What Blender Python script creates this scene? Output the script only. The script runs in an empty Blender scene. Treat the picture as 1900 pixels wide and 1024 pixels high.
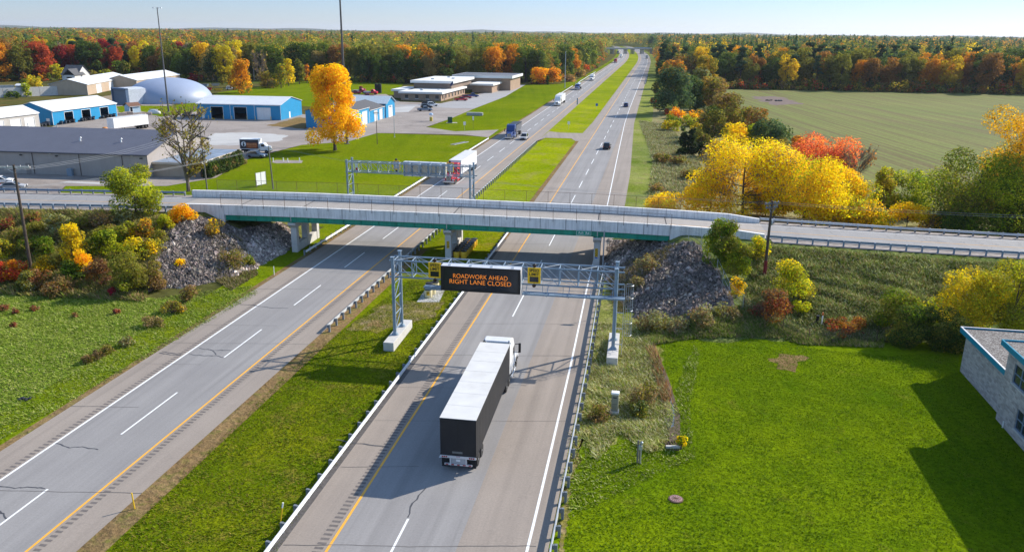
import bpy, math, random
import numpy as np
from mathutils import Vector, Matrix, Quaternion
scene = bpy.context.scene
R = math.radians
rnd = random.Random(7)
# ---------------------------------------------------------------- camera (a drone 30 m above the motorway)
CAM_H, FPX, PITCH, ROLL = 30.0, 1500.0, math.atan((512 - 58) / 1500.0), 0.0099
FW = np.array([0, math.cos(PITCH), -math.sin(PITCH)])
_r = np.array([1.0, 0, 0]); _u = np.array([0, math.sin(PITCH), math.cos(PITCH)])
RT = _r * math.cos(ROLL) + _u * math.sin(ROLL)
UP = _u * math.cos(ROLL) - _r * math.sin(ROLL)
EYE = np.array([0, 0, CAM_H])
cam = bpy.data.cameras.new('camera'); camo = bpy.data.objects.new('camera', cam)
scene.collection.objects.link(camo)
camo.matrix_world = Matrix(((RT[0], UP[0], -FW[0], 0), (RT[1], UP[1], -FW[1], 0), (RT[2], UP[2], -FW[2], CAM_H), (0, 0, 0, 1)))
cam.sensor_width = 36; cam.lens = 36 * FPX / 1900; cam.clip_end = 60000; cam.clip_start = 0.5
scene.camera = camo
# ---------------------------------------------------------------- sky, sun, exposure
HAZE = 0.00004
SUN_EL, SUN_AZ = 32.0, 58.0           # azimuth from +Y towards +X
world = bpy.data.worlds.new('World'); scene.world = world; world.use_nodes = True
wn = world.node_tree; wn.nodes.clear()
_o = wn.nodes.new('ShaderNodeOutputWorld'); _b = wn.nodes.new('ShaderNodeBackground'); _s = wn.nodes.new('ShaderNodeTexSky')
_s.sky_type = 'NISHITA'; _s.sun_disc = False; _s.sun_elevation = R(SUN_EL); _s.sun_rotation = R(SUN_AZ)
_s.altitude = 200; _s.air_density = 0.9; _s.dust_density = 0.1; _s.ozone_density = 8.0
_b.inputs[1].default_value = 0.092
_t = wn.nodes.new('ShaderNodeMix'); _t.data_type = 'RGBA'; _t.blend_type = 'MULTIPLY'; _t.inputs[0].default_value = 1.0; _t.inputs[7].default_value = (1.03, 0.955, 1.04, 1)   # clear autumn air, a little less green
_c = wn.nodes.new('ShaderNodeTexCoord'); _x = wn.nodes.new('ShaderNodeSeparateXYZ'); _m = wn.nodes.new('ShaderNodeMapRange')   # upper sky boosted and warmed, added as fill light
wn.links.new(_c.outputs['Generated'], _x.inputs[0]); wn.links.new(_x.outputs[2], _m.inputs[0])
_m.inputs[1].default_value = .06; _m.inputs[2].default_value = .40; _m.inputs[3].default_value = 0.0; _m.inputs[4].default_value = 1.0
_v = wn.nodes.new('ShaderNodeMix'); _v.data_type = 'RGBA'; _v.inputs[0].default_value = 0; _k = wn.nodes.new('ShaderNodeMix'); _k.data_type = 'RGBA'; _k.blend_type = 'MULTIPLY'; _k.inputs[0].default_value = 1.0; _k.inputs[7].default_value = (3.7, 2.9, 1.95, 1)
wn.links.new(_t.outputs[2], _k.inputs[6]); wn.links.new(_m.outputs[0], _v.inputs[0]); wn.links.new(_t.outputs[2], _v.inputs[6]); wn.links.new(_k.outputs[2], _v.inputs[7])
wn.links.new(_s.outputs[0], _t.inputs[6]); wn.links.new(_v.outputs[2], _b.inputs[0]); wn.links.new(_b.outputs[0], _o.inputs[0])
sunl = bpy.data.lights.new('sun', 'SUN'); sunl.energy = 4.9; sunl.angle = R(0.55); sunl.color = (1.0, 0.93, 0.82)
suno = bpy.data.objects.new('sun', sunl); scene.collection.objects.link(suno)
_d = Vector((math.sin(R(SUN_AZ)) * math.cos(R(SUN_EL)), math.cos(R(SUN_AZ)) * math.cos(R(SUN_EL)), math.sin(R(SUN_EL))))
suno.rotation_euler = _d.to_track_quat('Z', 'Y').to_euler(); suno.location = (60, 60, 90)
scene.view_settings.view_transform = 'Standard'; scene.view_settings.look = 'None'
scene.view_settings.exposure = 0.56; scene.view_settings.gamma = 1.0
scene.render.film_transparent = False
scene.cycles.max_bounces = 6; scene.cycles.transparent_max_bounces = 16
scene.cycles.use_denoising = True

# ---------------------------------------------------------------- survey: a point of the photograph -> a point of the site
def ray(px, py): return FW + (px - 950) / FPX * RT - (py - 512) / FPX * UP
def G(px, py, z=0.0):
    d = ray(px, py); t = (z - CAM_H) / d[2]; return EYE + d * t
def depth(p): return float((np.array(p) - EYE) @ FW)
def PX(p):
    d = np.array(p, float) - EYE; Z = d @ FW
    return 950 + FPX * (d @ RT) / Z, 512 - FPX * (d @ UP) / Z
def PXA(A):
    d = A - EYE; Z = d @ FW
    return np.stack([950 + FPX * (d @ RT) / Z, 512 - FPX * (d @ UP) / Z], 1)
def inpoly(pts, poly):
    x, y = pts[:, 0], pts[:, 1]; c = np.zeros(len(pts), bool); n = len(poly)
    for i in range(n):
        x1, y1 = poly[i][:2]; x2, y2 = poly[(i + 1) % n][:2]
        if y1 == y2: continue
        m = ((y1 > y) != (y2 > y)) & (x < (x2 - x1) * (y - y1) / (y2 - y1) + x1)
        c ^= m
    return c
# ---------------------------------------------------------------- tags
COL = scene.collection
def tag(o, label=None, cat=None, group=None, kind=None):
    if label: o['label'] = label
    if cat: o['category'] = cat
    if group: o['group'] = group
    if kind: o['kind'] = kind
    return o
def thing(name, label, cat, loc=(0, 0, 0), rz=0.0, group=None):
    o = bpy.data.objects.new(name, None); COL.objects.link(o); o.empty_display_size = 0.3
    o.location = [float(c) for c in loc]; o.rotation_euler = (0, 0, rz)
    return tag(o, label, cat, group)
def copy_tree(root, label, loc, rz, group=None, color=None):
    r = root.copy(); COL.objects.link(r); r.location = [float(c) for c in loc]; r.rotation_euler = (0, 0, rz); r['label'] = label
    if group: r['group'] = group
    for ch in list(root.children):
        c = ch.copy(); COL.objects.link(c); c.parent = r
        for g in list(ch.children):
            d = g.copy(); COL.objects.link(d); d.parent = c
    return r
# ---------------------------------------------------------------- mesh builder
class MB:
    def __init__(s): s.v = []; s.f = []; s.m = []; s.cur = 0
    def add(s, V, F):
        n = len(s.v); s.v += [tuple(float(c) for c in p) for p in V]
        for f in F: s.f.append(tuple(i + n for i in f)); s.m.append(s.cur)
        return s
    def box(s, x0, y0, z0, x1, y1, z1):
        return s.add([(x0, y0, z0), (x1, y0, z0), (x1, y1, z0), (x0, y1, z0), (x0, y0, z1), (x1, y0, z1), (x1, y1, z1), (x0, y1, z1)],
                     [(0, 3, 2, 1), (4, 5, 6, 7), (0, 1, 5, 4), (1, 2, 6, 5), (2, 3, 7, 6), (3, 0, 4, 7)])
    def hexa(s, P):   # 8 points: bottom ring, top ring
        return s.add(P, [(0, 3, 2, 1), (4, 5, 6, 7), (0, 1, 5, 4), (1, 2, 6, 5), (2, 3, 7, 6), (3, 0, 4, 7)])
    def bar(s, p, q, w, h=None):
        p, q = Vector(p), Vector(q); h = h or w; d = (q - p).normalized()
        a = d.cross(Vector((0, 0, 1)))
        if a.length < 1e-3: a = Vector((1, 0, 0))
        a.normalize(); b = a.cross(d); a *= w / 2; b *= h / 2
        return s.hexa([p - a - b, p + a - b, p + a + b, p - a + b, q - a - b, q + a - b, q + a + b, q - a + b])
    def tube(s, pts, r, n=8, cap=True):
        pts = [Vector(p) for p in pts]; k = len(pts)
        rs = list(r) if hasattr(r, '__len__') else [r] * k
        V = []; prev = None
        for i, p in enumerate(pts):
            d = (pts[min(i + 1, k - 1)] - pts[max(i - 1, 0)]).normalized()
            a = prev - d * prev.dot(d) if prev is not None else d.cross(Vector((0, 0, 1)) if abs(d.z) < .9 else Vector((1, 0, 0)))
            if a.length < 1e-4: a = d.orthogonal()
            a.normalize(); prev = a; b = d.cross(a)
            for j in range(n):
                t = 2 * math.pi * j / n; V.append(p + (a * math.cos(t) + b * math.sin(t)) * rs[i])
        F = [(i * n + j, i * n + (j + 1) % n, (i + 1) * n + (j + 1) % n, (i + 1) * n + j) for i in range(k - 1) for j in range(n)]
        if cap: F += [tuple(range(n - 1, -1, -1)), tuple((k - 1) * n + j for j in range(n))]
        return s.add(V, F)
    def lathe(s, prof, c=(0, 0, 0), n=16, axis='z'):
        V = []; k = len(prof)
        for (r, h) in prof:
            for j in range(n):
                t = 2 * math.pi * j / n; a, b = r * math.cos(t), r * math.sin(t)
                V.append((c[0] + a, c[1] + b, c[2] + h) if axis == 'z' else (c[0] + h, c[1] + a, c[2] + b) if axis == 'x' else (c[0] + b, c[1] + h, c[2] + a))
        F = [(i * n + j, i * n + (j + 1) % n, (i + 1) * n + (j + 1) % n, (i + 1) * n + j) for i in range(k - 1) for j in range(n)]
        F += [tuple(range(n - 1, -1, -1)), tuple((k - 1) * n + j for j in range(n))]
        return s.add(V, F)
    def extr(s, poly, a, b, plane='yz'):  # closed outline swept between two coordinates of the third axis
        def pt(u, v, w): return (w, u, v) if plane == 'yz' else (u, w, v) if plane == 'xz' else (u, v, w)
        n = len(poly); V = [pt(u, v, a) for u, v in poly] + [pt(u, v, b) for u, v in poly]
        F = [(i, (i + 1) % n, n + (i + 1) % n, n + i) for i in range(n)] + [tuple(range(n - 1, -1, -1)), tuple(range(n, 2 * n))]
        return s.add(V, F)
    def quad(s, *P): return s.add(P, [tuple(range(len(P)))])
    def build(s, name, mat, parent=None, smooth=False, bev=0.0, seg=2, loc=None):
        me = bpy.data.meshes.new(name); me.from_pydata(s.v, [], s.f); me.validate()
        for m in (mat if isinstance(mat, (list, tuple)) else [mat]): me.materials.append(m)
        if max(s.m, default=0): me.polygons.foreach_set('material_index', s.m[:len(me.polygons)])
        import bmesh
        b = bmesh.new(); b.from_mesh(me); bmesh.ops.recalc_face_normals(b, faces=b.faces); b.to_mesh(me); b.free()
        if smooth:
            me.polygons.foreach_set('use_smooth', [True] * len(me.polygons))
            try: me.set_sharp_from_angle(angle=R(38))
            except Exception: pass
        o = bpy.data.objects.new(name, me); COL.objects.link(o)
        if parent is not None: o.parent = parent
        if loc is not None: o.location = loc
        if bev:
            md = o.modifiers.new('bevel', 'BEVEL'); md.width = bev; md.segments = seg; md.limit_method = 'ANGLE'; md.angle_limit = R(35)
        return o
def np_mesh(name, V, nper, mat, cols=None, parent=None, smooth=False):
    """V: (faces*nper, 3) loose polygons; cols: (faces, 3) colour attribute."""
    nf = len(V) // nper; me = bpy.data.meshes.new(name)
    me.vertices.add(len(V)); me.vertices.foreach_set('co', V.astype(np.float32).ravel())
    me.loops.add(len(V)); me.loops.foreach_set('vertex_index', np.arange(len(V), dtype=np.int32))
    me.polygons.add(nf); me.polygons.foreach_set('loop_start', np.arange(0, len(V), nper, dtype=np.int32))
    me.update(calc_edges=True)
    if cols is not None:
        a = me.attributes.new('tint', 'FLOAT_COLOR', 'FACE')
        a.data.foreach_set('color', np.concatenate([cols, np.ones((nf, 1))], 1).astype(np.float32).ravel())
    me.materials.append(mat)
    if smooth: me.polygons.foreach_set('use_smooth', [True] * nf)
    o = bpy.data.objects.new(name, me); COL.objects.link(o)
    if parent is not None: o.parent = parent
    return o
# ---------------------------------------------------------------- materials
def newmat(name):
    m = bpy.data.materials.new(name); m.use_nodes = True; nt = m.node_tree; nt.nodes.clear()
    out = nt.nodes.new('ShaderNodeOutputMaterial'); b = nt.nodes.new('ShaderNodeBsdfPrincipled')
    nt.links.new(b.outputs[0], out.inputs[0]); return m, nt, b, out
def rgba(c): return (c[0], c[1], c[2], 1.0)
class NT:
    def __init__(s, nt): s.nt = nt; s.co = nt.nodes.new('ShaderNodeTexCoord').outputs['Object']
    def n(s, t, **k):
        x = s.nt.nodes.new(t)
        for a, b in k.items(): setattr(x, a, b)
        return x
    def link(s, a, b): s.nt.links.new(a, b)
    def scaled(s, sc, rot=0.0):
        m = s.n('ShaderNodeMapping'); m.inputs['Scale'].default_value = sc; m.inputs['Rotation'].default_value = (0, 0, rot)
        s.link(s.co, m.inputs['Vector']); return m.outputs[0]
    def noise(s, sc, det=4, rough=.55, vec=None, dist=0.0):
        x = s.n('ShaderNodeTexNoise'); x.inputs['Scale'].default_value = sc; x.inputs['Detail'].default_value = det
        x.inputs['Roughness'].default_value = rough; x.inputs['Distortion'].default_value = dist
        s.link(vec if vec is not None else s.co, x.inputs['Vector']); return x.outputs['Fac']
    def ramp(s, f, stops):
        r = s.n('ShaderNodeValToRGB'); e = r.color_ramp.elements
        e[0].position, e[0].color = stops[0][0], rgba(stops[0][1]); e[1].position, e[1].color = stops[-1][0], rgba(stops[-1][1])
        for p, c in stops[1:-1]:
            q = e.new(p); q.color = rgba(c)
        s.link(f, r.inputs[0]); return r.outputs[0]
    def fr(s, f, a, b, lo=0.0, hi=1.0):
        m = s.n('ShaderNodeMapRange'); m.inputs[1].default_value = a; m.inputs[2].default_value = b; m.inputs[3].default_value = lo; m.inputs[4].default_value = hi
        s.link(f, m.inputs[0]); return m.outputs[0]
    def mix(s, f, a, b, blend='MIX'):
        m = s.n('ShaderNodeMix', data_type='RGBA', blend_type=blend)
        if isinstance(f, (int, float)): m.inputs[0].default_value = f
        else: s.link(f, m.inputs[0])
        for i, x in ((6, a), (7, b)):
            if isinstance(x, (tuple, list)): m.inputs[i].default_value = rgba(x)
            else: s.link(x, m.inputs[i])
        return m.outputs[2]
    def math(s, op, a, b=0.0):
        m = s.n('ShaderNodeMath', operation=op)
        for i, x in enumerate((a, b)):
            if isinstance(x, (int, float)): m.inputs[i].default_value = x
            else: s.link(x, m.inputs[i])
        return m.outputs[0]
    def bump(s, h, bsdf, st=.4, dist=.05):
        b = s.n('ShaderNodeBump'); b.inputs['Strength'].default_value = st; b.inputs['Distance'].default_value = dist
        s.link(h, b.inputs['Height']); s.link(b.outputs[0], bsdf.inputs['Normal'])
_mats = {}
def M(name, col, rough=.6, var=.15, vs=2.0, metal=0.0, bump=0.0, bs=30.0, spec=.35, dirt=None, streak=0.0, emit=None):
    """painted / plain surface: base colour with soft uneven wear."""
    if name in _mats: return _mats[name]
    m, nt, b, out = newmat(name); k = NT(nt)
    f = k.noise(vs, 5, .6)
    lo = tuple(c * (1 - var) for c in col); hi = tuple(min(1, c * (1 + var)) for c in col)
    c = k.ramp(f, [(.3, lo), (.7, hi)])
    if dirt: c = k.mix(k.fr(k.noise(vs * .6, 6, .7), .5, .8, 0, .8), c, dirt)
    if streak:
        v = k.scaled((3.0, 3.0, .25)); c = k.mix(k.fr(k.noise(1.5, 5, .6, v), .45, .75, 0, streak), c, tuple(x * .35 for x in col))
    k.link(c, b.inputs['Base Color'])
    b.inputs['Roughness'].default_value = rough; b.inputs['Metallic'].default_value = metal; b.inputs['Specular IOR Level'].default_value = spec
    if bump: k.bump(k.noise(bs, 4), b, bump, .02)
    if emit:
        b.inputs['Emission Color'].default_value = rgba(emit[0]); b.inputs['Emission Strength'].default_value = emit[1]
    _mats[name] = m; return m
# ================================================================ ground, roads, embankments
def grass(name, a, b, dry=None, dry_lo=.55, dry_hi=.75, fs=3.0, ps=.12, fine=.5, bump=.6, stripe=None):
    m, nt, bs, out = newmat(name); k = NT(nt)
    c = k.ramp(k.noise(ps, 6, .62), [(.3, a), (.7, b)])
    c = k.mix(1.0, c, k.ramp(k.noise(ps * .22, 4, .6, None, .6), [(.3, (.74, .80, .8)), (.7, (1.22, 1.12, 1.1))]), 'MULTIPLY')
    if stripe: # mowing / drilling rows
        v = k.scaled((stripe[1], stripe[1] * .012, 1), stripe[0])
        c = k.mix(k.fr(k.noise(1.0, 3, .5, v), .35, .65, 0, stripe[2]), c, stripe[3])
    if dry: c = k.mix(k.fr(k.noise(ps * 2.3, 8, .68), dry_lo, dry_hi), c, dry)
    c = k.mix(k.fr(k.noise(.9, 5, .6), .69, .76, 0, .75), c, (.26, .16, .05))
    f = k.noise(fs, 4, .75)
    c = k.mix(1.0, c, k.ramp(f, [(.25, (1 - fine,) * 3), (.75, (1 + fine * .8,) * 3)]), 'MULTIPLY')
    k.link(c, bs.inputs['Base Color']); bs.inputs['Roughness'].default_value = .9; bs.inputs['Specular IOR Level'].default_value = .0
    k.bump(k.math('ADD', f, k.math('MULTIPLY', k.noise(fs * .25, 3), 1.5)), bs, bump, .22)
    return m
HEAD0 = math.atan(.1715)
GREEN_A, GREEN_B = (.060, .150, .006), (.105, .205, .010)
g_base = grass('ground_meadow', (.085, .115, .022), (.14, .16, .035), (.17, .13, .055), .5, .8, 1.2, .02)
g_lawn = grass('lawn_grass', (.078, .148, .003), (.165, .225, .004), (.22, .19, .03), .60, .80, 2.6, .13, .5, stripe=(math.pi / 2 - HEAD0, .55, .45, (.15, .215, .004)))
g_lawn2 = grass('far_lawn_grass', (.100, .160, .003), (.165, .205, .005), (.22, .19, .04), .58, .82, 1.6, .06, .40, stripe=(.4, .35, .4, (.165, .215, .005)))
g_med = grass('median_grass', (.095, .150, .003), (.19, .21, .006), (.25, .175, .04), .54, .76, 2.2, .16, .5)
g_medfar = grass('far_median_grass', (.18, .25, .003), (.28, .32, .008), (.27, .24, .07), .50, .75, 1.3, .09, .4)
g_verge = grass('verge_grass', (.16, .19, .025), (.27, .27, .08), (.32, .27, .14), .50, .75, 2.5, .22, .55, .9)
g_meadow = grass('left_meadow_grass', (.16, .25, .02), (.26, .31, .05), (.14, .19, .012), .45, .75, 1.8, .12, .45, .9)
g_rstrip = grass('pale_roadside_grass', (.14, .19, .02), (.27, .29, .09), (.26, .21, .10), .52, .75, 1.6, .12, .4)
g_strip = grass('roadside_grass', (.115, .175, .004), (.19, .23, .008), (.22, .16, .05), .64, .85, 2.2, .2, .4)
g_bank = grass('bank_grass', (.10, .11, .025), (.16, .16, .05), (.19, .13, .07), .5, .75, 1.6, .16, .6, 1.0)
g_bankR = grass('long_bank_grass', (.09, .13, .025), (.18, .21, .07), (.21, .155, .08), .55, .75, 1.5, .2, .6, 1.0)
g_worn = grass('worn_grass', (.15, .15, .02), (.22, .19, .04), (.30, .22, .13), .42, .66, 2.2, .35, .5)
g_scrub = grass('scrub_ground', (.19, .20, .07), (.32, .30, .16), (.26, .18, .10), .45, .7, 1.0, .1, .5, .9)
g_dry = grass('dry_verge', (.20, .125, .06), (.27, .19, .09), (.14, .15, .03), .5, .7, 2.5, .35, .5)
g_forest = grass('forest_floor', (.07, .08, .022), (.12, .11, .035), (.16, .10, .04), .5, .7, .5, .05)
_ra, _rb = G(1600, 235), G(1764, 337); ROW = math.atan2(_rb[1] - _ra[1], _rb[0] - _ra[0])
def field_mat():
    m, nt, bs, out = newmat('crop_field_rows'); k = NT(nt)
    rot = math.pi / 2 - ROW
    c = k.ramp(k.noise(.02, 5, .6), [(.3, (.135, .172, .036)), (.72, (.20, .205, .055))])
    v1 = k.scaled((.75, .008, 1), rot); v2 = k.scaled((.10, .004, 1), rot)
    c = k.mix(k.fr(k.noise(1.0, 1, .5, v1), .42, .64, 0, .8), c, (.13, .10, .042))
    c = k.mix(k.fr(k.noise(1.0, 4, .6, v2), .52, .72, 0, .75), c, (.155, .112, .055))
    f = k.noise(.9, 5, .7)
    c = k.mix(1.0, c, k.ramp(f, [(.25, (.7,) * 3), (.75, (1.25,) * 3)]), 'MULTIPLY')
    k.link(c, bs.inputs['Base Color']); bs.inputs['Roughness'].default_value = .95; bs.inputs['Specular IOR Level'].default_value = .1
    k.bump(f, bs, .6, .2); return m
def paving(name, a, b, crack=(.03, .03, .033), cr=.0, spots=.3, lane=0.0, sc=1.0, stain=None):
    m, nt, bs, out = newmat(name); k = NT(nt)
    c = k.ramp(k.noise(.12 * sc, 6, .65), [(.3, a), (.7, b)])
    v = k.scaled((.9, .02, 1)); c = k.mix(k.fr(k.noise(1.0, 4, .55, v), .42, .72, 0, lane), c, tuple(x * 1.22 for x in b))
    v = k.scaled((.7, .015, 1)); c = k.mix(k.fr(k.noise(1.7, 3, .55, v), .50, .75, 0, lane), c, tuple(x * .72 for x in a))
    if stain: c = k.mix(k.fr(k.noise(.07 * sc, 8, .7), .50, .68, 0, .85), c, stain)
    if cr:
        w = k.n('ShaderNodeTexVoronoi', feature='DISTANCE_TO_EDGE'); w.inputs['Scale'].default_value = .16 * sc
        wv = k.n('ShaderNodeVectorMath', operation='ADD'); k.link(k.co, wv.inputs[0])
        nz = k.n('ShaderNodeTexNoise'); nz.inputs['Scale'].default_value = .35; nz.inputs['Detail'].default_value = 5; k.link(k.co, nz.inputs['Vector'])
        ws = k.n('ShaderNodeVectorMath', operation='SCALE'); ws.inputs['Scale'].default_value = 5.0; k.link(nz.outputs['Color'], ws.inputs[0]); k.link(ws.outputs[0], wv.inputs[1]); k.link(wv.outputs[0], w.inputs['Vector'])
        c = k.mix(k.fr(w.outputs['Distance'], .003, .012, cr, 0), c, crack)
    f = k.noise(7.0, 3, .8)
    c = k.mix(1.0, c, k.ramp(f, [(.3, (1 - spots,) * 3), (.7, (1 + spots,) * 3)]), 'MULTIPLY')
    k.link(c, bs.inputs['Base Color']); bs.inputs['Roughness'].default_value = .85; bs.inputs['Specular IOR Level'].default_value = .25
    k.bump(f, bs, .25, .01); return m
p_lane = paving('grey_lane_asphalt', (.230, .218, .211), (.272, .259, .248), lane=.48, spots=.10, cr=.0)
p_shld = paving('brown_shoulder_asphalt', (.250, .211, .178), (.300, .254, .213), lane=.42, spots=.12, cr=.07)
p_yard = paving('yard_pavement', (.26, .22, .19), (.34, .295, .26), cr=.3, spots=.15, stain=(.19, .16, .14), sc=.7)
p_conc = paving('pale_concrete_apron', (.40, .39, .37), (.48, .47, .45), spots=.1, stain=(.33, .32, .31))
p_park = paving('office_parking_asphalt', (.30, .29, .285), (.35, .34, .335), cr=.3, spots=.1)
p_over = paving('overpass_road_asphalt', (.24, .23, .225), (.29, .28, .27), lane=.2, spots=.12, cr=.3)
p_deck = paving('bridge_deck_concrete', (.31, .28, .25), (.37, .335, .30), lane=.2, spots=.08, cr=.15)
m_white = M('white_road_paint', (.80, .80, .78), .6, .08, 3.0, dirt=(.55, .54, .52))
m_yell = M('yellow_road_paint', (.78, .38, .035), .6, .10, 3.0, dirt=(.52, .33, .12))
m_tar = M('dark_crack_sealant', (.07, .068, .07), .5, .2)
m_rumb = M('groove_shade_asphalt', (.14, .122, .112), .95, .2, 4.0)  # rumble bars: shade of the milled grooves put into the colour

def sheet(name, px, z, mat, kind='structure', jit=0.0):
    pts = [np.array(G(x, y)[:2]) for x, y in px]
    if jit:   # ragged, grown-over outline
        r = random.Random(len(name) * 31 + len(px)); out = []; o1 = 0.0
        for a, b in zip(pts, pts[1:] + pts[:1]):
            L = np.linalg.norm(b - a); n = max(1, min(160, int(L / (jit * 1.3)))); t = (b - a) / max(L, 1e-6); nn = np.array([-t[1], t[0]])
            for i in range(n): o1 = .6 * o1 + r.uniform(-1, 1) * jit; out.append(a + (b - a) * i / n + (nn * o1 if i else 0))
        pts = out
    mb = MB(); mb.quad(*[(float(p[0]), float(p[1]), z) for p in pts]); o = mb.build(name, mat); return tag(o, kind=kind)
SL = .1715; HEAD = math.atan(SL)                         # the motorway heads 9.7 degrees right of the view axis
CH, SH = math.cos(HEAD), math.sin(HEAD)
def rx(Y, o): return SL * Y + o - 5.2e-5 * max(0.0, Y - 800) ** 2
def pw(t):
    ys, vs = [a for a, _ in t], [b for _, b in t]
    return lambda Y: float(np.interp(Y, ys, vs))
RW = pw([(0, -5.9), (47, -6.15), (71, -6.47), (95, -7.0), (144, -7.53), (200, -8.6), (280, -10.0), (330, -10.3), (3000, -10.3)])
ROUT = pw([(0, -4.5), (71, -5.1), (100, -5.7), (118, -5.0), (135, -4.3), (180, -4.6), (280, -6.8), (3000, -7.0)])
LOUT, LW, LD, LY, LIN, RIN, RY, RD, RSEAM = -46.75, -43.65, -39.6, -35.95, -33.0, -21.2, -18.15, -14.25, -10.4
def fn(v): return v if callable(v) else (lambda Y: v)
def loc2(x, y): return (x * CH - y * SH, x * SH + y * CH)   # world -> road-aligned object coordinates
def road_strip(name, oL, oR, z, mat, y0=15.0, y1=1900.0, kind='structure', step=None):
    oL, oR = fn(oL), fn(oR); ys = []; Y = y0
    while Y < y1: ys.append(Y); Y += step or max(6.0, Y * .06)
    ys.append(y1); mb = MB(); V = []
    for Y in ys:
        for o in (oL(Y), oR(Y)): V.append(loc2(rx(Y, o), Y) + (z,))
    mb.add(V, [(2 * i, 2 * i + 1, 2 * i + 3, 2 * i + 2) for i in range(len(ys) - 1)])
    o = mb.build(name, mat); o.rotation_euler = (0, 0, -HEAD); return tag(o, kind=kind)
# base ground to the horizon
mb = MB(); N = 24; S = 14000.0
mb.add([(-S + 2 * S * i / N, -800 + 2 * S * j / N, -.09) for j in range(N + 1) for i in range(N + 1)],
       [(j * (N + 1) + i, j * (N + 1) + i + 1, (j + 1) * (N + 1) + i + 1, (j + 1) * (N + 1) + i) for j in range(N) for i in range(N)])
tag(mb.build('ground', g_base), kind='structure')
# grass
sheet('lawn', [(1085, 800), (1150, 700), (1190, 618), (1240, 600), (1380, 590), (1440, 604), (1490, 624), (1640, 634), (1790, 634), (2300, 650), (3200, 1500), (980, 1500), (1005, 1120), (1046, 930)], -.05, g_lawn, jit=.25)
sheet('verge', [(1110, 470), (1180, 470), (1205, 590), (1215, 640), (1232, 700), (1252, 780), (1242, 815), (1205, 838), (1150, 800), (1110, 850), (1078, 800), (1048, 905), (1040, 900), (1080, 640)], -.035, g_verge, jit=.5)
sheet('meadow', [(-500, 505), (0, 530), (340, 556), (485, 525), (600, 470), (300, 720), (-400, 1160)], -.05, g_meadow, jit=.4)
road_strip('roadside_grass_strip', LOUT - 4.6, LOUT + .4, -.03, g_strip, 30, 1500)
road_strip('dry_grass_edge', LOUT - .75, LOUT + .4, -.02, g_dry, 30, 500)
road_strip('median_grass', LIN - .3, RIN + .6, -.05, g_med, 15, 135)
road_strip('far_median_grass', LIN - .3, RIN + .6, -.05, g_medfar, 135, 1900)
road_strip('bare_soil_edge', LIN - .2, LIN + 1.7, -.025, g_dry, 15, 112)
road_strip('median_dry_edge', RIN - .9, RIN + .4, -.03, g_dry, 100, 240)
sheet('bare_soil', [(470, 690), (500, 655), (600, 618), (560, 668)], -.02, g_dry, jit=.4)
sheet('worn_median_patch', [(640, 610), (690, 572), (740, 558), (776, 562), (826, 560), (800, 590), (758, 600), (700, 618)], -.03, g_worn, jit=.6)
sheet('bare_soil', [(676, 604), (690, 595), (712, 596), (706, 606)], -.02, g_dry, jit=.3)
sheet('worn_verge', [(1052, 905), (1062, 905), (1046, 1040), (1032, 1040)], -.03, g_worn, jit=.1)
sheet('worn_verge', [(1082, 800), (1092, 780), (1066, 880), (1056, 900)], -.025, g_worn, jit=.1)
road_strip('right_roadside_grass', lambda Y: ROUT(Y) - .4, lambda Y: ROUT(Y) + 6.2, -.03, g_rstrip, 120, 1500)
road_strip('scrub', lambda Y: ROUT(Y) + 6.0, lambda Y: ROUT(Y) + 60, -.055, g_scrub, 118, 340)
sheet('near_lawn', [(100, 372), (128, 338), (270, 332), (310, 345), (400, 330), (462, 294), (505, 284), (560, 269), (640, 264), (700, 247), (906, 254), (880, 290), (730, 420), (300, 420)], -.045, g_lawn2)
sheet('roadside_lawn', [(792, 237), (840, 243.5), (915, 243), (1010, 190), (1058, 160), (1078, 147), (1040, 156), (976, 157), (938, 179), (877, 203), (836, 220)], -.045, g_lawn2)
sheet('crop_field', [(1336, 166), (1335, 200), (1400, 260), (1450, 330), (1600, 400), (1900, 425), (2700, 400), (2700, 181), (1900, 174.5)], -.04, field_mat())
sheet('bare_field_patch', [(1398, 179), (1440, 179), (1478, 187), (1490, 194), (1442, 196), (1412, 189)], -.03, M('bare_field_soil', (.14, .095, .075), .95, .25, .3, bump=.5, bs=2), jit=2.2)
sheet('back_lawn', [(385, 182), (405, 172), (470, 163), (590, 147.5), (752, 149.5), (742, 166), (735, 176), (640, 176), (590, 200), (520, 192)], -.035, g_lawn2)
sheet('forest_floor', [(-900, 148), (0, 150), (250, 146), (430, 158), (590, 147.6), (752, 150), (935, 158), (1060, 152), (1085, 131), (1118, 112), (1132, 100), (1140, 88), (1225, 88), (1205, 120), (1208, 150), (1216, 205), (1240, 212), (1320, 212), (1336, 166), (1900, 174.5), (2900, 183), (2900, 72), (-900, 58)], -.07, g_forest)
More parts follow.
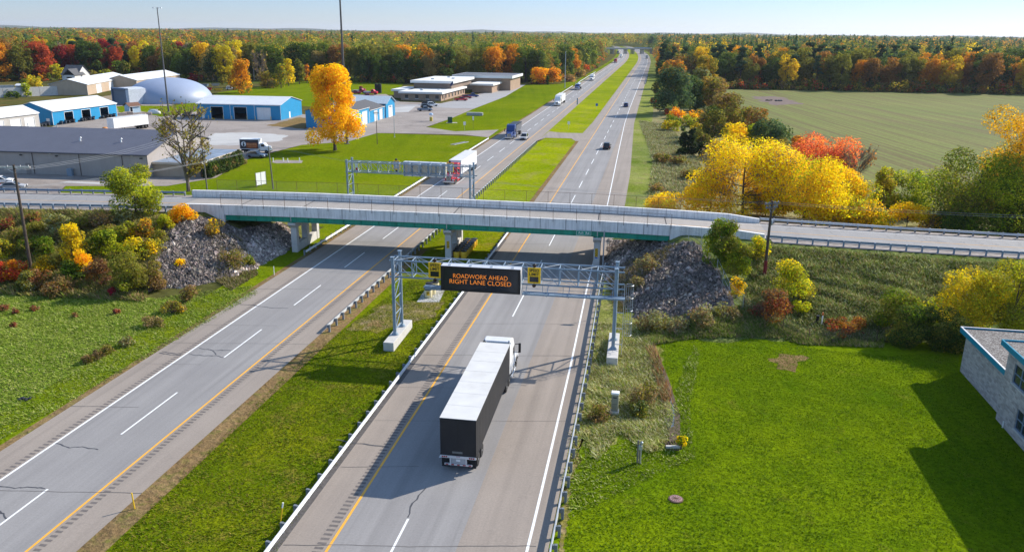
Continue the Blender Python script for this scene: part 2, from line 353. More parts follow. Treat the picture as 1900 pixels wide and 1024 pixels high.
# yard
sheet('yard', [(-300, 345), (-300, 262), (0, 252), (70, 243), (98, 235), (215, 190), (205, 176), (245, 172), (300, 190), (366, 205), (560, 212), (600, 215), (652, 228), (712, 205), (690, 190), (640, 190), (640, 176), (716, 175), (742, 189), (818, 192), (880, 178), (930, 158), (976, 157), (938, 179.5), (877, 203), (836, 220.5), (790, 236), (845, 244), (925, 241), (906, 255), (860, 250), (735, 247.5), (700, 247), (645, 263), (560, 269), (500, 284), (462, 294), (400, 330), (310, 345)], -.014, p_yard)
sheet('yard_grass', [(216, 198), (222, 211), (262, 206), (285, 214), (300, 217), (330, 212), (366, 207), (366, 190), (310, 197), (240, 196)], -.008, g_lawn2, jit=.4)
sheet('dry_yard_grass', [(495, 233), (555, 218), (590, 222), (566, 240)], -.008, g_dry, jit=.5)
sheet('soil_yard', [(-300, 250), (0, 240), (120, 188), (215, 176), (205, 190), (100, 206), (40, 226)], -.011, M('bare_yard_soil', (.25, .19, .12), .95, .25, .25))
sheet('concrete_apron', [(365, 268), (400, 247), (470, 246), (535, 252), (520, 262), (430, 270)], -.008, p_conc, jit=.5)
sheet('concrete_pad', [(733, 209), (733, 199), (772, 197), (758, 208)], -.006, p_conc)
sheet('office_parking', [(735, 195), (820, 192.5), (882, 180), (930, 159), (975, 157.6), (937, 179.5), (880, 201.5), (845, 201), (735, 197)], -.009, p_park)
sheet('dirt_lot', [(-200, 362), (-200, 328), (110, 333), (128, 340), (96, 366)], -.02, M('dirt_lot_gravel', (.20, .17, .15), .95, .3, .4, bump=.5, bs=8))
sheet('footpath', [(110, 338.5), (128, 336), (206, 339.5), (203, 342.5)], -.012, p_conc)
sheet('median_pad', [(773, 560), (790, 535), (830, 528), (815, 560)], -.012, p_conc)
sheet('bare_lawn_patch', [(1424, 664), (1445, 655), (1490, 658), (1502, 663), (1478, 670), (1476, 690), (1462, 686), (1440, 684)], -.035, g_dry, jit=.5)
# motorway
road_strip('left_carriageway', LOUT, LIN, 0.0, p_shld)
road_strip('left_lanes', LW - .12, LY + .12, .006, p_lane)
road_strip('right_carriageway', RIN, ROUT, 0.0, p_shld)
road_strip('right_lanes', RY - .12, RSEAM, .006, p_lane)
sheet('crossover', [(1019, 244), (1040, 246.5), (1081, 247.5), (1098, 229), (1104, 233), (1090, 262), (1068, 262), (1060, 257), (1012, 256), (995, 262), (988, 268)], -.004, p_shld)
road_strip('drain_gravel_edge', RIN - .35, RIN + .1, .004, M('dark_edge_gravel', (.10, .09, .085), .95, .3, 3), 15, 118)
road_strip('left_edge_line', LW - .09, LW + .09, .012, m_white)
road_strip('left_yellow_line', LY - .09, LY + .09, .012, m_yell)
road_strip('right_yellow_line', RY - .09, RY + .09, .012, m_yell)
road_strip('right_edge_line', lambda Y: RW(Y) - .09, lambda Y: RW(Y) + .09, .012, m_white)
mb = MB(); mb2 = MB()
for off, start in ((LD, 40.6), (RD, 37.55)):
    for i in range(-2, 90):
        Y = start + 15.4 * i
        if Y < 16: continue
        V = []
        for yy in (Y, Y + 3.8, Y + 7.6):
            for e in (-.075, .075): V.append((rx(yy, off) + e, yy, .012))
        mb.add(V, [(0, 1, 3, 2), (2, 3, 5, 4)])
tag(mb.build('lane_dashes', m_white), kind='structure')
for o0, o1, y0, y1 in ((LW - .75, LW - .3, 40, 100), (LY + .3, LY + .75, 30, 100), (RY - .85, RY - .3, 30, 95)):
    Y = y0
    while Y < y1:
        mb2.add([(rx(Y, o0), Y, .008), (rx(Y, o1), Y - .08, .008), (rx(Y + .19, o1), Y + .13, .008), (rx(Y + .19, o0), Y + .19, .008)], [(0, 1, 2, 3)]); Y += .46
tag(mb2.build('rumble_strips', m_rumb), kind='structure')  # flat dark bars on the asphalt, groove shade painted in
mb = MB()
for line in ([(0, 901), (30, 905), (62, 903), (84, 906)], [(103, 822), (130, 830), (152, 829), (182, 834)], [(295, 655), (318, 658), (337, 658)], [(301, 652), (330, 656), (338, 655)],
             [(350, 657), (375, 660), (400, 660), (415, 663)], [(368, 646), (395, 650), (428, 650)], [(395, 650), (400, 658)], [(470, 567), (500, 571), (535, 572)], [(445, 565), (470, 566), (475, 567)],
             [(0, 948), (12, 962)], [(625, 815), (660, 822), (720, 828)], [(758, 960), (760, 940), (790, 905)]):
    pts = [Vector(G(*p)) for p in line]; fine = []
    for a, b in zip(pts, pts[1:]):
        for t in range(5): fine.append(a.lerp(b, t / 5) + Vector((rnd.uniform(-.07, .07), rnd.uniform(-.07, .07), 0)))
    fine.append(pts[-1])
    for a, b in zip(fine, fine[1:]):
        d = (b - a).normalized(); nn = Vector((-d.y, d.x, 0)) * rnd.uniform(.035, .07)
        mb.add([(a + nn).to_tuple()[:2] + (.0145,), (a - nn).to_tuple()[:2] + (.0145,), (b - nn).to_tuple()[:2] + (.0145,), (b + nn).to_tuple()[:2] + (.0145,)], [(0, 1, 2, 3)])
tag(mb.build('road_cracks', m_tar), kind='structure')
mb = MB(); r_ = random.Random(12)   # faint transverse joints and repaired cracks
for oa, ob, y0 in ((LOUT, LIN, 34), (RIN + .2, -5.6, 33)):
    Y = y0
    while Y < 260:
        x = oa; off = 0.0; w_ = r_.uniform(.012, .03); full = r_.random() < .6; xe = ob if full else oa + (ob - oa) * r_.uniform(.3, .6)
        while x < xe:
            n_ = min(x + .7, xe); o2 = off + r_.uniform(-.06, .06); mb.add([(rx(Y, x), Y + off - w_, .0135), (rx(Y, n_), Y + o2 - w_, .0135), (rx(Y, n_), Y + o2 + w_, .0135), (rx(Y, x), Y + off + w_, .0135)], [(0, 1, 2, 3)]); x, off = n_, o2
        Y += r_.uniform(5, 13)
tag(mb.build('pavement_joints', M('worn_joint', (.13, .118, .11), .9, .2)), kind='structure')
# ---------------------------------------------------------------- overpass line and embankments
BA = np.array([-30.62, 109.28]); BD = np.array([.9921, -.1254]); BN = np.array([.1254, .9921]); BROT = math.atan2(BD[1], BD[0])
def SW(s, w, z=0.0): p = BA + BD * s + BN * w; return (float(p[0]), float(p[1]), float(z))
ROADZ = pw([(-260, 2.2), (-130, 3.9), (-44, 5.0), (-14, 5.5), (0, 5.6), (20, 5.48), (42, 5.27), (52, 5.03), (60, 4.75), (71.5, 4.35), (82, 4.05), (95, 3.75), (180, 2.0), (300, .6)])
_zs = np.array([-260, -130, -44, -14, 0, 20, 42, 52, 60, 71.5, 82, 95, 180, 300.]); _zv = np.array([ROADZ(s) for s in _zs])
W0, W1 = -1.3, 11.0
def emb_z(X, Y, rough=True):
    X = np.asarray(X, float); Y = np.asarray(Y, float)
    s = (X - BA[0]) * BD[0] + (Y - BA[1]) * BD[1]; w = (X - BA[0]) * BN[0] + (Y - BA[1]) * BN[1]
    left = s < 21; dx = np.where(left, s + 9.6, 51.6 - s); dx = np.maximum(dx, 0)
    T = np.interp(s, _zs, _zv) - .12
    T = np.where(dx > 0, 4.05, T)
    T = np.minimum(T, 4.05 + np.maximum(0, np.where(left, -9.6 - s, s - 51.6)) * .5)
    k = np.where(left, 4.0, 5.0)
    dy = np.where(w < W0, (W0 - w) / k, np.maximum(0, w - W1) / 2.6)
    e = np.sqrt((dx / 1.95) ** 2 + dy ** 2)
    z = T - e
    if rough: z = z + np.minimum(1, e * 1.5) * (.16 * np.sin(X * .9 + 1.3 * np.sin(Y * .5)) * np.cos(Y * .8 + .6 * np.sin(X * .35)) + .07 * np.sin(X * 2.7) * np.sin(Y * 2.9))
    return z
def terr(x, y): return max(0.0, float(emb_z(x, y)))
def GT(px, py):   # the photograph's point on the ground or on an embankment slope
    d = ray(px, py); t = 20.0
    while t < 4000:
        p = EYE + d * t
        if p[2] <= terr(p[0], p[1]): break
        t += .25 if t < 260 else 4
    return p
RIP_L = [(303, 424), (330, 418), (366, 404), (400, 406), (440, 428), (520, 413), (556, 440), (560, 472), (515, 500), (480, 520), (440, 548), (345, 566), (255, 560), (285, 500), (300, 455)]
RIP_R = [(1110, 500), (1118, 445), (1240, 452), (1250, 455), (1288, 450), (1335, 515), (1356, 568), (1290, 590), (1235, 612), (1170, 615), (1160, 590), (1140, 580), (1120, 540)]
m_ripbase = M('stone_bed', (.11, .092, .08), .95, .45, 2.2, bump=1.0, bs=3.5)
def embank(name, s0, s1, gm, rip):
    ss = np.arange(s0, s1 + .1, .8 if s1 - s0 < 160 else 1.0); ws = np.arange(-34, 27.1, .75)
    A = np.array([[BA + BD * s + BN * w for s in ss] for w in ws]); X, Y = A[..., 0], A[..., 1]
    Z = emb_z(X, Y); Z = np.maximum(Z, -.3); ni, nj = Z.shape
    mb = MB(); mb.v = [tuple(p) for p in np.stack([X, Y, Z], 2).reshape(-1, 3).tolist()]
    P = np.stack([X, Y, Z], 2).reshape(-1, 3); ins = inpoly(PXA(P), rip)
    for i in range(ni - 1):
        for j in range(nj - 1):
            f = (i * nj + j, i * nj + j + 1, (i + 1) * nj + j + 1, (i + 1) * nj + j)
            if max(Z.flat[q] for q in f) <= -.29: continue
            mb.f.append(f); mb.m.append(1 if sum(ins[q] for q in f) >= 2 else 0)
    o = mb.build(name, [gm, m_ripbase], smooth=True); return tag(o, kind='structure')
embank('left_embankment', -110, 1, g_bank, RIP_L)
embank('right_embankment', 41, 190, g_bankR, RIP_R)
def band(name, s0, s1, w0, w1, dz, mat, step=3.0):
    mb = MB(); n = max(1, int(abs(s1 - s0) / step)); V = []
    for i in range(n + 1):
        s = s0 + (s1 - s0) * i / n
        for w in (w0, w1): V.append((s, w, ROADZ(s) + dz))
    mb.add(V, [(2 * i, 2 * i + 1, 2 * i + 3, 2 * i + 2) for i in range(n)])
    o = mb.build(name, mat); o.location = (BA[0], BA[1], 0); o.rotation_euler = (0, 0, BROT); return tag(o, kind='structure')
m_gravel = M('shoulder_gravel', (.27, .235, .21), .95, .3, 1.5, bump=.6, bs=9)
for nm, s0, s1 in (('left_overpass', -150, -18.0), ('right_overpass', 64.5, 240)):
    band(nm + '_gravel', s0, s1, -1.25, 10.95, -.06, m_gravel)
    band(nm + '_road', s0, s1, .7, 8.9, .0, p_over)
band('left_approach_slab', -18.0, -9.6, .35, 9.25, .004, p_deck); band('right_approach_slab', 51.6, 64.5, .35, 9.25, .004, p_deck)
for s0, s1 in ((-150, -9.7), (51.7, 240)):
    band('overpass_yellow_line', s0, s1, 4.6, 4.72, .012, m_yell); band('overpass_edge_line', s0, s1, 1.15, 1.25, .012, m_white); band('overpass_edge_line', s0, s1, 8.35, 8.45, .012, m_white)
# ---------------------------------------------------------------- loose rock on the two abutment slopes: one uncountable mass each
def pale_px(q): return np.where(q[:, 0] < 950, q[:, 0] + .5 * (q[:, 1] - 470) > 452, (q[:, 0] < 1165 + .9 * (480 - q[:, 1])) & (q[:, 1] < 560))
def rocks(name, rip, s0, s1, n, seed, lab, mat):
    g = np.random.default_rng(seed); S = g.uniform(s0, s1, n * 14); W = g.uniform(-27, 16, n * 14)
    P = BA + S[:, None] * BD + W[:, None] * BN; Z = emb_z(P[:, 0], P[:, 1]); ok = Z > -.15
    P3 = np.concatenate([P, Z[:, None]], 1)[ok]; P3 = P3[inpoly(PXA(P3), rip)][:n]; n = len(P3)
    base = np.array([(1, 0, 0), (0, 1, 0), (-1, 0, 0), (0, -1, 0), (0, 0, 1), (0, 0, -1)], float)
    tri = np.array([(0, 1, 4), (1, 2, 4), (2, 3, 4), (3, 0, 4), (1, 0, 5), (2, 1, 5), (3, 2, 5), (0, 3, 5)])
    sz = np.clip(g.lognormal(-2.25, .5, (n, 1, 1)), .045, .36) * g.uniform(.6, 1.3, (n, 1, 3)); V = base[None] * (1 + g.uniform(-.35, .35, (n, 6, 1))) * sz
    a = g.uniform(0, 6.28, n); b = g.uniform(-.6, .6, n); ca, sa, cb, sb = np.cos(a), np.sin(a), np.cos(b), np.sin(b)
    x, y, z = V[..., 0], V[..., 1], V[..., 2]; y, z = y * cb[:, None] - z * sb[:, None], y * sb[:, None] + z * cb[:, None]
    x, y = x * ca[:, None] - y * sa[:, None], x * sa[:, None] + y * ca[:, None]
    V = np.stack([x, y, z], 2) + P3[:, None, :] + np.array([0, 0, .06])
    F = V[:, tri, :].reshape(-1, 3); pale = np.where(pale_px(PXA(P3)), 1.35, .62)[:, None]
    c = np.repeat(np.clip(g.lognormal(0, .5, (n, 1)), .3, 3.2) * pale * (1 + g.uniform(-.06, .06, (n, 3))), 8, 0)
    o = np_mesh(name, F, 3, mat, c); return tag(o, lab, 'rocks', kind='stuff')
def tint_mat(name, base, rough=.9, trans=0.0, tcol=(1, 1, 1)):
    m, nt, b, out = newmat(name); k = NT(nt)
    a = k.n('ShaderNodeAttribute', attribute_name='tint'); oi = k.n('ShaderNodeObjectInfo')
    c = k.mix(1.0, a.outputs['Color'], base, 'MULTIPLY'); c = k.mix(1.0, c, oi.outputs['Color'], 'MULTIPLY')
    k.link(c, b.inputs['Base Color']); b.inputs['Roughness'].default_value = rough; b.inputs['Specular IOR Level'].default_value = .15
    if trans:
        t = k.n('ShaderNodeBsdfTranslucent'); k.link(k.mix(1.0, c, tcol, 'MULTIPLY'), t.inputs['Color'])
        x = k.n('ShaderNodeMixShader'); x.inputs[0].default_value = trans
        k.link(b.outputs[0], x.inputs[1]); k.link(t.outputs[0], x.inputs[2]); k.link(x.outputs[0], out.inputs[0])
    return m
m_rock = tint_mat('broken_limestone', (.26, .215, .185))
rocks('riprap', RIP_L, -24, 1.5, 26000, 3, 'grey broken rock covering the slope under the left end of the bridge', m_rock)
rocks('riprap', RIP_R, 42, 66, 26000, 4, 'dark broken rock covering the slope under the right end of the bridge', m_rock)
# ---------------------------------------------------------------- ditch
mw, nt, b, out = newmat('ditch_water'); b.inputs['Base Color'].default_value = (.10, .11, .12, 1); b.inputs['Roughness'].default_value = .12
sheet('ditch_water', [(1232, 745), (1246, 738), (1250, 752), (1252, 770), (1250, 790), (1240, 795), (1232, 778), (1240, 765)], -.01, mw)
sheet('ditch_mud', [(1205, 640), (1214, 640), (1240, 700), (1262, 770), (1262, 835), (1234, 834), (1236, 790), (1225, 745), (1212, 690)], -.03, M('ditch_mud', (.10, .07, .045), .9, .3, 2))
# ================================================================ overpass bridge
m_conc = M('weathered_concrete', (.40, .405, .41), .9, .12, .8, bump=.25, bs=12, streak=.55, dirt=(.24, .235, .23))
m_para = M('whitish_parapet_concrete', (.78, .77, .75), .9, .06, .8, bump=.25, bs=12, streak=.5, dirt=(.55, .53, .50))
m_conc2 = M('pale_new_concrete', (.52, .50, .47), .9, .10, 1.2, bump=.2, bs=15, dirt=(.36, .34, .31))
m_green = M('green_girder_paint', (.012, .30, .20), .45, .12, 1.0, streak=.45, dirt=(.05, .19, .13))
m_galv = M('galvanised_steel', (.42, .45, .48), .45, .12, 3.0, metal=.55, spec=.5)
m_gblue = M('blue_grey_steel_paint', (.22, .29, .36), .5, .15, 1.5, metal=.15, streak=.2)
m_black = M('black_plastic', (.012, .012, .013), .5, .2)
m_dark = M('dark_rubber', (.018, .018, .019), .85, .25)
m_joint = M('dark_joint_filler', (.05, .045, .045), .9, .2)
m_rust = M('rusty_brown_steel', (.12, .07, .045), .85, .3, 4)
m_wood = M('weathered_pole_wood', (.085, .062, .048), .9, .3, 3.0, bump=.4, bs=25)
m_woodg = M('grey_weathered_wood', (.17, .155, .135), .9, .3, 3.0, bump=.4, bs=25)
m_signy = M('yellow_sign_face', (.95, .56, .010), .45, .05)
m_signw = M('white_sign_face', (.78, .78, .76), .5, .06)
m_wire = M('grey_wire', (.30, .31, .32), .5, .1)
def wire_mesh_mat(name, col, open_):
    m, nt, b, out = newmat(name); k = NT(nt)
    w1 = k.n('ShaderNodeTexWave', wave_type='BANDS', bands_direction='DIAGONAL'); w1.inputs['Scale'].default_value = 6.0
    w2 = k.n('ShaderNodeTexWave', wave_type='BANDS', bands_direction='DIAGONAL'); w2.inputs['Scale'].default_value = 6.0
    v = k.scaled((1, 1, 1)); k.link(v, w1.inputs['Vector']); v2 = k.scaled((1, 1, -1)); k.link(v2, w2.inputs['Vector'])
    h = k.math('MAXIMUM', w1.outputs['Fac'], w2.outputs['Fac']); a = k.fr(h, open_, open_ + .02)
    b.inputs['Base Color'].default_value = rgba(col); b.inputs['Metallic'].default_value = .4; b.inputs['Roughness'].default_value = .5
    k.link(a, b.inputs['Alpha']); return m
m_link = wire_mesh_mat('chain_link', (.30, .32, .32), .985)

def text_mesh(name, body, size, mat, parent, loc, rot, depth=.004, align='CENTER', sx=1.0, off=0.0):
    cu = bpy.data.curves.new(name, 'FONT'); cu.body = body; cu.size = size; cu.align_x = align; cu.align_y = 'CENTER'; cu.extrude = depth; cu.offset = off
    t = bpy.data.objects.new('tmp', cu); COL.objects.link(t); bpy.context.view_layer.update()
    me = bpy.data.meshes.new_from_object(t.evaluated_get(bpy.context.evaluated_depsgraph_get()))
    bpy.data.objects.remove(t); bpy.data.curves.remove(cu); me.name = name; me.materials.clear(); me.materials.append(mat)
    o = bpy.data.objects.new(name, me); COL.objects.link(o); o.parent = parent; o.location = loc; o.rotation_euler = rot; o.scale = (sx, 1, 1); return o

bridge = thing('overpass_bridge', 'concrete and green steel road bridge crossing over both carriageways of the motorway', 'bridge', (BA[0], BA[1], 0), BROT)
def slab(mb, s0, s1, w0, w1, z0, z1, step=4.0):   # follows the road profile
    n = max(1, int(math.ceil((s1 - s0) / step)))
    for i in range(n):
        a, b = s0 + (s1 - s0) * i / n, s0 + (s1 - s0) * (i + 1) / n; za, zb = ROADZ(a), ROADZ(b)
        f0 = z0 if callable(z0) else (lambda s, q=z0: ROADZ(s) + q)
        f1 = z1 if callable(z1) else (lambda s, q=z1: ROADZ(s) + q)
        mb.hexa([(a, w0, f0(a)), (b, w0, f0(b)), (b, w1, f0(b)), (a, w1, f0(a)), (a, w0, f1(a)), (b, w0, f1(b)), (b, w1, f1(b)), (a, w1, f1(a))])
SA, SB = -9.6, 51.6
mb = MB(); slab(mb, SA, SB, .152, 9.448, -.40, 0.0); mb.build('deck', p_deck, bridge)
for s in (SA + .15, -.05, 21.9, 42.1, SB - .29): mb = MB(); slab(mb, s, s + .14, .4, 9.2, .001, .006, 1); mb.build('expansion_joint', m_joint, bridge)
def parapet(w0, w1, ends, zbot):
    mb = MB(); js = [SA + i * (SB - SA) / 18 for i in range(19)]
    for i, (a, b) in enumerate(zip(js, js[1:])):
        slab(mb, a + .025, b - .025, w0, w1, zbot, .93); slab(mb, a + .025, b - .025, w0 - .03, w1 + .03, .93, 1.0)   # panel and coping
    o = mb.build('parapet', m_para, bridge); fl = MB(); slab(fl, SA, SB, w0 + .03, w1 - .03, zbot + .03, .97); fl.build('joint_filler', m_joint, o)
    for (a, b, zb) in ends:
        m2 = MB(); top = (lambda s: ROADZ(s) + (1.0 if s < 56 else 1.0 - max(0, s - 60) * .09)) if a > 0 else (lambda s: ROADZ(s) + 1.0)
        n = max(1, round((b - a) / 4.1)); st = (b - a) / n
        for i in range(n): slab(m2, a + st * i + .02, a + st * (i + 1) - .02, w0 - .015, w1 + .015, (lambda s, z=zb: ROADZ(s) + z), top)
        m2.build('wing_wall', m_para, bridge)
    return o
parapet(-.30, .15, [(-15.2, SA, -2.6), (SB, 63.6, -2.9)], -.42)
parapet(9.45, 9.90, [(-19.5, SA, -2.6), (SB, 64.5, -2.9)], -.42)
for w in (.06, 2.4, 4.8, 7.2, 9.54):
    mb = MB(); slab(mb, SA + .05, SB - .05, w - .02, w + .02, -1.14, -.40); slab(mb, SA + .05, SB - .05, w - .2, w + .2, -1.18, -1.12); slab(mb, SA + .05, SB - .05, w - .2, w + .2, -.46, -.402)
    for s in np.arange(SA + 2, SB, 2.5): slab(mb, s, s + .03, w - .17, w + .17, -1.12, -.46, 9)
    mb.build('girder', m_green, bridge)
for s in np.arange(SA + 3, SB - 2, 6.0):
    mb = MB()
    for a, b in zip((.06, 2.4, 4.8, 7.2), (2.4, 4.8, 7.2, 9.54)): mb.bar((s, a, ROADZ(s) - 1.0), (s, b, ROADZ(s) - .6), .09); mb.bar((s, a, ROADZ(s) - .6), (s, b, ROADZ(s) - 1.0), .09)
    mb.build('cross_bracing', m_green, bridge)
for sp in (0.0, 21.95, 42.2):
    zt = ROADZ(sp) - 1.32
    mb = MB(); h = .55
    mb.extr([(-.15, zt - .30), (.35, zt - .74), (9.25, zt - .74), (9.75, zt - .30), (9.75, zt), (-.15, zt)], sp - h, sp + h); pier = mb.build('pier', m_conc2, bridge, bev=.03)
    for w in (.9, 4.8, 8.7): mb = MB(); mb.box(sp - .42, w - .45, -.3, sp + .42, w + .45, zt - .742); mb.build('column', m_conc2, pier, bev=.04)
    for wa, wb in ((1.36, 4.34), (5.26, 8.24)): mb = MB(); mb.box(sp - .36, wa, -.3, sp + .36, wb, 1.15); mb.build('crash_wall', m_conc2, pier, bev=.03)
    for w in (.06, 2.4, 4.8, 7.2, 9.54): mb = MB(); mb.box(sp - .22, w - .16, zt + .002, sp + .22, w + .16, zt + .14); mb.build('bearing', m_green, pier)
for s0, s1 in ((SA - 1.1, SA - .02), (SB + .02, SB + 1.1)):
    mb = MB(); mb.box(s0, .17, 1.8, s1, 9.43, ROADZ((s0 + s1) / 2) - .45); mb.build('abutment', m_conc, bridge, bev=.03)
mb = MB(); mb.tube([(43.1, -.42, 5.0), (43.1, -.42, 1.0), (43.1, -.42, .1)], .09, 8); mb.build('drain_pipe', m_galv, bridge, smooth=True)
for sp in (.05, 21.95, 42.2):
    mb = MB(); mb.box(sp - .05, -.34, ROADZ(sp) - 1.12, sp + .05, -.301, ROADZ(sp) - .44); mb.build('joint_cover', m_galv, bridge)
# chain-link fence standing on each parapet
def link_fence(name, label, s0, s1, w, h, step, group=None):
    t = thing(name, label, 'fence', (BA[0], BA[1], 0), BROT); n = int((s1 - s0) / step); me = None
    for i in range(n + 1):
        s = s0 + (s1 - s0) * i / n
        if me is None:
            mb = MB(); mb.tube([(0, 0, 0), (0, 0, h)], .028, 6); o = mb.build('post', m_rust, t); me = o
        else: o = me.copy(); COL.objects.link(o); o.parent = t
        o.location = (s, w, ROADZ(s) + .6)
    mb = MB(); V = []
    for i in range(n): a, b = s0 + (s1 - s0) * i / n, s0 + (s1 - s0) * (i + 1) / n; mb.tube([(a, w, ROADZ(a) + .6 + h - .03), (b, w, ROADZ(b) + .6 + h - .03)], .02, 5); mb.tube([(a, w, ROADZ(a) + 1.1), (b, w, ROADZ(b) + 1.1)], .012, 4)
    mb.build('rail', m_rust, t)
    mb = MB()
    for i in range(n + 1): s = s0 + (s1 - s0) * i / n; V += [(s, w + .015, ROADZ(s) + 1.02), (s, w + .015, ROADZ(s) + .6 + h - .05)]
    mb.add(V, [(2 * i, 2 * i + 2, 2 * i + 3, 2 * i + 1) for i in range(n)]); mb.build('wire_mesh', m_link, t)
    return t
link_fence('chain_link_fence', 'low rusty chain-link fence along the near parapet of the bridge', SA - .3, SB + .1, -.40, 1.9, 3.05)
link_fence('chain_link_fence', 'chain-link fence along the far parapet of the bridge', SA - 6, SB + 2, 10.02, 2.0, 3.05)
# road name sign on the girder
t = thing('road_name_sign', 'small green road name sign fixed to the green bridge girder', 'sign', SW(40.4, -.48, ROADZ(40) - .68), BROT)
mb = MB(); mb.box(-1.0, -.02, -.33, 1.0, .02, .33); mb.build('panel', M('green_sign_face', (.0, .26, .17), .5, .05), t)
mb = MB()
for a in ((-.97, -.30, .97, -.265), (-.97, .265, .97, .30), (-.97, -.265, -.935, .265), (.935, -.265, .97, .265)): mb.box(a[0], -.026, a[1], a[2], -.021, a[3])
mb.build('border', m_signw, t); text_mesh('lettering', 'Ash  Rd', .46, m_signw, t, (0, -.024, 0), (math.pi / 2, 0, 0))
m_haz = None
def hazard_marker(label, p, rz, w=.36, h=1.0, group=None):
    t = thing('hazard_marker', label, 'sign', p, rz); mb = MB(); mb.box(-w / 2, -.02, -h / 2, w / 2, .0, h / 2); mb.build('panel', m_signy, t)
    mb = MB(); n = 5; st = h / n
    for i in range(-1, n):
        z = -h / 2 + i * st; P = [(-w / 2 + .01, z + .02), (w / 2 - .01, z + .02 + w * .9), (w / 2 - .01, z + .02 + w * .9 + st * .5), (-w / 2 + .01, z + .02 + st * .5)]
        P = [(x, min(max(zz, -h / 2 + .01), h / 2 - .01)) for x, zz in P]
        if P[0][1] < P[3][1] or P[1][1] < P[2][1]: mb.extr(P, -.026, -.0215, 'xz')
    mb.build('stripes', m_black, t); return t
hazard_marker('striped hazard plate on the middle pier of the bridge', SW(21.95, .43, 2.0), BROT)
hazard_marker('striped hazard plate on the right pier of the bridge', SW(42.15, .43, 1.75), BROT, .38, 1.15)
t = thing('object_marker_plate', 'small blue plate under the striped hazard plate on the right pier', 'sign', SW(42.15, .43, 1.05), BROT); mb = MB(); mb.box(-.17, -.03, -.07, .17, 0, .07); mb.build('panel', M('blue_plate', (.01, .09, .45), .5), t)

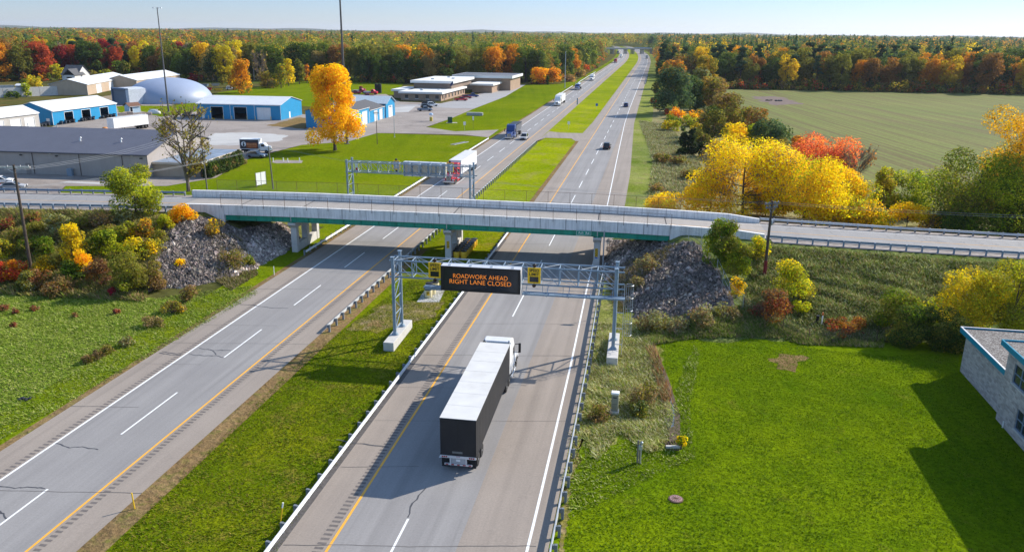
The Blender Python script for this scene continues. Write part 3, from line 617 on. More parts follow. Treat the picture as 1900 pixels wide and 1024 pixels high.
# ================================================================ sign gantries
m_board = M('dark_sign_glass', (.010, .016, .024), .22, .1, spec=.5)
m_amber = M('amber_led', (.5, .18, .02), .6, .05, emit=((1.0, .27, .02), .5))
m_alu = M('bare_aluminium', (.62, .62, .63), .45, .1, 1.0, metal=.3, dirt=(.45, .42, .40))
m_tan = M('tan_sign_back', (.52, .44, .33), .6, .12)
GL, GS = 21.68, 2.45      # gantry length, post spacing along the road
def gantry(name, label, p, q, cage=False, walk=True, block=True):
    rz = math.atan2(q[1] - p[1], q[0] - p[0]); t = thing(name, label, 'sign gantry', (p[0], p[1], 0), rz); L = math.hypot(q[0] - p[0], q[1] - p[1])
    for x in (0, L):
        fo = MB(); fo.box(x - .52, -2.25, -.2, x + .52, GS + 2.0, .85); fo.build('footing', m_conc2, t, bev=.03)
    for x in (0, L):
        for y in (0, GS):
            c = MB(); c.tube([(x, y, .86), (x, y, 8.85)], .17, 12); c.lathe([(.36, .855), (.36, .90), (.19, 1.12), (.17, 1.2)], (x, y, 0), 12); c.box(x - .2, y - .2, 8.85, x + .2, y + .2, 8.9); c.build('post', m_gblue, t, smooth=True)
    for x in (0, L):
        br = MB(); zz = [1.3, 2.9, 4.5, 6.1]
        for i, (a, b) in enumerate(zip(zz, zz[1:])):
            br.tube([(x, .1, a), (x, GS - .1, b)] if i % 2 == 0 else [(x, GS - .1, a), (x, .1, b)], .05, 6); br.tube([(x, .1, b), (x, GS - .1, b)], .05, 6)
        br.tube([(x, .1, 1.3), (x, GS - .1, 1.3)], .05, 6); br.build('post_bracing', m_gblue, t, smooth=True)
    CY = (.42, 2.03); CZ = (6.75, 8.43)
    for y in CY:
        for z in CZ:
            c = MB(); c.tube([(-.45, y, z), (L + .75, y, z)], .085, 8); c.build('chord', m_gblue, t, smooth=True)
    n = 12; st = L / n; v = MB(); d = MB()
    for i in range(n + 1):
        x = i * st
        for y in CY: v.tube([(x, y, CZ[0]), (x, y, CZ[1])], .055, 6)
        for z in CZ: v.tube([(x, CY[0], z), (x, CY[1], z)], .045, 6)
        if i < n:
            u = (x, x + st)
            for y in CY: d.tube([(u[0], y, CZ[1]), (u[1], y, CZ[0])] , .035, 5)
            for z in CZ: d.tube([(u[i % 2], CY[0], z), (u[1 - i % 2], CY[1], z)], .03, 5)
            d.tube([(u[0], CY[0], CZ[0]), (u[0], CY[1], CZ[1])], .03, 5)
    v.build('strut', m_gblue, t); d.build('diagonal', m_galv, t)
    if walk:
        w = MB(); x0, x1 = 12.9, L + .9
        w.box(x0, -.95, 6.16, x1, -.20, 6.20)
        for y in (-.95, -.2): w.bar((x0, y, 6.17), (x1, y, 6.17), .06, .14)
        for i in range(5): x = x0 + .3 + i * 2.05; w.bar((x, -.95, 6.05), (x, .42, 6.7), .06)
        w.build('walkway', m_gblue, t)
        for i, x in enumerate(np.linspace(x0, x1, 22)): pass
        h = MB()
        for x in np.arange(x0, x1, 1.95): h.tube([(x, -.93, 6.2), (x, -.93, 7.25)], .025, 5)
        h.tube([(x0, -.93, 7.25), (x1, -.93, 7.25)], .02, 5); h.tube([(x0, -.93, 6.75), (x1, -.93, 6.75)], .018, 5)
        h.build('handrail', m_gblue, t)
    if cage:
        g = MB(); cx, cy, r = L + 1.25, .15, .40
        for k in range(9): a = math.pi * (-.72 + 1.44 * k / 8); g.tube([(cx + r * math.cos(a), cy + r * math.sin(a), 2.35), (cx + r * math.cos(a), cy + r * math.sin(a), 7.3)], .016, 4)
        for z in np.arange(2.35, 7.4, 1.24): g.tube([(cx + r * math.cos(a), cy + r * math.sin(a), z) for a in np.linspace(-2.3, 2.3, 14)], .022, 4)
        g.build('ladder_cage', m_galv, t)
        g = MB(); x = L + .82
        for y in (-.1, .4): g.tube([(x, y, .4), (x, y, 7.3)], .03, 5)
        for z in np.arange(.6, 7.2, .32): g.tube([(x, -.1, z), (x, .4, z)], .014, 4)
        for z in (1.3, 2.9, 4.5): g.bar((L + .1, .15, z), (x, .15, z), .07)
        g.build('ladder', m_galv, t)
    return t, rz
GA, GB_ = (-11.65, 75.71), (9.78, 72.43)
gt, grz = gantry('sign_gantry', 'blue-grey truss gantry with ladder cage over the right carriageway in front of the bridge', GA, GB_, cage=True)
HA, HB = (-28.27, 136.76), (-7.1, 132.56)
ht, hrz = gantry('sign_gantry', 'blue-grey truss gantry over the left carriageway beyond the bridge, seen from behind', HA, HB, walk=False)
def gp(p, rz, x, y, z): return (p[0] + x * math.cos(rz) - y * math.sin(rz), p[1] + x * math.sin(rz) + y * math.cos(rz), z)
def message_sign(label, p, rz, x0, W, flip, text):
    t = thing('message_sign', label, 'message sign', gp(p, rz, x0 + W / 2, -1.0 if not flip else 3.3, 7.35), rz + (math.pi if flip else 0))
    H = 1.22; D = 1.05
    b = MB(); b.box(-W / 2, .03, -H, W / 2, D, H); b.build('cabinet', m_alu, t, bev=.02)
    f = MB()
    for a in ((-W / 2, -H, W / 2, -H + .17), (-W / 2, H - .17, W / 2, H), (-W / 2, -H + .17, -W / 2 + .26, H - .17), (W / 2 - .26, -H + .17, W / 2, H - .17)): f.box(a[0], -.03, a[1], a[2], .028, a[3])
    f.build('front_frame', m_black, t)
    g = MB(); g.box(-W / 2 + .262, -.004, -H + .172, W / 2 - .262, .026, H - .172); g.build('glass', m_board, t)
    if text:
        for line, zc, wt in zip(text, (.27, -.29), (5.25, 5.95)):
            o = text_mesh('lettering', line, .62, m_amber, t, (-.02, -.008, zc), (math.pi / 2, 0, 0), depth=.003, off=-.006); o.scale = (wt / o.dimensions.x if o.dimensions.x else 1, 1, 1)
    pn = MB(); rb = MB(); n = 5
    for i in range(n): xa = -W / 2 + .2 + i * (W - .4) / n; pn.box(xa + .12, D + .002, -H + .3, xa + (W - .4) / n - .12, D + .03, H - .45)
    for i in range(n + 1): xa = -W / 2 + .2 + i * (W - .4) / n; rb.box(xa - .1, D + .002, -H, xa + .1, D + .12, H - .1)
    pn.build('back_panel', m_tan, t); rb.build('back_rib', m_gblue, t)
    tr = MB()
    for x in np.linspace(-W / 2 + .8, W / 2 - .8, 4): tr.box(x - .12, .25, H + .002, x + .12, .75, H + .05)
    tr.build('vent', m_galv, t); return t
message_sign('black message board with amber words on the gantry in front of the bridge', GA, grz, 5.05, 7.7, False, ('ROADWORK AHEAD', 'RIGHT LANE CLOSED'))
message_sign('message board seen from behind with five tan panels on the gantry beyond the bridge', HA, hrz, 9.3, 7.4, True, None)
b = MB()
for y in (-.75, -.35): b.bar((3.4, y, 6.15), (5.1, y, 6.15), .16, .24)
b.box(3.3, -.95, 6.27, 5.06, -.15, 6.33); b.build('sign_bracket', m_gblue, gt)
def speed_sign(label, p, rz, xc, flip):
    t = thing('speed_limit_sign', label, 'speed sign', gp(p, rz, xc, -.32 if not flip else 2.75, 7.86), rz + (math.pi if flip else 0))
    b = MB(); b.box(-.62, 0, -.78, .62, .10, .78); b.build('panel', m_signy, t, bev=.03)
    f = MB()
    for a in ((-.58, -.74, .58, -.70), (-.58, .70, .58, .74), (-.58, -.70, -.54, .70), (.54, -.70, .58, .70)): f.box(a[0], -.006, a[1], a[2], -.001, a[3])
    f.build('border', m_signy, t)
    text_mesh('lettering', 'SPEED', .40, m_black, t, (0, -.008, .50), (math.pi / 2, 0, 0), sx=.86, off=.010); text_mesh('lettering', 'LIMIT', .40, m_black, t, (0, -.008, .12), (math.pi / 2, 0, 0), sx=1.0, off=.010)
    s = MB(); s.box(-.42, -.02, -.62, .42, -.001, -.10); s.build('speed_display', m_board, t)
    for z in (.98, -1.0):
        l = MB(); l.lathe([(.05, -.02), (.17, .0), (.19, .08), (.17, .30), (.10, .34)], (0, 0, z), 12, 'y'); l.box(-.05, .1, min(z, .78 if z > 0 else -.78) , .05, .16, max(z, .78 if z > 0 else -.78)); l.build('beacon', m_black, t, smooth=True)
        l = MB(); l.lathe([(.13, -.035), (.12, -.045), (.05, -.06)], (0, 0, z), 12, 'y'); l.build('beacon_lens', M('dark_amber_lens', (.05, .018, .006), .2), t, smooth=True)
    bk = MB(); bk.box(-.5, .102, -.6, .5, .13, .6); bk.build('back_plate', m_alu, t)
    mo = MB()
    for x in (-.3, .3): mo.bar((x, .16, -.9), (x, .16, .75), .08)
    mo.build('bracket', m_gblue, t)
speed_sign('yellow speed limit sign left of the amber message board', GA, grz, 4.28, False)
speed_sign('yellow speed limit sign right of the amber message board', GA, grz, 13.95, False)
speed_sign('grey back of the speed limit sign above the lawn on the far gantry', HA, hrz, 7.95, True)
speed_sign('grey back of the speed limit sign beside the red truck on the far gantry', HA, hrz, 17.45, True)

# ================================================================ guardrails
WP = [(0, .42), (.06, .44), (.085, .48), (.06, .52), (.0, .555), (.0, .595), (.06, .63), (.085, .67), (.06, .715), (0, .735), (-.02, .735), (-.02, .595), (-.02, .555), (-.02, .42)]
m_rail = M('worn_galvanised_rail', (.60, .61, .61), .5, .12, 2.0, metal=.25, dirt=(.45, .44, .42))
m_railb = M('blue_grey_rail', (.20, .27, .36), .5, .15, 2.0, metal=.25, dirt=(.24, .25, .28))
m_post = M('dark_steel_post', (.17, .19, .21), .6, .2, 2.0)
def resample(pts, step):
    pts = [np.array(p, float) for p in pts]; out = [pts[0]]; acc = 0.0
    for a, b in zip(pts, pts[1:]):
        L = np.linalg.norm(b - a); t = step - acc
        while t <= L: out.append(a + (b - a) * t / L); t += step
        acc = (acc + L) % step
    return out
def guardrail(label, pts, side, step=1.9, mat=None, mats=None, back=.26):
    """pts: line of the rail face on the ground; side +1 = traffic on the right of the walking direction."""
    t = thing('guardrail', label, 'guardrail', pts[0]); o = np.array(pts[0], float); P = resample(pts, step); mb = MB(); V = []; n = len(WP)
    Dn = []
    for i, p in enumerate(P):
        d = P[min(i + 1, len(P) - 1)] - P[max(i - 1, 0)]; d[2] = 0; d /= np.linalg.norm(d); nn = np.array([d[1], -d[0], 0]) * side; Dn.append((d, nn))
        for u, z in WP: V.append(tuple(p - o + nn * u + np.array([0, 0, z])))
    F = [(i * n + j, i * n + (j + 1) % n, (i + 1) * n + (j + 1) % n, (i + 1) * n + j) for i in range(len(P) - 1) for j in range(n)] + [tuple(range(n)), tuple((len(P) - 1) * n + j for j in range(n))]
    mb.add(V, F); mb.build('rail', mat or m_rail, t)
    m2 = MB(); m2.box(-.09, -.09, -.35, .09, .09, .76); m2.box(-.075, .09, .44, .075, back - .02, .73)
    po = m2.build('post', mats or m_post, None); first = True
    for (p, (d, nn)) in zip(P, Dn):
        o2 = po if first else po.copy()
        if not first: COL.objects.link(o2)
        first = False; o2.parent = t; o2.location = p - o - nn * back; o2.rotation_euler = (0, 0, math.atan2(-nn[0], nn[1]))
    return t
def rl(off, y0, y1, n=10): off = fn(off); return [(rx(y, off(y)), y, 0.0) for y in np.linspace(y0, y1, n)]
def near_rail(label, off, y0, y1, side, step=1.95, **k): return guardrail(label, rl(off, y0, y1), side, step, **k)
near_rail('guardrail with dark blocks along the median side of the left carriageway', LIN + .40, 78.6, 228, -1)
near_rail('long white guardrail on the median side of the right carriageway', RIN - .12, 30, 131, 1)
near_rail('guardrail on the outer edge of the right carriageway running to the bridge pier', lambda Y: ROUT(Y) + .25, 30, 104, -1)
near_rail('pale guardrail on the outer edge of the left carriageway running under the bridge', LOUT - .3, 108, 234, 1, mat=M('pale_rail', (.72, .71, .68), .6, .1))
near_rail('distant guardrail beside the left carriageway nearest the tall grey pole', LOUT - .5, 410, 470, 1, 3.8)
near_rail('distant guardrail beside the left carriageway near the white box truck', LOUT - .5, 505, 640, 1, 3.8)
near_rail('short distant guardrail on the outer edge of the right carriageway beside the pines', lambda Y: ROUT(Y) + .3, 500, 600, -1, 3.8, mat=m_railb)
def ol(s0, s1, w, n=24): return [SW(s, w, ROADZ(s) - .06) for s in np.linspace(s0, s1, n)]
guardrail('guardrail on the near side of the overpass road left of the bridge', ol(-75, -15.4, -.45), -1, 1.9, m_railb, m_railb)
guardrail('guardrail on the far side of the overpass road left of the bridge', ol(-80, -19.7, 10.05), 1, 1.9, m_railb, m_post)
guardrail('blue-grey guardrail on the near side of the overpass road right of the bridge', ol(63.8, 128, -.45), -1, 1.9, m_railb, m_railb)
guardrail('guardrail on the far side of the overpass road right of the bridge', ol(64.7, 132, 10.05), 1, 1.9, m_rail, m_post)

# ================================================================ crash barrels
m_barrel = M('yellow_barrel_plastic', (.78, .46, .03), .5, .1); m_cream = M('cream_barrel_plastic', (.72, .62, .36), .55, .12)
def make_barrel(name, label, p, mat, group):
    t = thing(name, label, 'crash barrel', p, 0, group)
    b = MB(); b.lathe([(.40, 0), (.42, .04), (.44, .5), (.46, .52), (.46, .88), (.44, .92)], (0, 0, 0), 16); b.build('drum', mat, t, smooth=True)
    l = MB(); l.lathe([(.47, .921), (.48, .94), (.48, 1.0), (.42, 1.04), (.0, 1.05)], (0, 0, 0), 16); l.build('lid', m_black, t, smooth=True); return t
b0 = None; g0 = G(851, 479); row = 0
for i in range(7):
    for j in range(2):
        Y = 107.6 + i * 1.12; p = (rx(Y, -26.15 + j * 1.0), Y, 0.0)
        lab = f"yellow crash barrel with black lid, {['left','right'][j]} one in {['the nearest','the second','the third','the fourth','the fifth','the sixth','the farthest'][i]} row behind the middle pier"
        if b0 is None: b0 = make_barrel('crash_barrel', lab, p, m_barrel, 'yellow crash barrels behind the middle pier')
        else: copy_tree(b0, lab, p, 0)
b1 = None
for (px, py, lab) in ((795, 551, 'cream crash barrel with a striped plate in front of the gantry truss'), (802, 545, 'second cream crash barrel, just behind the one with the striped plate'), (797, 540, 'third cream crash barrel in the short row behind the gantry'), (808, 537, 'farthest cream crash barrel of the short row behind the gantry')):
    p = G(px, py)
    if b1 is None: b1 = make_barrel('crash_barrel', lab, p, m_cream, 'cream crash barrels on the median pad')
    else: copy_tree(b1, lab, p, 0)
p = G(795, 551); hazard_marker('small striped hazard plate on the nearest cream crash barrel', (p[0], p[1] - .45, .58), 0, .36, .46)

# ================================================================ poles and wires
def tilt(p, lean): return (p[0] + lean, p[1], 0)
def utility_pole(label, base, h, lean=0.0, arms=((.35, 2.4),), rz=0.0, mat=None, r=.16, armmat=None):
    t = thing('utility_pole', label, 'utility pole', base, rz)
    p = MB(); p.tube([(0, 0, -.3), (lean * .5, 0, h * .5), (lean, 0, h)], [r, r * .85, r * .65], 9); p.build('pole', mat or m_wood, t, smooth=True)
    for dz, w in arms:
        z = h - dz; a = MB(); a.box(lean - w / 2, -.07, z - .09, lean + w / 2, .07, z + .09); ao = a.build('crossarm', armmat or m_woodg, t)
        b = MB(); b.bar((lean - w * .32, -.09, z), (lean, -.09, z - .7), .04); b.bar((lean + w * .32, -.09, z), (lean, -.09, z - .7), .04); b.build('brace', m_galv, ao)
        i = MB()
        for x in (-w * .45, -w * .2, w * .2, w * .45): i.lathe([(.03, .06), (.06, .10), (.04, .14), (.06, .18), (.02, .24)], (lean + x, 0, z), 8)
        i.build('insulator', M('grey_insulator', (.35, .37, .40), .3), ao, smooth=True)
    return t
gpl = GT(58, 500)
poleL = utility_pole('dark utility pole with a pale crossarm in the bushes left of the bridge', gpl, 13.0, 0, ((.3, 3.7),), R(4), r=.2, armmat=M('bleached_wood', (.55, .52, .48), .9, .2, 3.0))
poleR = utility_pole('dark utility pole with many insulators on the right embankment', GT(1418, 512), 9.0, .05, ((.3, 2.2), (.75, 1.8)), R(28), r=.19)
m = MB(); m.lathe([(.12, 0), (.14, .1), (.14, .55), (.1, .62)], (.30, 0, 6.1), 10); m.build('transformer', m_galv, poleR, smooth=True)
m = MB(); m.tube([(0, -.02, .1), (.01, -.02, 1.9)], .21, 9); m.build('red_sleeve', M('dark_red_sleeve', (.20, .02, .03), .6), poleR, smooth=True)
utility_pole('leaning grey pole on the lawn beside the bare tree', G(385, 356), 12.4, -.25, ((.15, 1.6),), R(10), m_woodg, .14)
utility_pole('short grey wooden pole on the lawn beside two white boards', G(507, 351), 8.4, -.3, (), 0, m_woodg, .15)
utility_pole('thin dark pole with a crossarm on the lawn in front of the blue garage', G(700, 268), 9.0, 0, ((.6, 1.5),), 0, m_wood, .10)
def light_pole(label, base, h, r, heads, mat, name='light_pole', arm=.7):
    t = thing(name, label, 'light pole', base); p = MB(); p.tube([(0, 0, 0), (0, 0, h * .5), (0, 0, h)], [r, r * .72, r * .45], 10); p.lathe([(r * 1.9, 0), (r * 1.9, .06), (r * 1.1, .2)], (0, 0, 0), 10); p.build('pole', mat, t, smooth=True)
    for a in heads:
        l = MB(); c, s = math.cos(a), math.sin(a); l.bar((0, 0, h - .1), (arm * c, arm * s, h), .06); l.lathe([(.12, .12), (.36, .0), (.42, -.18), (.34, -.24)], (arm * c * 1.3, arm * s * 1.3, h), 10); l.build('lamp_head', m_galv, t, smooth=True)
    return t
m_mast = M('dark_mast_steel', (.10, .095, .095), .6, .2)
light_pole('very tall dark lighting mast with two lamp heads beside the dome', G(313, 208), 36.8, .34, (0, math.pi, math.pi / 2), m_mast, 'lighting_mast', 1.0)
light_pole('tallest dark lighting mast, rising out of the picture behind the orange maple', G(644, 267), 46, .40, (0, math.pi, math.pi / 2), m_mast, 'lighting_mast', 1.0)
light_pole('slim grey light pole on the lawn edge facing the office', G(732, 255), 8.9, .10, (math.pi * .95,), m_galv)
light_pole('tall grey pole at the wood edge beside the left carriageway', G(1048, 163), 19.7, .26, (), m_galv)
def wires(label, a, b, n, sep, sag, axis=(1, 0, 0), r=.022, up=0.0):
    t = thing('overhead_wires', label, 'wires', (0, 0, 0))
    for i in range(n):
        o = Vector(axis) * (i - (n - 1) / 2) * sep; A, B = Vector(a) + o, Vector(b) + o + Vector((0, 0, up)); P = []
        for k in range(17): u = k / 16; q = A.lerp(B, u); q.z -= sag * 4 * u * (1 - u); P.append(q)
        m = MB(); m.tube(P, r, 4); m.build('wire', m_wire, t)
pR = GT(1418, 512); pL = gpl
wires('power lines running right from the pole on the right embankment', (pR[0], pR[1], pR[2] + 8.8), (pR[0] + 62, pR[1] - 6, pR[2] + 8.6), 2, 1.2, .7, (0, 1, 0), .013)
wires('lower power line running right from the pole on the right embankment', (pR[0], pR[1], pR[2] + 7.2), (pR[0] + 62, pR[1] - 6, pR[2] + 6.6), 1, 1, .9, (0, 1, 0), .016)
wires('power lines from the right pole across the bridge to the left', (pR[0], pR[1], pR[2] + 8.7), (-47, 156.6, 8.3), 2, .8, 1.6, (0, 1, 0), .010)
wires('power lines from the left utility pole back towards the warehouse', (pL[0], pL[1], pL[2] + 12.4), (-58.7, 153, 12.0), 3, 1.2, 1.0, (1, 0, 0), .012)
wires('lower lines from the left utility pole along the overpass road', (pL[0], pL[1], pL[2] + 10.2), (-47, 156.6, 8.2), 3, .5, .8, (.7, -.7, 0), .010)
# ================================================================ vehicles
def paint(name, c, rough=.35): return M(name, c, rough, .06, 1.5, spec=.5)
m_glass = M('tinted_vehicle_glass', (.015, .02, .025), .12, .1, spec=.6)
m_chrome = M('chrome', (.62, .63, .64), .22, .08, metal=.9)
m_tyre = M('tyre_rubber', (.022, .021, .021), .85, .2)
m_rim = M('polished_rim', (.50, .50, .50), .35, .1, metal=.7)
m_head = M('headlight_glass', (.70, .70, .68), .2, .05)
m_tail = M('red_tail_light', (.35, .01, .01), .35, .1)
m_chass = M('black_chassis', (.02, .02, .021), .7, .3)
m_wht = paint('white_vehicle_paint', (.74, .74, .73)); m_red = paint('red_vehicle_paint', (.48, .012, .03)); m_dred = paint('dark_red_vehicle_paint', (.28, .012, .03))
m_blue = paint('blue_vehicle_paint', (.02, .055, .20)); m_blk = paint('black_vehicle_paint', (.018, .018, .02)); m_sil = paint('silver_vehicle_paint', (.36, .36, .37)); m_bgr = paint('blue_grey_vehicle_paint', (.17, .22, .29))
m_roof = M('white_trailer_roof', (.60, .59, .565), .6, .06, .7, dirt=(.50, .485, .45))
m_blackbox = M('black_trailer_side', (.015, .016, .019), .5, .15, 1.0, dirt=(.035, .033, .032))
def pane(mb, P, off=.012, ins=.08):
    P = [Vector(p) for p in P]; c = sum(P, Vector()) / len(P); n = (P[1] - P[0]).cross(P[2] - P[0]).normalized()
    mb.quad(*[p.lerp(c, ins) + n * off for p in P])
def wheel(parent, x, y, r, w, mat=None, cache={}):
    key = (round(r, 3), round(w, 3)); sgn = 1 if x > 0 else -1
    if key not in cache:
        b = MB(); b.lathe([(r * .55, -w / 2), (r * .93, -w / 2), (r, -w / 2 + .05), (r, w / 2 - .05), (r * .93, w / 2), (r * .55, w / 2)], (0, 0, 0), 18, 'x'); t = b.build('wheel', m_tyre, None, smooth=True)
        b = MB(); b.lathe([(r * .56, w / 2 - .03), (r * .5, w / 2 - .06), (r * .18, w / 2 - .07), (r * .16, w / 2 + .01), (.01, w / 2 + .015)], (0, 0, 0), 14, 'x'); ri = b.build('rim', m_rim, t, smooth=True); cache[key] = (t, ri); new = True
    else:
        t0, r0 = cache[key]; t = t0.copy(); COL.objects.link(t); ri = r0.copy(); COL.objects.link(ri); ri.parent = t
    t.parent = parent; t.location = (x, y, r); t.rotation_euler = (0, 0, 0 if sgn > 0 else math.pi); return t
def box_part(name, parent, mat, *bx, bev=.0):
    b = MB()
    for q in bx: b.box(*q)
    return b.build(name, mat, parent, bev=bev)
def tractor(t, y0, cab, sleeper=True, fairing=True, hood=True, stacks=True, W=1.22):
    """y0: back of the cab; the nose is about 5 m further."""
    top = 3.85 if fairing else 3.0
    prof = [(0, .75), (0, top), (.75, top + .12), (1.45, top - .12), (2.0, 3.05), (2.45, 2.15), (2.5, .75)] if fairing else [(0, .75), (0, 2.95), (.3, 3.05), (1.75, 3.0), (2.45, 2.15), (2.5, .75)]
    b = MB(); b.extr([(y0 + a, z) for a, z in prof], -W, W); body = b.build('cab', cab, t, bev=.10, seg=3)
    if fairing:
        for s in (-1, 1): box_part('side_fairing', t, cab, (s * W - (.05 if s > 0 else 0), y0 - .55, 1.0, s * W + (.05 if s < 0 else 0), y0 - .002, top - .15), bev=.02)
        b = MB(); b.box(-W + .12, y0 - .012, 1.5, W - .12, y0 - .002, top - .2); b.build('rear_panel', M('grey_cab_back', (.20, .21, .23), .6, .2, 2), body)
    b = MB(); pane(b, [(-W + .12, y0 + 2.45, 2.2), (W - .12, y0 + 2.45, 2.2), (W - .16, y0 + 2.01, 3.02), (-W + .16, y0 + 2.01, 3.02)] if fairing else [(-W + .12, y0 + 2.45, 2.2), (W - .12, y0 + 2.45, 2.2), (W - .16, y0 + 1.8, 2.95), (-W + .16, y0 + 1.8, 2.95)], .02, .04); b.build('windscreen', m_glass, t)
    b = MB(); 
    for s in (-1, 1): b.hexa([(s * W, y0 + 1.15, 2.12), (s * W + s * .012, y0 + 1.15, 2.12), (s * W + s * .012, y0 + 2.28, 2.12), (s * W, y0 + 2.28, 2.12), (s * W, y0 + 1.15, 2.85), (s * W + s * .012, y0 + 1.15, 2.85), (s * W + s * .012, y0 + 1.95, 2.85), (s * W, y0 + 1.95, 2.85)])
    b.build('side_window', m_glass, t)
    if hood:
        b = MB(); b.hexa([(-.95, y0 + 2.4, .8), (.95, y0 + 2.4, .8), (.72, y0 + 4.65, .7), (-.72, y0 + 4.65, .7), (-.98, y0 + 2.4, 2.12), (.98, y0 + 2.4, 2.12), (.62, y0 + 4.55, 1.78), (-.62, y0 + 4.55, 1.78)]); b.build('hood', cab, t, bev=.10, seg=3)
        for s in (-1, 1):
            b = MB(); b.extr([(y0 + 2.75, .95), (y0 + 2.95, 1.3), (y0 + 3.4, 1.42), (y0 + 4.0, 1.36), (y0 + 4.5, 1.15), (y0 + 4.66, .75), (y0 + 4.3, .72), (y0 + 4.15, 1.02), (y0 + 3.6, 1.12), (y0 + 3.15, 1.0), (y0 + 3.0, .75)], s * .62, s * 1.2); b.build('fender', cab, t, bev=.05)
            box_part('headlight', t, m_head, (s * .94 - .17, y0 + 4.58, .86, s * .94 + .17, y0 + 4.70, 1.10), bev=.03)
        b = MB(); b.box(-.52, y0 + 4.56, .75, .52, y0 + 4.67, 1.68); gr = b.build('grille', m_chrome, t, bev=.03); b = MB()
        for z in np.arange(.84, 1.6, .12): b.box(-.46, y0 + 4.66, z, .46, y0 + 4.68, z + .07)
        b.build('grille_slats', m_black, gr)
        box_part('bumper', t, m_chrome, (-1.2, y0 + 4.62, .38, 1.2, y0 + 4.85, .74), bev=.06)
    for s in (-1, 1):
        b = MB(); b.bar((s * W, y0 + 2.35, 2.75), (s * (W + .42), y0 + 2.42, 2.8), .05); b.bar((s * W, y0 + 2.35, 2.0), (s * (W + .42), y0 + 2.42, 1.95), .05); mi = b.build('mirror', m_black, t); b = MB(); b.box(s * (W + .42) - .11, y0 + 2.36, 1.95, s * (W + .42) + .11, y0 + 2.50, 2.85); b.build('mirror_head', m_black, mi, bev=.03)
        b = MB(); b.tube([(s * 1.0, y0 + .35, .78), (s * 1.0, y0 + 2.1, .78)], .31, 12); b.build('fuel_tank', m_chrome, t, smooth=True)
        box_part('step', t, cab, (s * 1.24 - .1, y0 + .25, .38, s * 1.24 + .06, y0 + 2.45, .55))
    if stacks:
        for s in (-1, 1):
            b = MB(); b.tube([(s * 1.08, y0 - .22, .9), (s * 1.08, y0 - .22, 3.9), (s * 1.08, y0 - .32, 4.05)], .075, 8); b.build('exhaust_stack', m_chrome, t, smooth=True)
    box_part('chassis', t, m_chass, (-.45, y0 - 3.0, .62, .45, y0 + 4.3, .95), (-.6, y0 - 1.9, .95, .6, y0 - .9, 1.12))
    for y in (y0 - 2.0, y0 - .7):
        for s in (-1, 1): wheel(t, s * .93, y, .52, .58)
    for s in (-1, 1): wheel(t, s * 1.02, y0 + 3.65, .52, .32)
def trailer(t, L, side, roofm, rear=None, detail=False, H=4.1, logo=False):
    z0 = 1.18; W = 1.3
    b = MB(); b.box(-W, 0, z0, W, L, H - .03); body = b.build('trailer_box', side, t, bev=.03)
    b = MB(); b.box(-W - .01, -.01, H - .028, W + .01, L + .01, H)
    for i in range(1, 7): b.box(-W, L * i / 7 - .02, H, W, L * i / 7 + .02, H + .006)
    rf = b.build('trailer_roof', roofm, t); b = MB()
    for i in range(1, 7): b.box(-W, L * i / 7 + .021, H, W, L * i / 7 + .05, H + .004)
    if detail: b.build('roof_seam', M('grey_roof_sealant', (.42, .41, .39), .7), rf)
    b = MB()
    for s in (-1, 1): b.box(s * W - .02, 0, H - .12, s * W + .02, L, H - .029); b.box(s * W - .02, 0, z0 - .02, s * W + .02, L, z0 + .1)
    b.build('rail_trim', m_alu if side is not m_blackbox else m_blackbox, body)
    b = MB()
    if detail:
        for i in range(1, 26):
            y = L * i / 26
            for s in (-1, 1): b.box(s * W - .006, y - .012, z0 + .1, s * W + .006, y + .012, H - .12)
        b.build('panel_seams', m_chass if side is m_blackbox else m_alu, body)
    b = MB(); b.box(-W + .06, -.03, z0 + .05, -.004, -.001, H - .1); b.box(.004, -.03, z0 + .05, W - .06, -.001, H - .1); rd = b.build('rear_door', rear or side, t)
    b = MB()
    for x in (() if side is m_blackbox else (-.75, -.25, .25, .75)): b.tube([(x, -.045, z0 + .1), (x, -.045, H - .15)], .018, 5)
    if b.v: b.build('lock_rod', m_alu, rd)
    b = MB(); b.box(-W, -.06, z0 - .16, W, .06, z0 + .03); b.build('rear_sill', m_alu, t)
    b = MB()
    for x in (-1.12, -.98, -.84, .84, .98, 1.12): b.lathe([(.06, -.075), (.05, -.085)], (x, 0, z0 - .06), 10, 'y')
    for x in (-.1, 0, .1): b.box(x - .03, -.07, z0 - .03, x + .03, -.061, z0 + .01)
    b.build('tail_light', m_tail, t)
    b = MB(); b.box(-1.0, -.05, .46, 1.0, .06, .58); b.box(-.62, -.03, .58, -.52, .05, z0 - .16); b.box(.52, -.03, .58, .62, .05, z0 - .16); b.build('underride_guard', m_alu, t)
    b = MB()
    for i in range(5): x = -.92 + i * .42; b.box(x, -.056, .48, x + .2, -.051, .56)
    b.build('reflective_stripe', m_tail, t)
    box_part('licence_panel', t, m_sil, (-.5, -.02, .60, .5, .0, z0 - .17)); box_part('licence_plate', t, m_wht, (-.15, -.03, .78, .15, -.022, .94))
    box_part('mudflap', t, m_dark, (-1.25, .22, .18, -.65, .24, 1.0), (.65, .22, .18, 1.25, .24, 1.0))
    box_part('bogie', t, m_chass, (-.55, .3, .6, .55, 4.0, z0 - .02), (-.5, L - 4.6, .5, -.4, L - 4.5, z0), (.4, L - 4.6, .5, .5, L - 4.5, z0))
    for y in (1.05, 2.35):
        for s in (-1, 1): wheel(t, s * .97, y, .52, .58)
    if logo:
        b = MB(); b.box(-.42, -.036, z0 + .22, .32, -.031, z0 + .38); b.build('door_badge', M('worn_grey_badge', (.16, .16, .15), .6), rd)
RZ_UP, RZ_DN = -HEAD, math.pi - HEAD
t = thing('semi_truck', 'white-cab semi truck with white-roofed black trailer driving under the amber message board', 'truck', (-3.68, 51.06, .012), -R(9.0))
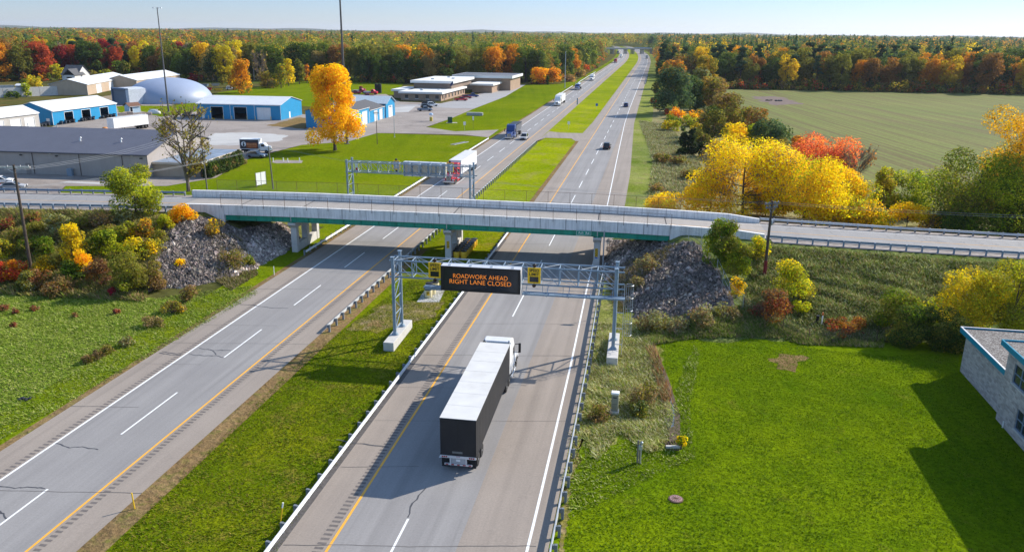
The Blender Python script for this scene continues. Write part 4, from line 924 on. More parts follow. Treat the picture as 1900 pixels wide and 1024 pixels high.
trailer(t, 14.55, m_blackbox, m_roof, detail=True, logo=True); tractor(t, 14.55 + 1.05, m_wht)
def down(px, py): p = G(px, py); return (p[0], p[1], .012)
def oncoming(label, px, py, build, nose):  # px, py: nose on the ground in the photograph; nose = y of the nose in local space
    p = G(px, py); rz = RZ_DN; t = thing('semi_truck', label, 'truck', (p[0] + math.sin(rz) * nose, p[1] - math.cos(rz) * nose, .012), rz); build(t); return t
def b_red(t): trailer(t, 15.2, m_wht, m_roof); tractor(t, 16.3, m_red)
oncoming('red semi truck with a long white trailer coming under the far gantry', 832, 343, b_red, 21.1)
def b_white(t): trailer(t, 14.8, m_wht, m_roof); tractor(t, 15.9, m_wht)
oncoming('white semi truck with double-high white trailer behind the blue dump truck', 1033, 197.5, b_white, 20.7)
def b_dump(t):
    L = 9.5; b = MB(); b.hexa([(-1.15, 0, 1.5), (1.15, 0, 1.5), (1.15, L, 1.5), (-1.15, L, 1.5), (-1.3, -.1, 3.5), (1.3, -.1, 3.5), (1.3, L, 3.5), (-1.3, L, 3.5)]); bd = b.build('dump_body', M('grey_dump_steel', (.30, .30, .31), .5, .15, 1.0, metal=.3, dirt=(.18, .16, .15)), t)
    b = MB()
    for i in range(12):
        y = .3 + i * .8
        for s in (-1, 1): b.bar((s * 1.17, y, 1.5), (s * 1.32, y, 3.48), .08)
    b.build('side_rib', m_sil, bd)
    b = MB(); b.box(-1.34, -.14, 3.5, 1.34, L + .04, 3.6); b.build('top_rim', m_chass, t); b = MB(); b.box(-1.2, .1, 3.6, 1.2, L - .1, 3.66); b.build('tarpaulin', m_black, t)
    box_part('chassis', t, m_chass, (-.5, .2, .7, .5, L + 1, 1.45))
    for y in (1.0, 2.4):
        for s in (-1, 1): wheel(t, s * .97, y, .52, .58)
    tractor(t, L + 1.0, m_blue, fairing=True)
oncoming('blue dump truck with an open grey body beside a silver car', 944, 259.5, b_dump, 15.3)
def b_tank(t):
    b = MB(); b.lathe([(.2, .2), (.85, .3), (1.0, .6), (1.0, 8.8), (.85, 9.1), (.2, 9.2)], (0, 0, 2.35), 18, 'y'); b.build('tank', m_chrome, t, smooth=True)
    box_part('chassis', t, m_chass, (-.5, .2, .7, .5, 10, 1.3)); box_part('walkway', t, m_alu, (-.25, .8, 3.36, .25, 8.6, 3.42))
    for y in (1.0, 2.3):
        for s in (-1, 1): wheel(t, s * .97, y, .52, .58)
    tractor(t, 10.3, m_blue, fairing=False)
oncoming('dark semi truck pulling a shiny tank on the left carriageway', 1070, 168, b_tank, 15.0)
def b_box(t):
    b = MB(); b.box(-1.25, 0, 1.0, 1.25, 7.5, 3.75); b.build('cargo_box', m_wht, t, bev=.04); box_part('chassis', t, m_chass, (-.5, 0, .5, .5, 9, .98))
    tractor(t, 7.7, m_wht, fairing=False, stacks=False)
oncoming('white box truck with a short cargo body, nearest the wood edge', 1097, 150.5, b_box, 12.4)
def b_far(cm):
    def f(t): trailer(t, 14.5, m_wht if cm is not m_dred else m_dred, m_roof if cm is not m_dred else m_dred); tractor(t, 15.6, cm)
    return f
oncoming('small dark red truck far away on the left carriageway', 1141, 117.5, b_far(m_dred), 20.4)
oncoming('small white truck far away coming round the bend before the far bridge', 1152, 107.5, b_far(m_wht), 20.4)
oncoming('tiny white truck just leaving the shade of the far bridge', 1146, 100.5, b_far(m_bgr), 20.4)
p = G(1200, 109.5); t = thing('semi_truck', 'small white truck far away on the right carriageway, driving towards the far bridge', 'truck', (p[0], p[1], .012), RZ_UP); trailer(t, 12, m_wht, m_roof, m_sil); tractor(t, 13.1, m_wht)

def car(label, loc, rz, pm_, kind='suv', group=None, name=None, cat=None):
    D = dict(suv=(4.7, 1.9, .95, 1.75, -.2, 3.2, .35, .75), sedan=(4.9, 1.85, .88, 1.45, .75, 3.75, .75, 1.0), pickup=(5.7, 2.0, 1.05, 1.85, 2.0, 4.15, .25, .65))[kind]
    L, W, zb, zt, ya, yb, ra, rb = D; w = W / 2
    t = thing(name or {'suv': 'parked_car', 'sedan': 'parked_car', 'pickup': 'pickup_truck'}[kind], label, cat or {'suv': 'car', 'sedan': 'car', 'pickup': 'pickup truck'}[kind], loc, rz, group)
    ya = max(ya, .12); b = MB()
    prof = [(.1, .35), (.02, .6), (.05, zb - .05), (.2, zb), (yb + .1, zb + .02), (L - .25, zb - .14), (L - .03, zb - .35), (L, .5), (L - .08, .32)]
    b.extr(prof, -w, w); b.build('body', pm_, t, bev=.07, seg=3)
    g = [(-w + .05, ya, zb - .02), (w - .05, ya, zb - .02), (w - .05, yb, zb - .02), (-w + .05, yb, zb - .02), (-w + .24, ya + ra, zt), (w - .24, ya + ra, zt), (w - .24, yb - rb, zt), (-w + .24, yb - rb, zt)]
    b = MB(); b.hexa(g); b.build('cabin', pm_, t, bev=.06, seg=2)
    b = MB()
    for q in ((0, 1, 5, 4), (1, 2, 6, 5), (2, 3, 7, 6), (3, 0, 4, 7)): pane(b, [g[i] for i in q], .014, .14)
    b.build('window', m_glass, t)
    if kind == 'pickup': box_part('truck_bed', t, m_chass, (-w + .12, .15, zb + .005, w - .12, ya - .08, zb + .02)); box_part('bed_rail', t, pm_, (-w + .02, .05, zb, -w + .12, ya, zb + .1), (w - .12, .05, zb, w - .02, ya, zb + .1), (-w + .12, .03, zb, w - .12, .13, zb + .1))
    for s in (-1, 1):
        box_part('headlight', t, m_head, (s * w * .72 - .2, L - .16, .62, s * w * .72 + .2, L - .01, .80)); box_part('tail_light', t, m_tail, (s * w * .84 - .12, .0, .70, s * w * .84 + .1, .09, .98)); box_part('side_mirror', t, m_black, (s * w - .02 if s > 0 else s * w - .2, yb - .55, zb + .05, s * w + .2 if s > 0 else s * w + .02, yb - .42, zb + .22))
    box_part('grille', t, m_black, (-w * .5, L - .06, .48, w * .5, L + .008, .68)); box_part('bumper', t, m_chass, (-w + .05, -.03, .34, w - .05, .08, .55), (-w + .05, L - .1, .28, w - .05, L + .03, .44))
    r = .36 if kind != 'sedan' else .33
    for y in (L * .17, L * .80):
        for s in (-1, 1): wheel(t, s * (w - .1), y, r, .24)
    return t
def at(px, py): p = G(px, py); return (p[0], p[1], 0.0)
def car_up(label, px, py, m, kind): p = G(px, py); car(label, (p[0], p[1], .012), RZ_UP, m, kind, name='moving_car')
def car_dn(label, px, py, m, kind): p = G(px, py); rz = RZ_DN; car(label, (p[0] + math.sin(rz) * 4.7, p[1] - math.cos(rz) * 4.7, .012), rz, m, kind, name='moving_car')
car_dn('silver car driving beside the blue dump truck', 970, 261, m_sil, 'suv')
car_up('black car on the right carriageway just beyond the bridge', 1125, 278.5, m_blk, 'suv')
car_up('dark blue car on the right carriageway beside the pines', 1161, 199.5, m_blue, 'suv')
# parked cars
c_ = at(22, 351); car('silver saloon parked on the dirt lot in front of the long warehouse', (c_[0] - 2.2, c_[1] - .5, .0), R(-78), m_sil, 'sedan')
c_ = at(-6, 343); car('white car half out of the picture on the dirt lot', (c_[0] - 2.6, c_[1] + 1.2, .0), R(-78), m_wht, 'sedan')
for px, py, m, k, lab, rz in ((775, 206.5, m_bgr, 'pickup', 'blue-grey pickup at the front of the row before the office', -72), (781, 201, m_blk, 'suv', 'black car second in the row before the office', -72), (792, 197.5, m_wht, 'suv', 'white car third in the row before the office', -72), (783, 194.5, m_blk, 'pickup', 'dark pickup at the back of the row before the office', -72),
                          (844, 187.5, m_red, 'pickup', 'bright red pickup beside the windows of the office', -72), (857, 183, m_dred, 'suv', 'dark red car between the red and the navy pickup', -72), (866, 180.5, m_blue, 'pickup', 'navy pickup at the far end of the row beside the office', -72),
                          (694, 181, m_red, 'pickup', 'red pickup behind the blue gabled garage', 105), (652, 178.5, m_sil, 'suv', 'silver car beside the orange maple in the back yard', 100), (648, 175, m_dred, 'pickup', 'dark red pickup behind the silver car in the back yard', -75), (912, 162.5, m_blk, 'suv', 'black car at the far corner of the office car park', -72),
                          (419, 167, m_wht, 'suv', 'white car on the grass near the small orange maple', -70), (338, 218, m_blk, 'suv', 'dark car half hidden behind the bare tree', -70)):
    q = at(px, py); car(lab, q, R(rz), m, k)
c_ = at(462, 293); car('grey car parked under the end of the low canopy roof', (c_[0] - .5, c_[1] + 1, 0), R(-100), m_bgr, 'suv')
# parked box truck with a printed side
p0 = G(449, 283); t = thing('box_truck', 'parked white box truck with a dark orange picture on its side', 'truck', (p0[0], p0[1], 0), R(-92))
b = MB(); b.box(-1.2, 0, 1.0, 1.2, 4.9, 3.5); b.build('cargo_box', m_wht, t, bev=.03)
b = MB(); b.cur = 0; b.box(1.202, .12, 1.15, 1.22, 4.78, 3.36); pn = b.build('side_picture', M('printed_side', (.055, .05, .055), .5, .3, .8), t)
b = MB(); b.box(1.221, 1.7, 1.3, 1.226, 4.5, 2.6); b.build('orange_field', M('orange_print', (.36, .10, .03), .5, .5, 1.2), pn)
b = MB(); b.lathe([(.62, 1.222), (.62, 1.228)], (0, 1.05, 2.3), 24, 'x'); b.build('disc', m_signw, pn)
b = MB(); b.extr([(.85, 1.75), (1.15, 1.72), (1.3, 2.1), (1.12, 2.35), (1.22, 2.7), (1.0, 2.75), (.86, 2.3)], 1.2285, 1.2325); b.build('emblem', m_black, pn)
b = MB()
for i, (y0, y1) in enumerate(((1.95, 2.4), (2.5, 2.9), (3.0, 3.3), (3.4, 3.75), (3.85, 4.3))): b.box(1.2265, y0, 2.05, 1.231, y1, 2.42)
for y0 in (2.2, 2.6, 3.0, 3.4, 3.8): b.box(1.2265, y0, 1.6, 1.231, y0 + .28, 1.8)
b.build('faded_lettering', M('pale_orange_print', (.55, .24, .10), .5), pn)
b = MB(); b.extr([(5.0, .6), (5.0, 2.4), (5.4, 2.5), (6.0, 2.45), (6.5, 1.75), (7.4, 1.55), (7.5, .6)], -1.0, 1.0); b.build('cab', m_wht, t, bev=.07)
b = MB(); pane(b, [(-.9, 6.48, 1.78), (.9, 6.48, 1.78), (.85, 6.02, 2.42), (-.85, 6.02, 2.42)], .02, .05); b.box(1.0, 5.35, 1.65, 1.012, 6.15, 2.25); b.box(-1.012, 5.35, 1.65, -1.0, 6.15, 2.25); b.build('window', m_glass, t)
box_part('chassis', t, m_chass, (-.9, .2, .5, .9, 7.0, .98)); box_part('bumper', t, m_chrome, (-1.0, 7.45, .45, 1.0, 7.6, .7))
for y in (1.3, 6.6):
    for s in (-1, 1): wheel(t, s * .95, y, .42, .3)
# parked trailer
pa, pb = G(196, 247), G(271, 237); t = thing('parked_trailer', 'long white semi trailer parked alone on the yard', 'trailer', (pb[0], pb[1], 0), math.atan2(pa[1] - pb[1], pa[0] - pb[0]) - math.pi / 2)
trailer(t, 13.4, m_wht, m_roof)
t = thing('round_tank', 'orange round tank on a cradle beside the parked white trailer', 'tank', at(196, 250)); b = MB(); b.lathe([(.1, -.9), (.6, -.8), (.95, -.4), (1.0, 0), (.95, .4), (.6, .8), (.1, .9)], (0, 0, 1.25), 16, 'x'); b.build('tank', M('orange_tank_paint', (.50, .20, .05), .5, .2, 1.5), t, smooth=True); b = MB(); b.box(-.7, -.8, 0, -.5, .8, .6); b.box(.5, -.8, 0, .7, .8, .6); b.build('cradle', m_rust, t)
# snow ploughs standing in front of the sheds
def make_plough(label, loc, rz, mat):
    t = thing('snow_plough', label, 'snow plough', loc, rz, 'snow ploughs in front of the blue shed')
    P = [(.0, .05), (.12, .3), (.14, .6), (.05, .95), (-.12, 1.2), (-.06, 1.24), (.14, .98), (.22, .6), (.2, .28), (.06, .02)]
    b = MB(); b.extr([(y, z) for y, z in P], -1.6, 1.6); bl = b.build('blade', mat, t); b = MB()
    for x in (-1.5, -.9, -.3, .3, .9, 1.5): b.box(x - .03, .22, .1, x + .03, .34, 1.0)
    b.build('rib', m_chrome, bl); b = MB(); b.bar((-.9, .3, .45), (0, 1.5, .5), .1); b.bar((.9, .3, .45), (0, 1.5, .5), .1); b.bar((-.9, .3, .45), (.9, .3, .45), .1); b.bar((0, 1.5, .4), (0, 1.5, 1.1), .12); b.build('frame', m_chass, t)
    for s in (-1, 1):
        b = MB(); b.lathe([(.12, -.09), (.3, -.09), (.32, 0), (.3, .09), (.12, .09)], (s * .6, 1.1, .31), 12, 'x'); b.build('wheel', m_tyre, t)
    return t
pl0 = None; ang = R(77.8)
for ci, (px, py, n, nm) in enumerate(((72, 236, 2, 'gray garage'), (86, 233, 2, 'corner of the blue shed'), (108, 231, 4, 'first dark doorway of the blue shed'), (146, 225.5, 4, 'second dark doorway of the blue shed'), (186, 220, 4, 'third dark doorway of the blue shed'))):
    q = np.array(at(px, py))
    for i in range(n):
        o = q + np.array([math.cos(ang), math.sin(ang), 0]) * 1.9 * i + np.array([.6, -.1, 0])
        lab = f"{['nearest','second','third','farthest'][i if n == 4 else i * 3]} dark snow plough in the cluster beside the {nm}"
        if pl0 is None: pl0 = make_plough(lab, o, ang + R(75), M('dark_plough_steel', (.045, .05, .06), .5, .3))
        else: copy_tree(pl0, lab, o, ang + R(75 + rnd.uniform(-12, 12)))
# tractor and trucks behind the garages
def farm_truck(label, px, py, rz, m):
    t = thing('utility_truck', label, 'truck', at(px, py), R(rz)); b = MB(); b.box(-1.15, 0, .9, 1.15, 3.6, 1.5); b.build('flat_bed', m_sil, t); b = MB(); b.extr([(3.7, .6), (3.7, 2.4), (5.0, 2.45), (5.4, 1.7), (6.6, 1.5), (6.7, .6)], -1.1, 1.1); b.build('cab', m, t, bev=.06)
    b = MB(); pane(b, [(-1.0, 5.38, 1.75), (1.0, 5.38, 1.75), (.95, 5.03, 2.4), (-.95, 5.03, 2.4)], .02, .05); b.box(1.1, 4.0, 1.6, 1.112, 4.9, 2.25); b.box(-1.112, 4.0, 1.6, -1.1, 4.9, 2.25); b.build('window', m_glass, t); box_part('chassis', t, m_chass, (-.5, 0, .5, .5, 6.2, .88))
    for y in (1.0, 5.8):
        for s in (-1, 1): wheel(t, s * 1.0, y, .46, .32)
farm_truck('red flatbed truck in the back yard beside two dark drums', 676, 175.5, -100, m_red); farm_truck('dark red flatbed truck at the left end of the back yard', 655, 173, -100, m_dred)
t = thing('farm_tractor', 'small red tractor between the trucks in the back yard', 'tractor', at(667, 170), R(-100)); b = MB(); b.extr([(1.4, .7), (1.4, 1.5), (3.2, 1.4), (3.3, .7)], -.4, .4); b.build('hood', m_red, t, bev=.05); b = MB(); b.box(-.7, .2, 1.0, .7, 1.4, 2.4); b.build('cab', m_glass, t); box_part('cab_roof', t, m_red, (-.8, .1, 2.4, .8, 1.5, 2.55))
for s in (-1, 1): wheel(t, s * .85, .6, .75, .4); wheel(t, s * .65, 2.8, .45, .3)
# ================================================================ buildings
def siding(name, col, rib=2.2, var=.06):
    m, nt, b, out = newmat(name); k = NT(nt)
    c = k.ramp(k.noise(.4, 4, .6), [(.3, tuple(x * (1 - var) for x in col)), (.7, tuple(min(1, x * (1 + var)) for x in col))])
    v = k.scaled((1.5, 1.5, .15)); c = k.mix(k.fr(k.noise(1.0, 5, .6, v), .5, .8, 0, .3), c, tuple(x * .6 for x in col))
    k.link(c, b.inputs['Base Color']); b.inputs['Roughness'].default_value = .5; b.inputs['Specular IOR Level'].default_value = .3
    w = k.n('ShaderNodeTexWave', wave_type='BANDS', bands_direction='X', wave_profile='TRI'); w.inputs['Scale'].default_value = rib; k.link(k.co, w.inputs['Vector'])
    w2 = k.n('ShaderNodeTexWave', wave_type='BANDS', bands_direction='Y', wave_profile='TRI'); w2.inputs['Scale'].default_value = rib; k.link(k.co, w2.inputs['Vector'])
    k.bump(k.math('ADD', w.outputs['Fac'], w2.outputs['Fac']), b, .5, .04); return m
s_blue = siding('bright_blue_siding', (.02, .25, .47)); s_tan = siding('tan_siding', (.47, .36, .26)); s_grey = siding('pale_grey_siding', (.45, .42, .38)); s_beige = siding('beige_warehouse_siding', (.36, .32, .29))
s_wroof = siding('white_metal_roof', (.66, .67, .68), 1.5); s_droof = siding('dark_slate_metal_roof', (.115, .115, .14), 1.5); s_door = siding('white_roller_door', (.76, .76, .75), 4.0)
m_trim = M('white_trim', (.76, .76, .74), .5, .06); m_brick = M('brown_brick', (.34, .235, .165), .9, .15, .6, bump=.3, bs=6); m_fascia = M('white_roof_fascia', (.74, .72, .68), .6, .05, .5, dirt=(.6, .58, .55))
m_shingle = M('grey_shingles', (.10, .10, .105), .95, .25, 3, bump=.4, bs=8); m_brownroof = M('brown_shingles', (.17, .09, .06), .95, .25, 3); m_wglass = M('dark_window_glass', (.02, .03, .04), .12, .1, spec=.6)
m_floor = M('shed_floor', (.12, .115, .11), .9, .2); m_tarroof = M('dark_membrane_roof', (.13, .14, .16), .8, .2, .3)
def holes_wall(mb, x0, x1, y0, y1, z0, z1, holes):
    x = x0
    for a, b, zb, zt in sorted(holes):
        if a > x: mb.box(x, y0, z0, a, y1, z1)
        if zb > z0: mb.box(a, y0, z0, b, y1, zb)
        if zt < z1: mb.box(a, y0, zt, b, y1, z1)
        x = b
    if x < x1: mb.box(x, y0, z0, x1, y1, z1)
def frame_from(A, B):
    return (A[0], A[1], 0), math.atan2(B[1] - A[1], B[0] - A[0]), math.hypot(B[0] - A[0], B[1] - A[1])
def shed(name, label, A, B, D, h, rise, wall, roof, doors=(), end=(), over=.35, endwall=None, trim=m_trim, ridge='x', cat='shed'):
    """front wall from A to B; D = depth behind it; doors: (x0, x1, height, kind)."""
    loc, rz, L = frame_from(A, B); t = thing(name, label, cat, loc, rz); w = .2
    b = MB(); holes_wall(b, 0, L, 0, w, 0, h, [(d[0], d[1], 0, d[2]) for d in doors if d[3] in ('white', 'open')]); b.box(0, D - w, 0, L, D, h)
    b.build('wall', wall, t)
    for x0 in (0, L - w):
        g = MB(); g.extr([(w + .001, 0), (D - w - .001, 0), (D - w - .001, h), (D / 2, h + rise * (1 - 2 * w / D) if ridge == 'x' else h), (w + .001, h)], x0, x0 + w); g.build('gable_wall', endwall or wall, t)
    f = MB(); f.box(w, w, .0, L - w, D - w, .02); f.build('floor', m_floor, t)
    r = MB(); th = .14; sl = rise / (D / 2)
    for sgn in (0, 1):
        y0, y1 = (-over, D / 2) if sgn == 0 else (D + over, D / 2); z0, z1 = h - over * sl + .03, h + rise + .03
        r.hexa([(-over, y0, z0), (L + over, y0, z0), (L + over, y1, z1), (-over, y1, z1), (-over, y0, z0 + th), (L + over, y0, z0 + th), (L + over, y1, z1 + th), (-over, y1, z1 + th)])
    r.build('roof', roof, t)
    tr = MB()
    for x in (-.06, L - .04): tr.box(x, -.04, 0, x + .1, .0, h)
    tr.box(0, -over - .03, h - over * sl - .1, L, -over + .0, h - over * sl + .028); tr.build('trim', trim, t)
    for d in doors:
        if d[3] == 'white': q = MB(); q.box(d[0], .08, 0, d[1], .14, d[2]); q.build('roller_door', s_door, t)
        elif d[3] == 'grey': q = MB(); q.box(d[0], -.04, 0.02, d[1], -.001, d[2]); q.build('door', M('grey_brown_door', (.24, .21, .19), .6), t)
        elif d[3] == 'panel': q = MB(); q.box(d[0], -.04, 0.02, d[1], -.001, d[2]); q.build('door', m_trim, t)
        if d[3] in ('white', 'open'):
            q = MB(); q.box(d[0] - .12, -.05, 0, d[0], -.001, d[2] + .1); q.box(d[1], -.05, 0, d[1] + .12, -.001, d[2] + .1); q.box(d[0], -.05, d[2], d[1], -.001, d[2] + .1); q.build('door_frame', trim, t)
    for (y0, y1, z0, z1, m, side) in end:
        q = MB(); x = L if side else 0; q.box(x - .03, y0, z0, x + .03, y1, z1); q.build('window' if z0 > .3 else 'door', m, t)
    return t, rz, L
def g2(px, py): p = G(px, py); return np.array([p[0], p[1]])
# long beige warehouse
B_ = g2(277, 330); A_ = g2(0, 321); A_ = B_ + (A_ - B_) / np.linalg.norm(A_ - B_) * 58
t, rz, L = shed('warehouse', 'long beige metal warehouse with a dark slate roof beside the overpass road', A_, B_, 27, 4.7, 3.4, s_beige, s_droof, [(30.4, 31.5, 2.3, 'grey')], trim=m_shingle, cat='warehouse')
q = MB()
for x in (32.2, 42.8, 52.4): q.box(x, -.12, 0, x + .1, -.02, 4.5)
q.build('downspout', M('dark_downspout', (.10, .08, .07), .6), t)
for x in (29.5, 37.6, 56.5): q = MB(); q.box(x, -.28, 3.9, x + .5, -.001, 4.1); q.build('wall_lamp', m_black, t)
for x in (36.3, 54.6): q = MB(); q.box(x, -.3, 4.42, x + .4, -.06, 4.56); q.build('flood_lamp', M('pale_lamp_glass', (.7, .66, .5), .3), t)
for x, yy in ((39.5, 6), (48.9, 6)): q = MB(); z = 4.7 + yy * .252; q.tube([(x, yy, z - .1), (x, yy, z + .7), (x + .25, yy, z + .95)], .17, 10); q.build('roof_vent', m_trim, t, smooth=True)
for x in (22, 29): q = MB(); q.tube([(x, 13.5, 8.0), (x, 13.5, 9.0)], .08, 6); q.build('roof_pipe', m_galv, t)
q = MB(); q.box(40.2, -.9, 0, 41.3, -.25, 1.5); q.build('meter_cabinet', m_gblue, t)
# low brick annex and canopy behind the hedge
A_ = g2(292, 330); ax, rz, _ = frame_from(B_, B_ + np.array([.99, -.12]))
t = thing('brick_annex', 'low brick annex at the gable end of the beige warehouse', 'building', (B_[0] + 1.5, B_[1] + 2, 0), rz)
q = MB(); q.box(0, 0, 0, 9, 6, 2.6); q.build('wall', M('dark_brown_brick', (.20, .16, .13), .9, .2, 1), t); q = MB(); q.box(-.4, -.5, 2.6, 9.4, 6.4, 2.95); q.build('roof', m_fascia, t); q = MB(); q.box(4, -.03, .9, 6, .0, 2.2); q.build('window', m_wglass, t)
q1 = G(384, 300, 2.8); q2 = G(446, 279.5, 2.8); d = q2[:2] - q1[:2]; Lc = np.linalg.norm(d)
t = thing('canopy_building', 'low flat-roofed building with a pale edge behind the dark hedge', 'building', (q1[0], q1[1], 0), math.atan2(d[1], d[0]))
q = MB(); q.box(-4, 0, 2.6, Lc, 12, 3.0); q.build('fascia', M('tan_fascia', (.50, .42, .33), .7), t); q = MB(); q.box(-3.8, .2, 3.002, Lc - .2, 11.8, 3.05); q.build('roof', M('blue_grey_flat_roof', (.20, .25, .32), .6, .35, .5), t); q = MB(); q.box(-3.5, 1.5, 0, Lc - 3, 11, 2.598); q.build('wall', s_tan, t)
for x in np.linspace(0, Lc - .5, 5): q = MB(); q.box(x, .3, 0, x + .25, .55, 2.598); q.build('post', m_trim, t)
# sheds
shed('garage', 'pale grey garage with two white roller doors at the left edge', g2(75, 239) - np.array([math.cos(R(77)), math.sin(R(77))]) * 24, g2(75, 239), 11, 4.8, 2.0, s_grey, s_wroof, [(13.2, 17.0, 3.7, 'white'), (18.5, 22.2, 3.7, 'white'), (7, 10.8, 3.7, 'white')])
shed('blue_shed', 'blue shed with three dark open doorways and a white roof', g2(99.7, 233), g2(218, 216), 15, 4.45, 2.4, s_blue, s_wroof, [(5.2, 9.0, 3.6, 'open'), (13.0, 17.0, 3.6, 'open'), (21.8, 25.8, 3.6, 'open')], end=((1.2, 2.4, .02, 2.1, m_trim, 0),))
a0 = np.array([-195.2, 378.3]); b0_ = np.array([-204.4, 441.5])
shed('tan_hangar', 'tan metal hangar with two white doors, nearer of the two tan ones', a0, b0_, 16.3, 4.75, 2.3, s_tan, s_wroof, [(12, 19, 4.0, 'white'), (30, 37, 4.0, 'white'), (46, 52, 3.6, 'open')])
shed('tan_hangar', 'farther tan metal hangar partly hidden behind the dome', np.array([-188.9, 414.8]), np.array([-189.9, 472]), 16, 4.6, 2.3, s_tan, s_wroof, [(9, 15, 3.6, 'open'), (26, 32, 4.0, 'white')])
t, rz, L = shed('blue_shed', 'long blue shed with a white roof, two dark doorways and a white roller door', g2(367.6, 220), g2(521.6, 223.5), 19.8, 5.05, 2.0, s_blue, s_wroof, [(1.6, 2.5, 2.2, 'panel'), (4.9, 9.3, 4.1, 'open'), (13.3, 17.8, 4.1, 'open'), (21.6, 26.3, 4.0, 'white')], end=((7.5, 8.6, .02, 2.2, m_trim, 1),))
q = MB()
for x in (11.9, 20.6): q.box(x, -.1, 0, x + .1, -.0, 4.9)
q.build('downspout', m_trim, t)
bo = None
for i, x in enumerate((4.4, 9.8, 12.8, 18.3, 21.2, 26.8)):
    c, s = math.cos(rz), math.sin(rz); P = g2(367.6, 220) + np.array([c * x + s * 1.1, s * x - c * 1.1])
    lab = f"yellow bollard {['left','right'][i % 2]} of the {['first dark doorway','second dark doorway','white roller door'][i // 2]} of the long blue shed"
    if bo is None: bo = tag(MB().lathe([(.14, 0), (.14, 1.15), (.1, 1.25), (0, 1.28)], (0, 0, 0), 10).build('bollard', M('pale_yellow_bollard', (.62, .50, .22), .5), None, smooth=True), lab, 'bollard', 'bollards beside the doors of the long blue shed'); o = bo
    else: o = bo.copy(); COL.objects.link(o); o['label'] = lab
    o.location = (P[0], P[1], 0)
# blue garages behind the orange maple
u = np.array([math.cos(R(80.8)), math.sin(R(80.8))]); P0 = g2(652, 239.5)
t, rz, L = shed('blue_garage', 'blue garage with a green sign and a dark roof behind the orange maple', P0, P0 + u * 17.5, 15, 5.3, 2.0, s_blue, m_shingle, [(1.4, 5.0, 4.2, 'white'), (10.6, 15.4, 4.2, 'white')], over=.25)
q = MB(); q.box(6.4, -.12, 1.7, 9.4, -.02, 4.4); sg = q.build('green_sign', M('bright_green_board', (.0, .33, .22), .5, .05), t); q = MB()
for z in (3.9, 3.35, 2.8, 2.3):
    for x0, x1 in ((6.7, 7.6), (7.8, 8.3), (8.45, 9.1)): q.box(x0, -.128, z - .12, x1, -.121, z + .12)
q.build('sign_lines', m_trim, sg)
t, rz, L = shed('blue_garage', 'lower blue garage with two white doors in the middle of the row', P0 + u * 17.7, P0 + u * 33.8, 14, 4.2, 2.0, s_blue, m_shingle, [(5, 8.2, 3.5, 'white'), (10.5, 13.8, 3.5, 'white')], over=.25)
P3 = P0 + u * 34.2; v = np.array([u[1], -u[0]])
t = thing('blue_garage', 'tall blue garage with a pale gabled front at the end of the row', 'garage', (P3[0], P3[1], 0), R(80.8) - 0.0); D, W, h, rs = 17, 10.5, 5.0, 2.1
q = MB(); q.extr([(0, 0), (W, 0), (W, h), (W / 2, h + rs), (0, h)], -.4, D - .4, 'xz'); q.build('wall', s_blue, t)
q = MB()
for s in (0, 1): x0, x1 = (-.4, W / 2) if s == 0 else (W + .4, W / 2); z0, z1 = h - .16 + .03, h + rs + .03; q.hexa([(x0, -.9, z0), (x1, -.9, z1), (x1, D, z1), (x0, D, z0), (x0, -.9, z0 + .15), (x1, -.9, z1 + .15), (x1, D, z1 + .15), (x0, D, z0 + .15)])
q.build('roof', M('pale_blue_roof', (.45, .52, .56), .5), t); q = MB(); q.box(2.8, -.46, 0, 7.4, -.402, 4.0); q.build('roller_door', s_door, t)
# dome
DC = G(315, 187); t = thing('salt_dome', 'large smooth blue-grey dome in the middle of the yard', 'dome', (DC[0], DC[1], 0)); Rr, Hh = 17.6, 9.6
prof = [(Rr + .3, 0), (Rr + .3, .5), (Rr, .5)] + [(Rr * math.cos(a) ** .92, .5 + (Hh - .5) * math.sin(a)) for a in np.linspace(.03, math.pi / 2 - .02, 26)] + [(.01, Hh)]
q = MB(); q.lathe(prof, (0, 0, 0), 72); q.build('shell', M('blue_grey_dome_skin', (.28, .33, .44), .48, .05, .15, spec=.6), t, smooth=True)
PA, PB = G(209, 193), G(236, 195.5); d = PB[:2] - PA[:2]; rz = math.atan2(d[1], d[0]); Lp = np.linalg.norm(d)
po = thing('dome_portal', 'blue framed entrance hall joined to the left side of the dome', 'portal', (PA[0], PA[1], 0), rz); zt = 6.4
q = MB(); q.box(0, 0, 0, .5, 1.2, zt); q.box(Lp - .5, 0, 0, Lp, 1.2, zt); q.box(0, 0, zt - .5, Lp, 1.2, zt + .1); q.build('frame', M('slate_blue_frame', (.10, .15, .24), .5, .1), po)
q = MB(); q.box(.5, .5, 0, Lp - .5, .6, zt - .5); q.build('door', siding('slate_door', (.13, .16, .21), 1.0), po)
q = MB(); q.extr([(.2, 0), (.2, zt - .3), (Lp * .3, zt + .2), (Lp * .7, zt + .2), (Lp - .2, zt - .3), (Lp - .2, 0)], 1.2, 9, 'xz'); q.build('vault', M('pale_vault_skin', (.50, .53, .58), .5), po)
# kiosk
KP = G(240, 211); t, rz, L = shed('kiosk', 'small pale blue kiosk with a brown roof in front of the dome', g2(241, 210), g2(261, 208.5), 3.4, 2.5, .9, siding('pale_blue_siding', (.42, .55, .66)), m_brownroof, [(.3, 1.2, 2.0, 'open')], over=.4)
